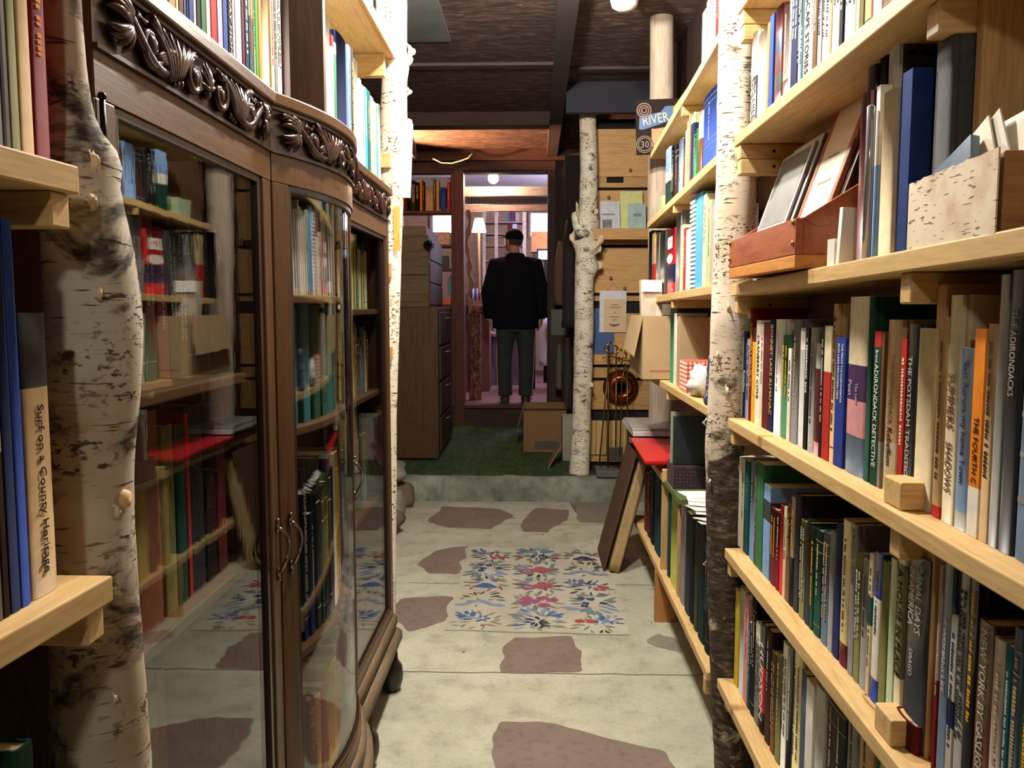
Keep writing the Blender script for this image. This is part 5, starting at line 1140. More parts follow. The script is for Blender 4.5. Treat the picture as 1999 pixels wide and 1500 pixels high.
# ---------------------------------------------------------------- rug
def rug():
    c = [hz(868, 1232, 0), hz(1228, 1242, 0), hz(1180, 1076, 0), hz(918, 1070, 0)]
    W = lambda u, v, z=.0: (c[0].lerp(c[1], u)).lerp(c[3].lerp(c[2], u), v) + Vector((.004 * math.sin(v * 17), .003 * math.sin(u * 13), .006 + .0022 * noise.noise(Vector((u * 4, v * 5, 1))) + z))
    o = thing('rug', (c[0] + c[1] + c[2] + c[3]) / 4, 'cream rug with rows of blue red and plum flowers on the concrete floor', 'rug')
    mb = MB(); n, m = 30, 44
    i = mb.add([W(a / n, b / m) for b in range(m + 1) for a in range(n + 1)])
    for b in range(m):
        for a in range(n): k = i + b * (n + 1) + a; mb.face((k, k + 1, k + n + 2, k + n + 1), True)
    e = [(a / n, 0) for a in range(n)] + [(1, b / m) for b in range(m)] + [(1 - a / n, 1) for a in range(n)] + [(0, 1 - b / m) for b in range(m)]
    for p, q in zip(e, e[1:] + e[:1]):
        a, b = W(*p), W(*q); j = mb.add([a, b, (b.x, b.y, .0003), (a.x, a.y, .0003)]); mb.face((j + 3, j + 2, j + 1, j))
    cols = {'b': (62, 92, 148), 'l': (128, 146, 166), 'n': (40, 48, 78), 'r': (168, 62, 58), 'p': (146, 84, 118), 'm': (160, 78, 90), 'k': (62, 62, 60), 'o': (136, 124, 88), 'g': (108, 124, 124)}
    keys = list(cols); r = random.Random(2); zc = [.0006]
    def blob(u, v, ru, rv, ang, key, tip=False):
        mb.k = 1 + keys.index(key); zc[0] += .0000035; n2 = 9; pts = []
        for k in range(n2):
            t = 2 * PI * k / n2; a, b = 1.15 * math.cos(t), 1.35 * math.sin(t)
            if tip: b *= max(0, 1 - abs(a) / 1.15) ** .5 * .9 + .12
            a *= ru; b *= rv; x = a * math.cos(ang) - b * math.sin(ang); y = a * math.sin(ang) + b * math.cos(ang)
            pts.append(W(min(.99, max(.01, u + x / .76)), min(.992, max(.008, v + y / 1.2)), zc[0]))
        i = mb.add(pts); mb.face(range(i, i + n2))
    def leaves(u, v, n3, R, keyset, spread=PI * 2, a0=0, L=.035, w=.007):
        for k in range(n3):
            a = a0 + spread * (k / max(1, n3 - 1) - .5) + r.uniform(-.15, .15); d = R * r.uniform(.5, 1)
            blob(u + d * math.cos(a) / .76, v + d * math.sin(a) / 1.2, L * r.uniform(.6, 1), w * r.uniform(.7, 1.2), a + r.uniform(-.5, .5), r.choice(keyset), True)
    def flower(u, v, R, a, b_, n3=6):
        for k in range(n3): t = 2 * PI * k / n3 + r.random(); blob(u + R * .55 * math.cos(t) / .76, v + R * .55 * math.sin(t) / 1.2, R * .55, R * .4, t, a)
        blob(u, v, R * .45, R * .4, 0, b_)
    U = (.17, .5, .83)
    kinds = [['bird', 'wing', 'redleft'], ['scroll', 'plum', 'bluef'], ['bell', 'rose', 'berry'], ['bluef', 'rose1', 'scroll'], ['berry', 'wing', 'bell']]
    for rowi, ks in enumerate(kinds):
        v = .10 + .195 * rowi
        for u, kd in zip(U, ks):
            s = .9
            if kd in ('bird', 'berry', 'redleft'):
                leaves(u, v - .02, 16, .11, ['k', 'o', 'g'], PI * 2, 0, .03, .006)
                side = -1 if kd != 'redleft' else 1
                leaves(u + side * .08, v + .035, 9, .045, ['b', 'b', 'l'], PI * 2, 0, .022, .009); leaves(u + .02, v + .01, 7, .035, ['b', 'l', 'n'], PI * 2, 0, .018, .007)
                if kd == 'berry':
                    for _ in range(6): flower(u + r.uniform(.0, .13), v - r.uniform(.0, .055), .013, 'r', 'm', 5)
                if kd == 'redleft':
                    for q in range(2): flower(u - .09 + .06 * q, v + .01, .02, 'r', 'm', 6)
                if kd == 'bird': flower(u + .03, v - .055, .010, 'r', 'p', 4)
            elif kd == 'wing':
                leaves(u, v, 22, .12, ['l', 'g', 'b', 'o'], PI * 2, 0, .035, .007); leaves(u, v + .045, 14, .10, ['b', 'l', 'b'], PI * .9, PI / 2, .04, .008); leaves(u, v - .01, 9, .05, ['b', 'n'], PI * 2, 0, .026, .007)
                leaves(u + .02, v - .03, 6, .05, ['k'], PI, 0, .018, .006)
                if rowi == 4:
                    for q in (-1, 1): flower(u + q * .13, v - .03, .018, 'r', 'm', 5)
            elif kd == 'scroll':
                leaves(u, v + .035, 14, .10, ['k', 'k', 'o'], PI * 1.2, PI / 2, .026, .006)
                for k in range(11): t = k / 10; blob(u - .12 + .24 * t, v - .03 - .02 * math.cos(t * PI * 2.2), .022, .010, .5 * math.sin(t * 6), 'l')
                leaves(u, v - .02, 6, .06, ['o', 'g'], PI * 2, 0, .02, .006)
            elif kd == 'plum':
                leaves(u, v, 30, .125, ['o', 'o', 'g'], PI * 2, 0, .026, .005)
                for a, b in ((-.06, .03), (.04, .035), (.10, .02), (-.06, -.02), (.05, -.04), (-.01, .0)): flower(u + a, v + b, .026, 'p', 'm', 7)
            elif kd in ('rose', 'rose1'):
                leaves(u, v, 20, .12, ['o', 'g', 'k', 'g'], PI * 2, 0, .034, .008)
                flower(u + .035, v - .01, .045, 'm' if kd == 'rose' else 'm', 'p', 8); flower(u - .06, v - .03, .034, 'p', 'l', 7); flower(u - .08, v + .03, .022, 'l', 'p', 6)
            elif kd == 'bluef':
                leaves(u, v + .02, 14, .11, ['g', 'l', 'g'], PI * 1.3, PI / 2, .04, .008); leaves(u, v - .03, 9, .11, ['l', 'g'], PI * .9, -PI / 2, .045, .011)
                for a, b in ((-.03, -.005), (.075, .0), (-.04, -.035), (-.06, .045), (.0, .04)): flower(u + a, v + b, .016, 'n', 'b', 6)
            elif kd == 'bell':
                leaves(u, v + .01, 14, .11, ['o', 'm', 'g'], PI * 2, 0, .03, .007)
                for q in range(4): blob(u, v - .008 - .012 * q, .022 + .011 * q, .009, 0, 'b' if rowi < 4 else 'n')
                leaves(u, v + .03, 7, .06, ['b', 'n', 'l'], PI, PI / 2, .02, .006)
    t = NT('wool'); v = t.coords((1, 1, 1)); a = t.noise(v, 260, 2); b = t.noise(v, 5, 4)
    t.col(t.mix(.5, t.ramp(b, [(.3, lin((170, 164, 146))), (.7, lin((194, 189, 172)))]), t.ramp(a, [(.3, (.6, .58, .52)), (.6, (1, 1, 1))]), 'MULTIPLY')); t.b.inputs['Roughness'].default_value = .95; t.bump(a, .4, .002)
    mb.build('woven_face', [t.m] + [plain(cols[k], .95, 0, .35, 120, 'wool') for k in keys], o)
rug()
# ---------------------------------------------------------------- stones by the step
ST = stone_mat((150, 142, 126)); ST2 = stone_mat((112, 92, 76))
for k, (px, py, Y, r, m, nm) in enumerate(((768, 1000, 5.15, (.13, .16, .11), ST, 'large pale rock on the floor just past the cabinet'), (766, 955, 5.45, (.12, .14, .07), ST, 'flat pale rock stacked on the wall beside the step'), (770, 900, 5.85, (.12, .14, .05), ST, 'flat pale rock on the grass edge by the chest'), (792, 965, 5.5, (.09, .1, .10), ST2, 'brownish rock at the left end of the step'), (760, 1035, 4.8, (.11, .13, .1), ST2, 'brown rock lying nearest the white trunk'))):
    p = hy(px, py, Y); zb = 0 if k in (0, 3, 4) else (.0 if k == 1 else PLZ)
    mb = MB(); rings = []
    for j in range(1, 12):
        th = PI * j / 12; ring = []
        for q in range(18):
            d = Vector((math.sin(th) * math.cos(2 * PI * q / 18), math.sin(th) * math.sin(2 * PI * q / 18), -math.cos(th))); f = 1 + .32 * noise.noise(d * 1.6 + Vector((k * 7, 0, 0)))
            ring.append(Vector((d.x * r[0] * f, d.y * r[1] * f, max(-r[2] * .7, d.z * r[2] * f))))
        rings.append(ring)
    zl_ = zb + r[2] * .7
    if k == 1: zl_ = .19 + r[2] * .7
    o = mb.rings(rings).build('rock', m, None, True); o.location = (p.x - .03, Y, zl_); tag(o, nm, 'rock', 'rocks beside the step')
# ---------------------------------------------------------------- grass mat
mb = MB(); r = random.Random(3); nbl = 16000
def gz(y): return PLZ + (.005 * (y - 5.75) / .55 if y < 6.3 else (.005 + .02 * (y - 6.3) / 1.1 if y < 7.4 else .025 + .02 * (y - 7.4) / .55))
for _ in range(nbl):
    x, y = r.uniform(-1.6, .28), 5.73 + 2.2 * r.random() ** 1.4
    if y < 5.80 and noise.noise(Vector((x * 5, 0, 3))) < -.05: continue
    h = r.uniform(.012, .030); a = r.uniform(0, 2 * PI); l = r.uniform(0, .02); w = .0022
    dx_, dy_ = math.cos(a), math.sin(a); z = gz(y)
    i = mb.add([(x - dy_ * w, y + dx_ * w, z), (x + dy_ * w, y - dx_ * w, z), (x + dx_ * l, y + dy_ * l, z + h)]); mb.face((i, i + 1, i + 2))
i = mb.add([(-1.7, 5.72, PLZ + .004), (.3, 5.72, PLZ + .004), (.3, 6.3, PLZ + .008), (-1.7, 6.3, PLZ + .008), (.3, 7.95, .213), (-1.7, 7.95, .213)])
mb.face((i, i + 1, i + 2, i + 3)); mb.face((i + 3, i + 2, i + 4, i + 5))
o = mb.build('grass_carpet', plain((52, 74, 30), .9, 0, .45, 9, 'grass')); tag(o, 'dark green artificial grass covering the raised step', 'grass'); o['kind'] = 'stuff'
# ---------------------------------------------------------------- wooden chest of drawers at the left
chest = thing('filing_chest', (-1.15, 6.8, PLZ), 'tall two-part brown wooden filing chest standing on the grass', 'cabinet')
xr = -.735; cy0, cy1 = 6.25, 7.2; zm = 1.345; zt = 1.885; zg0 = .19
MP = wood((84, 58, 32), (62, 42, 22), 'Z', .6, .8); MPX = wood((104, 76, 46), (78, 55, 32), 'X', .6, .7)
bevel(MB().box((-1.65, cy0, zg0), (xr, cy1, zm)).build('lower_case', MP, chest), .006)
bevel(MB().box((-1.63, cy0 + .03, zm + .0005), (xr - .07, cy1 - .05, zt)).build('upper_case', MPX, chest), .004)
for k in range(4):
    z0 = zg0 + .06 + .27 * k; d = bevel(MB().box((xr + .0005, cy0 + .06, z0), (xr + .014, cy1 - .04, z0 + .245)).build('drawer', wood((70, 48, 36), (50, 34, 26), 'Y', .5), chest), .003)
    MB().tube([(xr + .015, cy0 + .4, z0 + .2), (xr + .035, cy0 + .42, z0 + .2), (xr + .035, cy0 + .54, z0 + .2), (xr + .015, cy0 + .56, z0 + .2)], .006, 8).build('pull', plain((160, 150, 140), .3, .8), d)
for k in range(3):
    z0 = zm + .02 + .17 * k; bevel(MB().box((xr - .0695, cy0 + .06, z0), (xr - .06, cy1 - .08, z0 + .15)).build('drawer', MPX, chest), .003)
mb = MB().box((-1.6, cy0 + .022, zm + .24), (xr - .075, cy0 + .0295, zm + .248)); mb.build('panel_groove', plain((40, 28, 20), .8), chest)
box_ = bevel(MB().box((-1.6, cy0 + .05, zt + .001), (xr - .09, cy1 - .1, zt + .07)).build('wooden_tray', wood((120, 86, 52), (90, 62, 38), 'X', .6), None, origin=(-1.2, 6.8, zt)), .004); tag(box_, 'shallow wooden tray lying on top of the filing chest', 'tray')
pc = hy(838, 480, 6.3)
mb = MB()
for k in range(9):
    a = 2 * PI * k / 9; mb.tube([(pc.x, 6.262, pc.z), (pc.x + .03 * math.cos(a), 6.255, pc.z + .03 * math.sin(a)), (pc.x + .045 * math.cos(a + .4), 6.262, pc.z + .04 * math.sin(a + .4))], [.008, .008, .002], 6)
o = mb.build('iron_rosette', BLACKM, None, origin=(pc.x, 6.26, pc.z)); tag(o, 'dark iron leaf ornament fixed near the top of the filing chest', 'ornament')
# ---------------------------------------------------------------- back wall with the doorway
DL, DR_, DT, TH = -.70, .125, 2.64, .405
struct(MB().box((-2.3, 8.0, 0), (DL - .62, 8.12, CZ + .4)).build('wall_back_left', DARKW_Z))
struct(MB().box((DR_ + .05, 8.0, 0), (1.56, 8.12, CZ + .4)).build('wall_back_right', wood((52, 40, 36), (36, 28, 26), 'Z', .8)))
struct(MB().box((DL - .62, 8.0, 2.62), (DR_ + .05, 8.12, CZ + .4)).build('wall_back_top', DARKW_X))
struct(MB().box((DL - .62, 8.0, 0), (DR_ + .05, 8.06, TH - .03)).build('wall_back_riser', wood((72, 56, 46), (50, 40, 34), 'X', .8)))
d1_ = struct(MB().box((DL - .07, 7.97, .19), (DL + .015, 8.14, DT)).build('door_1', REDW_Z))
MB().box((DR_ - .01, 7.97, .19), (DR_ + .06, 8.14, DT)).build('door_post', wood((60, 42, 36), (42, 30, 27), 'Z', .7), d1_)
MB().box((DL - .07, 7.96, DT), (DR_ + .06, 8.15, DT + .10)).build('door_head', DARKW_X, d1_)
MB().box((DL + .0155, 7.965, TH - .03), (DR_ - .0105, 8.13, TH)).build('door_sill', REDW_X, d1_)
struct(MB().box((-2.3, 7.9, 2.72), (1.5, 7.99, CZ)).build('trim_7', DARKW_X))
# far room shell
FZ = TH; FC = 3.0
PURP = wood((150, 128, 134), (120, 100, 108), 'X', .6)
struct(MB().box((-3, 8.12, FZ - .06), (2, 12.6, FZ)).build('floor_far', wood((124, 84, 82), (98, 66, 68), 'X', .6)))
struct(MB().box((-3, 8.12, FC), (2, 12.6, FC + .06)).build('ceiling_far', plain((176, 164, 168), .8, 0, .15, 5)))
struct(MB().box((-3, 12.6, FZ), (2, 12.66, FC)).build('wall_far_back', wood((196, 164, 128), (160, 130, 100), 'X', .7)))
struct(MB().box((-3.06, 8.12, FZ), (-3, 12.6, FC)).build('wall_far_left', wood((180, 146, 110), (150, 118, 88), 'Y', .7)))
struct(MB().box((2, 8.12, FZ), (2.06, 12.6, FC)).build('wall_far_right', wood((170, 140, 116), (140, 112, 94), 'Y', .7)))
# beams across the far room
PLK = wood((190, 172, 160), (150, 134, 128), 'X', .7)
def at(px, py, Y): return hy(px, py, Y)
for k, (ya_, py0, py1, m) in enumerate(((8.9, 364, 382, PLK), (9.4, 384, 398, plain((96, 82, 84), .7)), (9.0, 400, 412, wood((156, 128, 122), (124, 98, 94), 'X', .7)))):
    z0, z1 = at(1000, py1, ya_).z, at(1000, py0, ya_).z
    struct(MB().box((-1.8, ya_, z0), (1.2, ya_ + .08, z1)).build('trim_%d' % (8 + k), m))
mb = MB()
for k in range(40): x = -.75 + .03 * k; mb.box((x, 9.385, at(1000, 399, 9.4).z), (x + .012, 9.399, at(1000, 383, 9.4).z))
mb.build('trim_11', plain((60, 50, 56), .7)); struct(bpy.data.objects['trim_11'])
# open bookcase in the opening left of the door
ob = thing('bookcase', (-1.0, 8.06, TH), 'reddish see-through bookcase filling the wall opening beside the doorway', 'bookcase')
xa, xb = DL - .62, DL - .075
for x in (xa, xb - .03): MB().box((x, 7.99, TH - .02), (x + .03, 8.2, 2.615)).build('upright', REDW_Z, ob)
zsh = [at(850, py, 8.0).z for py in (412, 478, 524, 596)]
for z in zsh: MB().box((xa + .0305, 7.985, z - .022), (xb - .0305, 8.2, z)).build('shelf_board', REDW_X, ob)
MB().box((xa + .031, 8.185, at(850, 410, 8.19).z), (xb - .031, 8.2, 2.61)).build('back_board', plain((168, 160, 164), .7), ob)
row('B', 8.02, zsh[0], [(786, 795, 352, 'maroon', H), (797, 803, 350, 'black', H), (803, 811, 353, 'charcoal', H), (812, 818, 356, 'black', H, {'mk': 'tan'}), (820, 824, 352, 'orange', P), (825, 828, 354, 'dark brown', H), (830, 846, 364, 'tan', H, {'mk': None, 'label': 'thick pale tan volume'}), (847, 851, 350, 'brown', H), (852, 857, 353, 'tan', P), (860, 871, 366, 'blue', H, {'mk': None}), (873, 879, 356, 'red', P), (881, 885, 370, 'tan', H, {'mk': None}), (886, 891, 360, 'dark brown', H), (892, 896, 362, 'olive', H)], 'on the top shelf left of the doorway', 'books on the top shelf beside the doorway', .13)
slab('leather_case', (-.98, 8.09, zsh[1] - .09 - .13 + .09), (.28, .14, .12), (0, 0, 0), plain((56, 50, 50), .6), 'dark grey box on the shelf below the patterned one', 'box').location.z = zsh[2] + .0605
pb_ = slab('patterned_case', (-.965, 8.1, zsh[1] + .062), (.28, .15, .12), (0, 0, 0), floral((206, 170, 140), ((150, 60, 50), (190, 130, 100), (120, 90, 80))), 'flowered peach box on the shelf beside the doorway', 'box')
for k, (x, m, h, lab) in enumerate(((-1.2, plain((150, 140, 132), .5), .11, 'pale jar on the shelf beside the doorway'), (-1.1, plain((90, 60, 46), .5), .09, 'brown jar on the shelf beside the doorway'))):
    mb = MB().lathe([(0, 0), (.04, 0), (.046, .02), (.046, h * .7), (.03, h * .85), (.032, h), (0, h)], n=16); o = mb.build('jar', m, None, True); o.location = (x, 8.08, zsh[1] + .001); tag(o, lab, 'jar')
for k, (x, c, lab) in enumerate(((-.86, (196, 84, 52), 'orange-red trinket box on the lowest open shelf beside the doorway'), (-.98, (120, 60, 50), 'dark red trinket box on the lowest open shelf beside the doorway'))):
    o = slab('trinket_box', (x, 8.08, zsh[3] + .032), (.09, .1, .06), (0, 0, .2 * k), plain(c, .5), lab, 'box', bev=.006)
mb = MB(); mb.lathe([(0, 0), (.035, 0), (.02, .05), (.05, .12), (.06, .2), (.045, .27), (.02, .3), (0, .3)], n=16)
o = mb.build('glass_vase', plain((120, 176, 168), .15), None, True); o.location = (-.83, 8.12, zsh[3] + .08 + .0); o.location.z = zsh[3] + .001; o.location.x = -.80; o.location.y = 8.14; tag(o, 'pale turquoise vase at the back of the lowest open shelf', 'vase')
# hanging bulb in the far room, its cord
pbulb = hy(963, 348, 8.7)
lamp = thing('pendant_bulb', (pbulb.x, 8.7, FC), 'bare glowing bulb hanging just inside the far doorway', 'lamp')
MB().tube([(pbulb.x, 8.7, FC), (pbulb.x, 8.7, pbulb.z + .085)], .004, 6).build('cord', plain((60, 52, 50), .7), lamp)
MB().lathe([(.0, .04), (.017, .04), (.019, .085), (.0, .085)], (pbulb.x, 8.7, pbulb.z), 14).build('socket', plain((210, 200, 190), .4), lamp)
MB().ball((pbulb.x, 8.7, pbulb.z), (.055, .055, .058)).build('glass_bulb', emit((255, 206, 160), 60), lamp)
# furniture of the far room
fs = thing('bookcase', (-.45, 10.6, FZ), 'grey plank bookcase of small boxes in the far room behind the man', 'bookcase')
x0 = at(942, 500, 10.6).x; x1 = at(1020, 500, 10.6).x
for x in (x0, (x0 + x1) / 2 - .1, x1): MB().box((x, 10.6, FZ), (x + .04, 10.85, at(1000, 412, 10.6).z)).build('upright', PLK, fs)
shz = [at(1000, py, 10.6).z for py in (432, 455, 478, 508, 548, 592, 640)]
for z in shz: MB().box((x0 + .0405, 10.605, z - .02), (x1 - .0005, 10.84, z)).build('shelf_board', wood((136, 118, 112), (108, 92, 90), 'X', .7), fs)
r = random.Random(12); cn = ['slate', 'purple', 'pinkish grey', 'dark grey', 'maroon', 'lavender', 'navy', 'brown', 'tan']
for k, z in enumerate(shz[:6]):
    x = x0 + .06; q = 0
    while x < x1 - .08:
        w = r.uniform(.05, .13); h = r.uniform(.08, .13); c = cn[(k * 4 + q) % len(cn)]
        if abs(x - ((x0 + x1) / 2 - .1)) > w + .04 and abs(x + w - ((x0 + x1) / 2 - .1)) > .045:
            o = MB().box((-w / 2, 0, 0), (w / 2, .14, h)).build('small_box', bmat(c), None, True); o.location = (x + w / 2, 10.63, z + .001)
            tag(o, '%s small box, %s along the %s shelf of the grey far bookcase' % (c, NUMS[q], NUMS[k]), 'box', 'small boxes in the far room'); q += 1
        x += w + .012
tb = thing('counter', (-.6, 9.3, FZ), 'reddish counter beyond the doorway carrying blue and red tins', 'counter')
cz0 = at(930, 586, 9.3).z; xc0, xc1 = at(905, 590, 9.3).x, at(960, 590, 9.3).x
MB().box((xc0 - .4, 9.25, cz0 - .05), (xc1, 9.75, cz0)).build('counter_top', wood((150, 96, 92), (120, 74, 72), 'X', .5), tb)
MB().box((xc0 - .38, 9.30, FZ), (xc1 - .03, 9.7, cz0 - .0505)).build('counter_base', wood((110, 66, 62), (84, 50, 48), 'Z', .6), tb)
for k, (px, c) in enumerate(((919, (40, 40, 84)), (924, (190, 200, 226)), (928, (60, 80, 170)), (932, (160, 176, 220)), (936, (120, 40, 60)))):
    x = at(px, 580, 9.4).x; mb = MB().lathe([(0, 0), (.013, 0), (.013, .13), (0, .13)], n=12); cn_ = mb.build('tin', plain(c, .3), None, True); cn_.location = (x, 9.4, cz0 + .001); tag(cn_, ['navy', 'white', 'blue', 'pale blue', 'dark red'][k] + ' slim tin in the row on the far counter', 'tin', 'tins on the far counter')
# rustic log posts framing the doorway
lp = hy(928, 680, 8.45)
lg = thing('bark_log', (lp.x, 8.45, FZ), 'upright log with rough red bark just inside the doorway', 'log')
mb = MB(); rings = []
for k in range(40):
    z = FZ + (hy(928, 612, 8.45).z - FZ) * k / 39; rings.append([Vector((lp.x + .062 * math.cos(2 * PI * q / 20) * (1 + .12 * noise.noise(Vector((math.cos(2 * PI * q / 20) * 3, math.sin(2 * PI * q / 20) * 3, z * 5)))), 8.45 + .062 * math.sin(2 * PI * q / 20), z)) for q in range(20)])
def bark_red():
    t = NT('red_bark'); v = t.coords((10, 10, 4)); a = t.noise(v, 4, 5, .7); t.col(t.ramp(a, [(.35, lin((52, 28, 24))), (.5, lin((104, 54, 42))), (.68, lin((176, 118, 96)))])); t.b.inputs['Roughness'].default_value = .85; t.bump(a, .8, .02); return t.m
mb.rings(rings); mb.build('bark', bark_red(), lg)
ls = hy(920, 500, 8.3)
mb = MB(); pts = []; rad = []
for k in range(30):
    py = 410 + (612 - 410) * k / 29; p = hy(914 + 3 * math.sin(k * .5) + (10 if 18 < k < 24 else 0) * math.sin((k - 18) / 6 * PI), py, 8.25); pts.append(p); rad.append(.02 + .008 * math.sin(k * 1.3))
mb.tube(pts, rad, 10); o = mb.build('gnarled_branch', wood((160, 110, 92), (110, 66, 56), 'Z', .7), None, origin=tuple(pts[-1])); tag(o, 'gnarled peeled branch running up the door jamb', 'branch')
lc = hy(928, 640, 8.4); mb = MB().tube([(lc.x - .12, 8.4, hy(928, 605, 8.4).z + .01), (lc.x + .10, 8.42, hy(928, 605, 8.4).z + .01)], .045, 14)
o = mb.build('log_rail', bark_red(), None, origin=(lc.x, 8.4, 1.28)); tag(o, 'short horizontal log resting across the upright log', 'log')
# lamp with a white shade, bright window, orange crate, shirts
sl = thing('shaded_lamp', (at(936, 440, 9.9).x, 9.9, FZ), 'lamp with a glowing white shade beyond the doorway', 'lamp')
c = at(935, 440, 9.9)
MB().lathe([(.05, 0), (.085, -.16), (.083, -.16), (.048, 0)], (c.x, 9.9, c.z + .08), 20).build('lamp_shade', emit((255, 240, 210), 9), sl)
MB().tube([(c.x, 9.9, FZ), (c.x, 9.9, c.z)], .014, 10).build('stand', plain((120, 84, 54), .6), sl)
MB().lathe([(0, 0), (.14, 0), (.13, .03), (0, .035)], (c.x, 9.9, FZ + .001), 18).build('base', plain((90, 60, 40), .6), sl)
w0, w1 = at(1034, 462, 12.58), at(1100, 416, 12.58)
win = struct(MB().box((w0.x - .02, 12.56, w0.z - .03), (w1.x, 12.6, w1.z + .03)).build('window_1', PLK))
MB().box((w0.x + .02, 12.555, w0.z + .01), (w1.x - .04, 12.5595, w1.z - .01)).build('window_pane', emit((232, 232, 255), 5), win)
w0, w1 = at(846, 452, 12.58), at(894, 426, 12.58)
win = struct(MB().box((w0.x - .05, 12.56, w0.z - .06), (w1.x + .05, 12.6, w1.z + .1)).build('window_2', PLK))
MB().box((w0.x, 12.555, w0.z - .02), (w1.x, 12.5595, w1.z + .05)).build('window_pane', emit((228, 230, 255), 5), win)
a, b = at(1037, 492, 11.2), at(1068, 452, 11.2)
cr = thing('pine_crate', (a.x + .1, 11.2, a.z), 'orange pine box on a tall stand in the far room', 'crate')
MB().box((a.x, 11.2, a.z), (b.x + .25, 11.5, b.z)).build('crate_body', wood((200, 142, 84), (168, 112, 62), 'X', .6), cr)
for xx in (a.x + .02, b.x + .2): MB().box((xx, 11.22, FZ), (xx + .04, 11.48, a.z - .0005)).build('stand_leg', DARKW_Z, cr)
m0 = at(1054, 502, 10.4)
mon = thing('monitor', (m0.x + .1, 10.4, FZ), 'small lit screen beside the man in the far room', 'screen')
MB().box((m0.x - .04, 10.4, m0.z - .05), (m0.x + .22, 10.43, m0.z + .10)).build('casing', BLACKM, mon)
MB().box((m0.x - .02, 10.395, m0.z - .03), (m0.x + .20, 10.3995, m0.z + .08)).build('display', emit((150, 200, 235), 2.5), mon)
MB().box((m0.x + .05, 10.41, FZ), (m0.x + .12, 10.45, m0.z - .0505)).build('pedestal', BLACKM, mon)
sh = at(1060, 640, 9.6)
rk = thing('clothes_rail', (sh.x + .1, 9.6, FZ), 'low clothes rail half hidden behind the man', 'clothes rail')
zrl = at(1060, 612, 9.6).z
MB().tube([(sh.x - .1, 9.6, FZ), (sh.x - .1, 9.6, zrl), (sh.x + .8, 9.6, zrl), (sh.x + .8, 9.6, FZ)], .012, 8).build('rail', BLACKM, rk)
for k, (dx_, c, lab, zb_) in enumerate(((.03, (196, 190, 226), 'pale lilac shirt hanging from the far clothes rail', 712), (.17, (176, 84, 66), 'rust red shirt hanging from the far clothes rail', 680), (.31, (110, 96, 150), 'violet shirt hanging from the far clothes rail', 700))):
    z1, z0 = zrl - .014, at(1060, zb_, 9.6).z; mb = MB(); rings = []
    for j in range(12):
        f = j / 11; z = z1 + (z0 - z1) * f; w = .03 + .035 * math.sin(min(1, f * 3) * PI / 2); rings.append([Vector((sh.x + dx_ + w * math.cos(2 * PI * q / 18) * (1 + .2 * math.sin(q * 2.4 + j * .3)), 9.6 + .2 * math.sin(min(1, f * 4 + .15) * PI / 2) * math.sin(2 * PI * q / 18), z)) for q in range(18)])
    o = mb.rings(rings).build('shirt', plain(c, .85), None, origin=(sh.x + dx_, 9.6, z1)); tag(o, lab, 'shirt', 'shirts on the far rail')
tbl = thing('low_table', (at(940, 650, 10.2).x, 10.2, FZ), 'low dim table with papers seen between the log and the man', 'table')
tz = at(940, 652, 10.0).z; tx = at(905, 650, 10.0).x
MB().box((tx, 10.08, tz - .04), (tx + .8, 10.55, tz)).build('table_top', PURP, tbl)
MB().box((tx + .03, 10.1, FZ), (tx + .77, 10.5, tz - .0405)).build('table_base', wood((112, 92, 112), (88, 72, 90), 'X', .7), tbl)
for k in range(3): slab('loose_paper', (at(938 + 6 * k, 648, 10.2).x, 10.2 + .02 * k, tz + .004 + .006 * k), (.12, .16, .005), (0, 0, .2 * k), PAPER, 'white paper, %s sheet on the low far table' % NUMS[k], 'paper', 'papers on the far table')
# ---------------------------------------------------------------- pine plank wall by the peeling trunk
YW = 5.95
PKA = wood((212, 166, 106), (190, 140, 82), 'X', .55, .8, True); PKB = wood((196, 154, 94), (170, 126, 72), 'X', .55, .9, True); PKV = wood((206, 170, 106), (178, 136, 78), 'Z', .55, .8, True)
zat = lambda py: hy(1200, py, YW).z
xl = .385
mb = MB(); mb.box((xl, YW + .03, .17), (1.5, YW + .06, 2.66))
mb.k = 1
for t, b in ((252, 345), (372, 478), (484, 572), (612, 712), ): mb.box((xl, YW, zat(b)), (1.5, YW + .0295, zat(t)))
mb.k = 2
for t, b in ((357, 366), (578, 588), (718, 738), (744, 800), (890, 902)): mb.box((xl, YW + .004, zat(b)), (1.5, YW + .0295, zat(t)))
mb.box((xl, YW + .012, zat(357)), (.50, YW + .0295, zat(345))); mb.box((.62, YW + .012, zat(357)), (1.5, YW + .0295, zat(345)))
mb.k = 3
x = xl
for w in (.06, .075, .07, .09, .08, .1, .12, .1, .1, .1, .1): mb.box((x, YW + .003, zat(888)), (min(1.5, x + w - .004), YW + .0295, zat(822))); x += w
struct(mb.build('wall_planks', [plain((18, 15, 14), .9), PKA, PKB, PKV]))
sh0, sh1 = hy(1142, 468, 5.76), hy(1262, 446, 5.76)
psf = thing('plank_shelf', (.6, 5.85, sh0.z), 'short knotty pine shelf nailed to the plank wall beside the peeling trunk', 'shelf')
bevel(MB().box((xl + .02, 5.755, sh0.z), (1.0, 5.785, sh1.z)).build('shelf_edge', wood((206, 156, 92), (176, 124, 66), 'X', .5, .8, True), psf), .003)
MB().box((xl + .02, 5.7855, sh1.z - .03), (1.0, YW - .0005, sh1.z - .002)).build('shelf_board', PKB, psf)
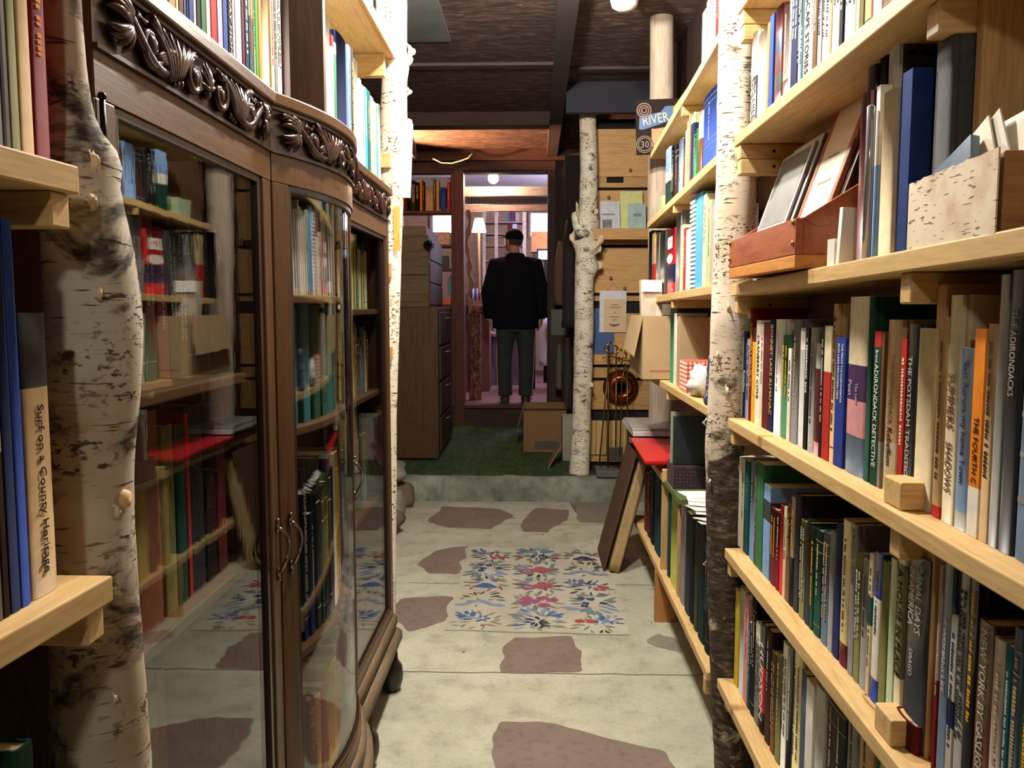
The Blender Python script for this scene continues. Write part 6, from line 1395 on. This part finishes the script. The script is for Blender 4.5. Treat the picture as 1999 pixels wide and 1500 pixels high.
def lean_sheet(name, px0, px1, py0, py1, Y, m, label, cat, th=.004, deg=12, extra=None, group=None):
    a, b = hy(px0, py1, Y), hy(px1, py0, Y); o = thing(name, (a.x, Y, sh1.z), label, cat, group)
    h = b.z - a.z; M = Matrix.Translation((a.x, Y, sh1.z - .001)) @ Euler((-math.radians(deg), 0, 0)).to_matrix().to_4x4()
    MB().box((0, 0, 0), (b.x - a.x, th, h), M).build('sheet', m, o)
    if extra:
        for (u0, v0, u1, v1, mm) in extra: MB().box(((b.x - a.x) * u0, -.0012, h * v0), ((b.x - a.x) * u1, -.0002, h * v1), M).build('printed_area', mm, o)
    return o
lean_sheet('print_sheet', 1172, 1211, 388, 446, 5.82, plain((206, 204, 210), .3), 'white printed sheet in plastic on the plank shelf', 'print', extra=[(.1, .5, .75, .56, plain((130, 130, 150), .5)), (.1, .05, .6, .35, plain((120, 118, 126), .4, 0, .5, 40))])
lean_sheet('yellow_folder', 1211, 1256, 368, 446, 5.86, plain((216, 214, 140), .3), 'pale yellow folder in plastic on the plank shelf', 'folder', deg=8)
lean_sheet('blue_booklet', 1226, 1262, 393, 446, 5.835, plain((170, 192, 186), .3), 'pale blue-green booklet in front of the yellow folder', 'booklet', deg=10, extra=[(.3, .5, .75, .62, plain((120, 130, 130), .5))])
# prints hung on the planks
def pinned(name, px0, px1, py0, py1, Y, m, label, cat, th=.004, tilt=0):
    a, b = hy(px0, py1, Y), hy(px1, py0, Y); c = (a + b) / 2
    o = thing(name, c, label, cat); o.rotation_euler = (0, tilt, 0)
    MB().box((-(b.x - a.x) / 2, 0, -(b.z - a.z) / 2), ((b.x - a.x) / 2, th, (b.z - a.z) / 2)).build('sheet', m, o, True); return o, (b.x - a.x), (b.z - a.z)
cdp, w, h = pinned('print_card', 1170, 1223, 568, 649, YW - .012, plain((214, 212, 220), .5), 'white matted card with a beige title sheet hung on the plank wall', 'print', .006)
MB().box((-w * .34, -.003, -h * .5), (w * .47, -.0002, h * .30)).build('title_sheet', plain((214, 184, 140), .6, 0, .06, 20), cdp, True)
mb = MB(); r = random.Random(3)
for z, L in ((.15, .13), (.09, .19), (-.03, .03), (-.14, .17), (-.21, .08)):
    x = -L * w
    while x < L * w: l = r.uniform(.02, .05) * w; mb.box((x + .06 * w, -.0045, z * h), (x + .06 * w + l, -.0032, z * h + .022 * h)); x += l + .012 * w
mb.build('title_print', plain((110, 84, 66), .6), cdp, True)
mb = MB(); bx = .06 * w; bz = -.32 * h
for s in (-1, 1):
    mb.tube([(bx, -.0045, bz), (bx + s * .09 * w, -.0045, bz - .01 * h), (bx + s * .19 * w, -.0045, bz + .03 * h)], [.012 * w + .001, .03 * w, .012 * w], 8, squash=.2)
    for k in range(4): mb.tube([(bx + s * (.05 + .035 * k) * w, -.004, bz + .0 * h), (bx + s * (.06 + .04 * k) * w, -.004, bz - .035 * h)], [.012 * w, .004 * w], 6, squash=.3)
mb.ball((bx, -.0045, bz - .02 * h), (.035 * w, .001, .035 * h), 10, 6); mb.build('winged_device', plain((92, 72, 52), .6), cdp, True)
mb = MB(); mb.tube([(-w * .25, .002, h * .5), (0, .004, h * .68), (w * .3, .002, h * .5)], .0008, 5); mb.build('hanging_string', plain((170, 150, 120), .8), cdp, True)
bbk, w, h = pinned('blue_booklet', 1158, 1200, 602, 691, YW - .006, plain((58, 86, 140), .6), 'blue booklet pinned low on the planks behind the fire tools', 'booklet', .004)
mb = MB().box((-w * .2, -.0015, h * .0), (w * .25, -.0003, h * .13)); mb.build('printed_block', plain((40, 58, 92), .6), bbk, True)
mb = MB()
for k, (px, py) in enumerate(((1192, 543), (1219, 563), (1188, 386), (1230, 333))):
    p = hy(px, py, YW - .004); mb = MB(); mb.lathe([(.004, 0), (.012, .012), (.012, .018), (0, .020)], M=Matrix.Translation(p) @ Euler((PI / 2, 0, 0)).to_matrix().to_4x4(), n=10)
    o = mb.build('nail', plain((150, 130, 100), .4, .5), None, origin=p); tag(o, ['bright nail above the white matted card', 'nail at the upper corner of the white matted card', 'nail above the white print on the plank shelf', 'dark nail high on the plank wall'][k], 'nail', 'nails in the plank wall')
# ring mould
pm = hy(1212, 757, YW - .03)
cm = thing('ring_mould', pm, 'round copper ring mould hanging on the plank wall', 'mould')
M = Matrix.Translation(pm) @ Euler((PI / 2, 0, 0)).to_matrix().to_4x4()
MB().lathe([(.035, -.02), (.035, .0), (.045, .028), (.07, .038), (.092, .028), (.108, .002), (.126, -.004), (.128, -.010), (.104, -.012), (.088, .012), (.07, .022), (.05, .012), (.043, -.02)], M=M, n=36).build('copper_ring', COPPER, cm)
mb = MB()
for k in range(40): a = 2 * PI * k / 40; mb.ball(M @ Vector((.096 * math.cos(a), .096 * math.sin(a), .024)), .0036, 7, 5)
mb.build('bead_rim', plain((216, 150, 120), .25, .9), cm)
# fireplace tools
fz = PLZ + .002
ft = thing('fire_tool_stand', (hy(1185, 930, 5.74).x, 5.76, fz), 'slim stand for brass fire tools on a stone slab base', 'stand')
Ys = 5.74; T = lambda px, py, dy=0: hy(px, py, Ys + dy)
b0 = T(1163, 935); b1 = T(1208, 935)
bevel(MB().box((b0.x, 5.66, fz + .003), (b1.x, 5.86, fz + .05)).build('slab_base', plain((96, 94, 92), .7), ft), .006)
DB = plain((120, 96, 58), .35, .85, .2, 50, 'aged_brass')
MB().tube([(T(1188, 900).x, 5.78, fz + .051), T(1188, 672, .04)], .007, 10).build('post', DB, ft)
MB().tube([T(1176, 700, .03), T(1188, 694, .04), T(1226, 706, .03)], .004, 8).build('hook_bar', DB, ft)
def diamond(mb, px, py, rx, ry, dy, th=.0062):
    pts = [T(px - rx, py, dy), T(px, py - ry, dy), T(px + rx, py, dy), T(px, py + ry, dy)]
    for a, b in zip(pts, pts[1:] + pts[:1]): mb.tube([a, b], th, 6)
for k, (pt, pb_, dc, lab, foot) in enumerate(((( 1190, 694), (1170, 905), (1193, 680), 'fire poker', 'poker with a diamond brass handle leaning on the tool stand'), ((1203, 700), (1202, 895), (1213, 692), 'ash shovel', 'ash shovel with grey pan hanging on the tool stand'), ((1224, 712), (1226, 880), (1222, 706), 'tongs', 'brass tongs nearest the leaning brown volume on the tool stand'))):
    o = thing(lab.replace(' ', '_'), T(pb_[0], pb_[1], -.02 * k), foot, 'fire tool', 'brass fire tools')
    MB().tube([T(*pt, -.01 - .02 * k), T(*pb_, -.01 - .02 * k)], .0055, 8).build('shaft', DB, o)
    mb = MB(); diamond(mb, dc[0], dc[1], 14 - 3 * k, 12 - 2 * k, -.012 - .02 * k); mb.build('handle', BRASS, o)
    if k == 1:
        a, b = T(1189, 900, -.03), T(1216, 872, -.03); bevel(MB().box((a.x, 5.69, a.z), (b.x, 5.70, b.z)).build('pan', plain((92, 88, 84), .4, .7), o), .003)
    if k == 2: MB().tube([T(1222, 714, -.05), T(1214, 740, -.05), T(1210, 890, -.05)], .0045, 8).build('second_arm', DB, o)
a, b = T(1229, 716, -.06), T(1240, 682, -.06)
mb = MB().hexa([(a.x, 5.66, a.z), (a.x + .035, 5.66, a.z + .02), (a.x + .035, 5.662, a.z + .02), (a.x, 5.662, a.z), (b.x - .02, 5.67, b.z - .01), (b.x + .01, 5.67, b.z), (b.x + .01, 5.672, b.z), (b.x - .02, 5.672, b.z - .01)])
o = mb.build('price_tag', plain((180, 190, 140), .6), None, origin=a); tag(o, 'pale green price tag tied to the brass fire tools', 'tag')
# boxes on the grass
def carton(name, px0, px1, py0, py1, Y, dep, m, label, flap=True, stripe=None, tilt=0):
    z0 = gz(Y) + .002; a, b = hy(px0, py1, Y), hy(px1, py0, Y); o = thing(name, ((a.x + b.x) / 2, Y, z0), label, 'box'); x0, x1, zt_ = a.x, b.x, b.z
    mb = MB(); t = .005
    mb.box((x0, Y, z0), (x1, Y + t, zt_)); mb.box((x0, Y + dep - t, z0), (x1, Y + dep, zt_)); mb.box((x0, Y + t, z0), (x0 + t, Y + dep - t, zt_)); mb.box((x1 - t, Y + t, z0), (x1, Y + dep - t, zt_)); mb.box((x0, Y, z0), (x1, Y + dep, z0 + t))
    mb.build('carton', m, o)
    if flap:
        MB().hexa([(x0 - .05, Y + .02, zt_ - .16), (x0 - .045, Y + .02, zt_ - .16), (x0 - .045, Y + dep - .02, zt_ - .16), (x0 - .05, Y + dep - .02, zt_ - .16), (x0 - .004, Y + .01, zt_), (x0 + .001, Y + .01, zt_), (x0 + .001, Y + dep - .01, zt_), (x0 - .004, Y + dep - .01, zt_)]).build('box_flap', m, o)
        MB().hexa([(x0, Y - .004, zt_ - .02), (x1, Y - .004, zt_ - .02), (x1, Y - .0005, zt_ - .02), (x0, Y - .0005, zt_ - .02), (x0 - .01, Y - .03, zt_ - .14 + .14), (x1, Y - .03, zt_), (x1, Y - .026, zt_), (x0 - .01, Y - .026, zt_)]).build('box_flap', m, o)
    if stripe: MB().box((x0 + (x1 - x0) * .26, Y - .0012, z0 + (zt_ - z0) * .08), (x0 + (x1 - x0) * .8, Y - .0003, z0 + (zt_ - z0) * .26)).build('printed_stripe', plain(stripe, .8), o)
    return o
carton('cardboard_box', 1022, 1106, 797, 884, 6.6, .42, plain((128, 94, 58), .85, 0, .1, 8, 'cardboard'), 'open brown cardboard box on the grass in front of the doorway', True, (78, 76, 66))
carton('white_carton', 1098, 1140, 818, 886, 6.25, .3, plain((150, 144, 124), .8), 'off-white carton partly hidden behind the peeling trunk', False)
a, b = hy(1068, 906, 6.0), hy(1094, 872, 6.0)
mb = MB().hexa([(a.x, 5.98, gz(6) + .002), (a.x + .012, 5.98, gz(6) + .002), (a.x + .012, 6.2, gz(6) + .002), (a.x, 6.2, gz(6) + .002), (b.x, 6.02, b.z), (b.x + .012, 6.02, b.z), (b.x + .012, 6.22, b.z), (b.x, 6.22, b.z)])
o = mb.build('thin_board', wood((130, 104, 84), (104, 80, 64), 'Y', .7), None, origin=a); tag(o, 'thin board leaning on the off-white carton', 'board')
# cluttered dark strip right of the doorway
gx0, gx1 = hy(1073, 655, 7.8), hy(1104, 604, 7.8)
cabz = thing('side_stand', ((gx0.x + gx1.x) / 2, 7.85, .2), 'narrow dark stand carrying a grey-green box beside the doorway', 'stand')
MB().box((gx0.x, 7.8, .215), (gx1.x + .08, 7.93, gx0.z)).build('stand_body', wood((70, 50, 40), (48, 34, 28), 'Z', .7), cabz)
o = slab('file_box', ((gx0.x + gx1.x) / 2 + .02, 7.86, (gx0.z + gx1.z) / 2), (gx1.x - gx0.x + .02, .11, gx1.z - gx0.z), (0, 0, 0), plain((86, 92, 84), .6), 'grey-green file box on the dark stand beside the doorway', 'box', bev=.004)
def hanging(name, px, py0, py1, Y, w, m, label, cat, seed):
    a, b = hy(px, py0, Y), hy(px, py1, Y); mb = MB(); rings = []
    for j in range(16):
        f = j / 15; z = a.z + (b.z - a.z) * f; ww = w * (.35 + .65 * math.sin(min(1, f * 2 + .1) * PI / 2)); rings.append([Vector((a.x + ww * math.cos(2 * PI * q / 20) * (1 + .25 * noise.noise(Vector((q * .9, j * .15, seed)))), Y + .05 * math.sin(2 * PI * q / 20) * (1 + .3 * noise.noise(Vector((q, j * .2, seed)))), z)) for q in range(20)])
    o = mb.rings(rings).build(name, m, None, origin=a); return tag(o, label, cat)
hanging('hanging_cloth', 1095, 472, 596, 7.85, .055, plain((98, 78, 64), .85), 'pale brown cloth hanging on the dark wall above the file box', 'cloth', 4)
hanging('dark_coat', 1112, 430, 640, 7.2, .06, plain((36, 30, 30), .8), 'dark coat hanging close to the peeling trunk', 'coat', 9)
hanging('leather_straps', 1108, 660, 800, 7.3, .05, plain((52, 44, 40), .7), 'dark leather straps hanging above the open cardboard box', 'straps', 14)
hanging('grey_cloth', 1092, 672, 760, 7.6, .035, plain((96, 94, 84), .85), 'grey cloth strip hanging below the file box', 'cloth', 17)
fr0, fr1 = hy(1120, 420, 5.98), hy(1134, 292, 5.98)
o = slab('framed_picture', ((fr0.x + fr1.x) / 2 - .02, 6.2, (fr0.z + fr1.z) / 2), (.12, .02, fr1.z - fr0.z), (0, 0, 0), plain((34, 25, 24), .8, spec=.1), 'narrow dark glazed frame showing left of the peeling trunk top', 'frame')
# ---------------------------------------------------------------- painted RIVER sign
sg = hy(1243, 302, 4.20); s2_ = hy(1243, 195, 4.20)
sign = thing('painted_sign', (sg.x + .16, 4.2, sg.z), 'dark painted wooden sign lettered RIVER hanging on the peeled post', 'sign')
sw, shh = .34, s2_.z - sg.z
Ms = Matrix.Translation((sg.x, 4.20, sg.z)) @ Euler((0, math.radians(-2), 0)).to_matrix().to_4x4()
bevel(MB().box((0, 0, 0), (sw, .02, shh), Ms).build('sign_board', plain((34, 25, 22), .75, 0, .2, 15, spec=.15), sign), .003)
BLS = plain((74, 100, 138), .6, 0, .2, 30); TNS = plain((168, 134, 92), .6, 0, .25, 30)
def poly(pts, y, m, name):
    mb = MB(); n = len(pts); mb.prism([(x * sw, z * shh) for x, z in pts], -y, -y + .0008, Ms @ Euler((PI / 2, 0, 0)).to_matrix().to_4x4() @ Matrix.Scale(-1, 4, (0, 0, 1)) if False else Ms @ Matrix(((1, 0, 0, 0), (0, 0, 1, 0), (0, 1, 0, 0), (0, 0, 0, 1)))); return mb.build(name, m, sign)
poly([(.04, .46), (.10, .45), (.45, .58), (.97, .60), (.97, .90), (.42, .86), (.36, .76), (.05, .70)], .0012, BLS, 'painted_banner')
poly([(.22, .14), (.30, .12), (.62, .18), (.62, .52), (.30, .46), (.22, .46)], .0010, TNS, 'painted_panel')
mb = MB()
for q in range(3): mb.tube([Ms @ Vector((sw * .12 + (.034 - .011 * q) * math.cos(2 * PI * k / 20), -.002, shh * .80 + (.034 - .011 * q) * math.sin(2 * PI * k / 20))) for k in range(21)], .0035, 5)
mb.build('painted_scroll', plain((140, 112, 100), .6), sign)
l = lettering('RIVER', Ms @ Matrix.Translation((sw * .285, -.0022, shh * .64)) @ Euler((0, math.radians(-9), 0)).to_matrix().to_4x4() @ Matrix(((1, 0, 0, 0), (0, 0, -1, 0), (0, 1, 0, 0), (0, 0, 0, 1))),   .044, .128, plain((196, 176, 156), .6), sign, 'painted_lettering')
l.location = -Vector(sign.location)
mb = MB()
for R_ in (.040, .031): mb.tube([Ms @ Vector((sw * .12 + R_ * math.cos(2 * PI * k / 24), -.0022, shh * .18 + R_ * math.sin(2 * PI * k / 24))) for k in range(25)], .0028, 5)
mb.build('painted_roundel', plain((130, 112, 96), .6), sign)
l = lettering('30', Ms @ Matrix.Translation((sw * .12, -.0022, shh * .18)) @ Matrix(((1, 0, 0, 0), (0, 0, -1, 0), (0, 1, 0, 0), (0, 0, 0, 1))), .032, .04, plain((136, 118, 100), .6), sign, 'painted_number')
l.location = -Vector(sign.location)
# ---------------------------------------------------------------- ceiling lamp, wire, bark
pl_ = hy(1219, 8, 3.95)
cl = thing('ceiling_lamp', (pl_.x, 3.95, CZ), 'small white lamp holder with round bulb on the dark ceiling', 'lamp')
MB().lathe([(0, CZ - .001), (.06, CZ - .001), (.055, CZ - .03), (.04, CZ - .06), (0, CZ - .06)], (pl_.x, 3.95, 0), 20).build('holder', plain((226, 222, 214), .4), cl)
zb_ = hy(1219, 22, 3.95).z
MB().lathe([(0, zb_), (.03, zb_ + .003), (.058, zb_ + .02), (.066, zb_ + .05), (.062, CZ - .0605), (0, CZ - .0605)], (pl_.x, 3.95, 0), 22).build('globe', plain((236, 232, 226), .3), cl)
pts = [hy(px, py, 7.6) for px, py in ((845, 310), (862, 318), (882, 319), (900, 314), (914, 309), (922, 300))]
o = MB().tube(pts, .006, 6).build('white_cable', plain((196, 180, 160), .6), None, origin=tuple(pts[0])); tag(o, 'pale cable sagging under the warmly lit ceiling', 'cable')
pts = [hy(px, py, 6.9) for px, py in ((786, 262), (796, 272), (804, 288), (812, 310))]
o = MB().tube(pts, [.03, .05, .035, .012], 9).build('hanging_bark', bark_red(), None, origin=tuple(pts[0])); tag(o, 'ragged piece of bark hanging from the ceiling by the white trunk', 'bark')
# ---------------------------------------------------------------- the man
MX, MY, MZ = -.195, 8.18, TH
def mp(px, py, Y=MY): p = hy(px, py, Y); return p
def man():
    S = 1.72 / 1.72; base = Vector((MX, MY, MZ))
    o = thing('person', base, 'man in dark jacket and cap seen from behind standing in the doorway', 'person')
    V = lambda x, y, z: base + Vector((x, y, z))
    skin = plain((170, 122, 98), .6); jack = plain((15, 16, 24), .9, 0, .2, 30, 'dark_jacket', .1); trou = plain((44, 48, 46), .9, 0, .15, 40, 'trousers')
    b = MB()
    # body: trunk, neck, head, limbs, hands all fused into one skin
    b.tube([V(0, 0, .84), V(0, .0, .95), V(0, .01, 1.15), V(.0, .01, 1.34), V(0, .02, 1.43)], [.09, .095, .10, .085, .05], 16, squash=1.5)
    b.tube([V(0, .02, 1.40), V(-.01, .04, 1.53)], [.06, .055], 12)
    hc = V(-.02, .055, 1.595); yaw = math.radians(42)
    HM = Matrix.Translation(hc) @ Euler((math.radians(8), 0, yaw)).to_matrix().to_4x4()     # looking along local +y
    hp = lambda x, y, z: HM @ Vector((x, y, z))
    H3 = HM.to_3x3().to_4x4()
    b.ball(hc, (.074, .092, .105), 20, 14, H3)
    b.ball(hp(0, .045, -.055), (.05, .055, .06), 14, 10, H3)
    b.tube([hp(0, .085, .015), hp(0, .108, -.02), hp(0, .10, -.032)], [.010, .015, .011], 8)        # nose
    b.ball(hp(0, .088, -.058), (.024, .012, .007), 8, 6, H3); b.ball(hp(0, .087, -.070), (.022, .012, .007), 8, 6, H3)  # lips
    b.ball(hp(0, .085, .035), (.055, .014, .010), 10, 6, H3)         # brow
    for s in (-1, 1): b.ball(hp(s * .074, -.005, -.01), (.010, .018, .030), 8, 6, H3)      # ears
    arms = {}
    for s in (-1, 1):
        sh = V(s * .19, .01, 1.36); el = V(s * .27, -.03, 1.08); wr = V(s * .262, .045, .85)
        arms[s] = (sh, el, wr)
        b.tube([V(s * .10, .01, 1.37), sh, el, wr], [.06, .058, .042, .028], 12)
        hd = Vector((-s * .15, .35, -.92)).normalized(); pc_ = wr + hd * .055
        side = Vector((0, 1, .38)).normalized(); nrm = hd.cross(side).normalized()
        b.tube([wr, wr + hd * .03, wr + hd * .085], [.026, .036, .036], 10, squash=.45, up=nrm)
        for k in range(4):
            q0 = wr + hd * .082 + side * (.027 - .018 * k); L = (.070, .078, .074, .058)[k]
            q1 = q0 + hd * L * .45 + nrm * (-s) * .006; q2 = q0 + hd * L * .78 + nrm * (-s) * .020; q3 = q0 + hd * L * .92 + nrm * (-s) * .034
            b.tube([q0 - hd * .02, q0, q1, q2, q3], [.0095, .0095, .0088, .0082, .0065], 7)
        t0 = wr + hd * .03 + side * .030; b.tube([wr + hd * .02 + side * .01, t0, t0 + hd * .030 + side * .018, t0 + hd * .058 + side * .016], [.013, .0125, .0105, .0075], 7)
        hip = V(s * .085, 0, .86); kn = V(s * .105 + .0, .015, .48); an = V(s * .095, -.01, .075)
        b.tube([hip, kn, an], [.09, .058, .040], 12)
        b.tube([V(s * .095, -.05, .04), V(s * .11, .06, .035), V(s * .12, .14, .025)], [.032, .036, .022], 10)
    body = b.build('body', skin, o); m = body.modifiers.new('fuse', 'REMESH'); m.mode = 'VOXEL'; m.voxel_size = .0062; m.use_smooth_shade = True
    for s in (-1, 1): MB().ball(hp(s * .03, .083, .016), .0085, 10, 7).build('eye', plain((60, 48, 40), .2), o)
    h = MB(); h.ball(hp(0, -.012, .012), (.079, .092, .098), 20, 12, H3); hh = h.build('hair', plain((52, 46, 44), .9, 0, .3, 90), o)
    # carve the face free: hair only covers the back of the head
    bm = bmesh.new(); bm.from_mesh(hh.data)
    inv = HM.inverted()
    for v in [v for v in bm.verts if (inv @ (v.co + base)).y > .045 or (inv @ (v.co + base)).z < -.055]: bm.verts.remove(v)
    bm.to_mesh(hh.data); bm.free()
    c = MB(); rings = []
    for j in range(9):
        t = j / 8 * PI / 2; rings.append([hp(.084 * math.cos(t) * math.cos(2 * PI * k / 24), -.004 + .101 * math.cos(t) * math.sin(2 * PI * k / 24), .042 + .078 * math.sin(t)) if j < 8 else hp(.004 * math.cos(2 * PI * k / 24), .004 * math.sin(2 * PI * k / 24), .120) for k in range(24)])
    c.rings([[hp(.084 * math.cos(2 * PI * k / 24), -.004 + .101 * math.sin(2 * PI * k / 24), .020) for k in range(24)]] + rings)
    cap = c.build('cap', plain((13, 13, 18), .9, spec=.1), o)
    br = MB(); rr = []
    for j in range(6):
        f = j / 5; rr.append([hp((-.075 + .15 * k / 10), .080 + .075 * f * math.sqrt(max(0, 1 - ((k - 5) / 5.4) ** 2)), .042 - .018 * f - .012 * ((k - 5) / 5) ** 2) for k in range(11)])
    br.rings(rr, True, False, False); bo = br.build('brim', plain((13, 13, 18), .9, spec=.1), cap); q = bo.modifiers.new('thick', 'SOLIDIFY'); q.thickness = .004
    # jacket
    j = MB(); rings = []
    prof = [(.735, .232, .158, 0), (.86, .228, .158, 0), (.98, .232, .158, 0), (1.10, .232, .158, 0), (1.22, .228, .155, .0), (1.32, .215, .145, .01), (1.385, .175, .115, .015), (1.43, .105, .085, .02), (1.475, .078, .078, .03)]
    for z, rx, ry, yo in prof:
        rings.append([V(rx * math.copysign(abs(math.cos(2 * PI * k / 28)) ** .85, math.cos(2 * PI * k / 28)) + .006 * noise.noise(Vector((k * .5, z * 8, 0))), yo + ry * math.sin(2 * PI * k / 28) + .01 * noise.noise(Vector((k * .6, z * 9, 4))), z + .012 * noise.noise(Vector((k * .4, 0, 8))) * (1 if z < .85 else 0)) for k in range(28)])
    j.rings(rings)
    for s in (-1, 1):
        sh, el, wr = arms[s]; hd = Vector((-s * .15, .35, -.92)).normalized()
        pts = [V(s * .12, .012, 1.365), sh + Vector((0, 0, .005)), sh.lerp(el, .5), el, el.lerp(wr, .5), wr + hd * .01]
        j.tube(pts, [.075, .082, .074, .068, .060, .052], 16)
    jo = j.build('jacket', jack, o); m = jo.modifiers.new('fuse', 'REMESH'); m.mode = 'VOXEL'; m.voxel_size = .012; m.use_smooth_shade = True
    sm = jo.modifiers.new('soft', 'SMOOTH'); sm.iterations = 3
    wb = MB().tube([arms[-1][2] + Vector((.0, .0, .004)), arms[-1][2] + Vector((.004, .008, -.016))], .040, 14).build('white_cuff', plain((210, 208, 214), .7), o)
    # trousers
    t = MB(); t.tube([V(0, 0, .90), V(0, 0, .80), V(0, 0, .70)], [.12, .125, .115], 20, squash=1.25)
    for s in (-1, 1):
        pts = [V(s * .085, 0, .88), V(s * .095, 0, .70), V(s * .108, .012, .48), V(s * .108, .0, .25), V(s * .100, -.008, .07)]
        t.tube(pts, [.105, .098, .080, .074, .072], 16)
    to = t.build('trousers', trou, o); m = to.modifiers.new('fuse', 'REMESH'); m.mode = 'VOXEL'; m.voxel_size = .012; m.use_smooth_shade = True
    for s in (-1, 1):
        t2 = MB(); t2.tube([V(s * .18, -.02, .72), V(s * .185, -.02, .48), V(s * .178, -.03, .25), V(s * .165, -.05, .08)], .005, 6); t2.build('piping', plain((150, 146, 124), .8), to)
        sh_ = MB(); x = s * .10; rings = []
        for y, w, h in ((-.115, .022, .05), (-.105, .036, .075), (-.05, .044, .095), (.0, .044, .10), (.06, .048, .075), (.12, .048, .055), (.16, .034, .042), (.175, .012, .03)):
            xs = x + (.02 * (y / .17) * s if y > 0 else 0); rings.append([V(xs + w * math.cos(PI * 2 * k / 14), y, max(.002, h * .5 + h * .5 * math.sin(PI * 2 * k / 14))) for k in range(14)])
        so = sh_.rings(rings).build('shoe', plain((30, 28, 30), .5), o)
        ms = MB().box(V(x - .042, -.125, .001), V(x + .042, -.05, .02)); ms.build('heel', plain((22, 22, 24), .7), so)
    return o
man()
# ---------------------------------------------------------------- lights of the place and an added fill bulb
def light(name, typ, loc, power, color, radius=.05, rot=None, **kw):
    l = bpy.data.lights.new(name, typ); l.energy = power; l.color = color
    if typ in ('POINT', 'SPOT'): l.shadow_soft_size = radius
    for k, v in kw.items(): setattr(l, k, v)
    o = bpy.data.objects.new(name, l); o.location = loc
    if rot: o.rotation_euler = rot
    col.objects.link(o); return o
WARM = (1.0, .95, .85)
for k, (x, y, z, pw, lab) in enumerate(((-.02, 1.95, 2.66, 98, 'bare ceiling bulb over the aisle beside the big bookcase'), (-.10, 3.05, 2.53, 80, 'bare bulb on a short cord over the aisle by the white trunk'), (-.10, -.80, 2.12, 15, 'added unseen fill bulb behind the viewer at the start of the aisle'))):  # last bulb is added fill behind the camera, brightening covers that face it
    light('aisle_light', 'POINT', (x, y, z - .02), pw, WARM, .045)
    bl = thing('bare_bulb', (x, y, CZ), lab, 'lamp')
    MB().tube([(x, y, CZ), (x, y, z + .10)], .004, 6).build('cord', plain((60, 52, 50), .7), bl)
    MB().lathe([(0, z + .055), (.018, z + .055), (.02, z + .10), (0, z + .10)], (x, y, 0), 14).build('socket', plain((216, 210, 200), .4), bl)
    MB().lathe([(0, z + .03), (.026, z + .032), (.03, z + .04), (.018, z + .0545), (0, z + .0545)], (x, y, 0), 14).build('glass_bulb', emit((255, 236, 206), 20), bl)
light('warm_bulb', 'SPOT', (-1.5, 7.1, 2.45), 430, (1, .48, .24), .03, (PI - .10, .95, 0), spot_size=1.35, spot_blend=.5)
light('pendant_light', 'POINT', (pbulb.x, 8.7, pbulb.z - .06), 20, (1, .72, .5), .04)
light('window_light', 'AREA', (.9, 10.2, 2.6), 70, (.66, .62, 1.0), rot=(0, math.radians(75), 0), size=1.2)
light('shade_light', 'POINT', (at(935, 440, 9.9).x, 9.7, at(935, 440, 9.9).z), 10, (1, .85, .65), .08)
w = bpy.data.worlds.new('dim'); sc.world = w; w.use_nodes = True
w.node_tree.nodes['Background'].inputs[0].default_value = (.012, .012, .014, 1); w.node_tree.nodes['Background'].inputs[1].default_value = 1
sc.view_settings.view_transform = 'Standard'; sc.view_settings.look = 'None'; sc.view_settings.gamma = 1; sc.view_settings.use_curve_mapping = False
sc.view_settings.exposure = 0.7
sc.cycles.max_bounces = 8; sc.cycles.transparent_max_bounces = 16; sc.cycles.sample_clamp_indirect = 4
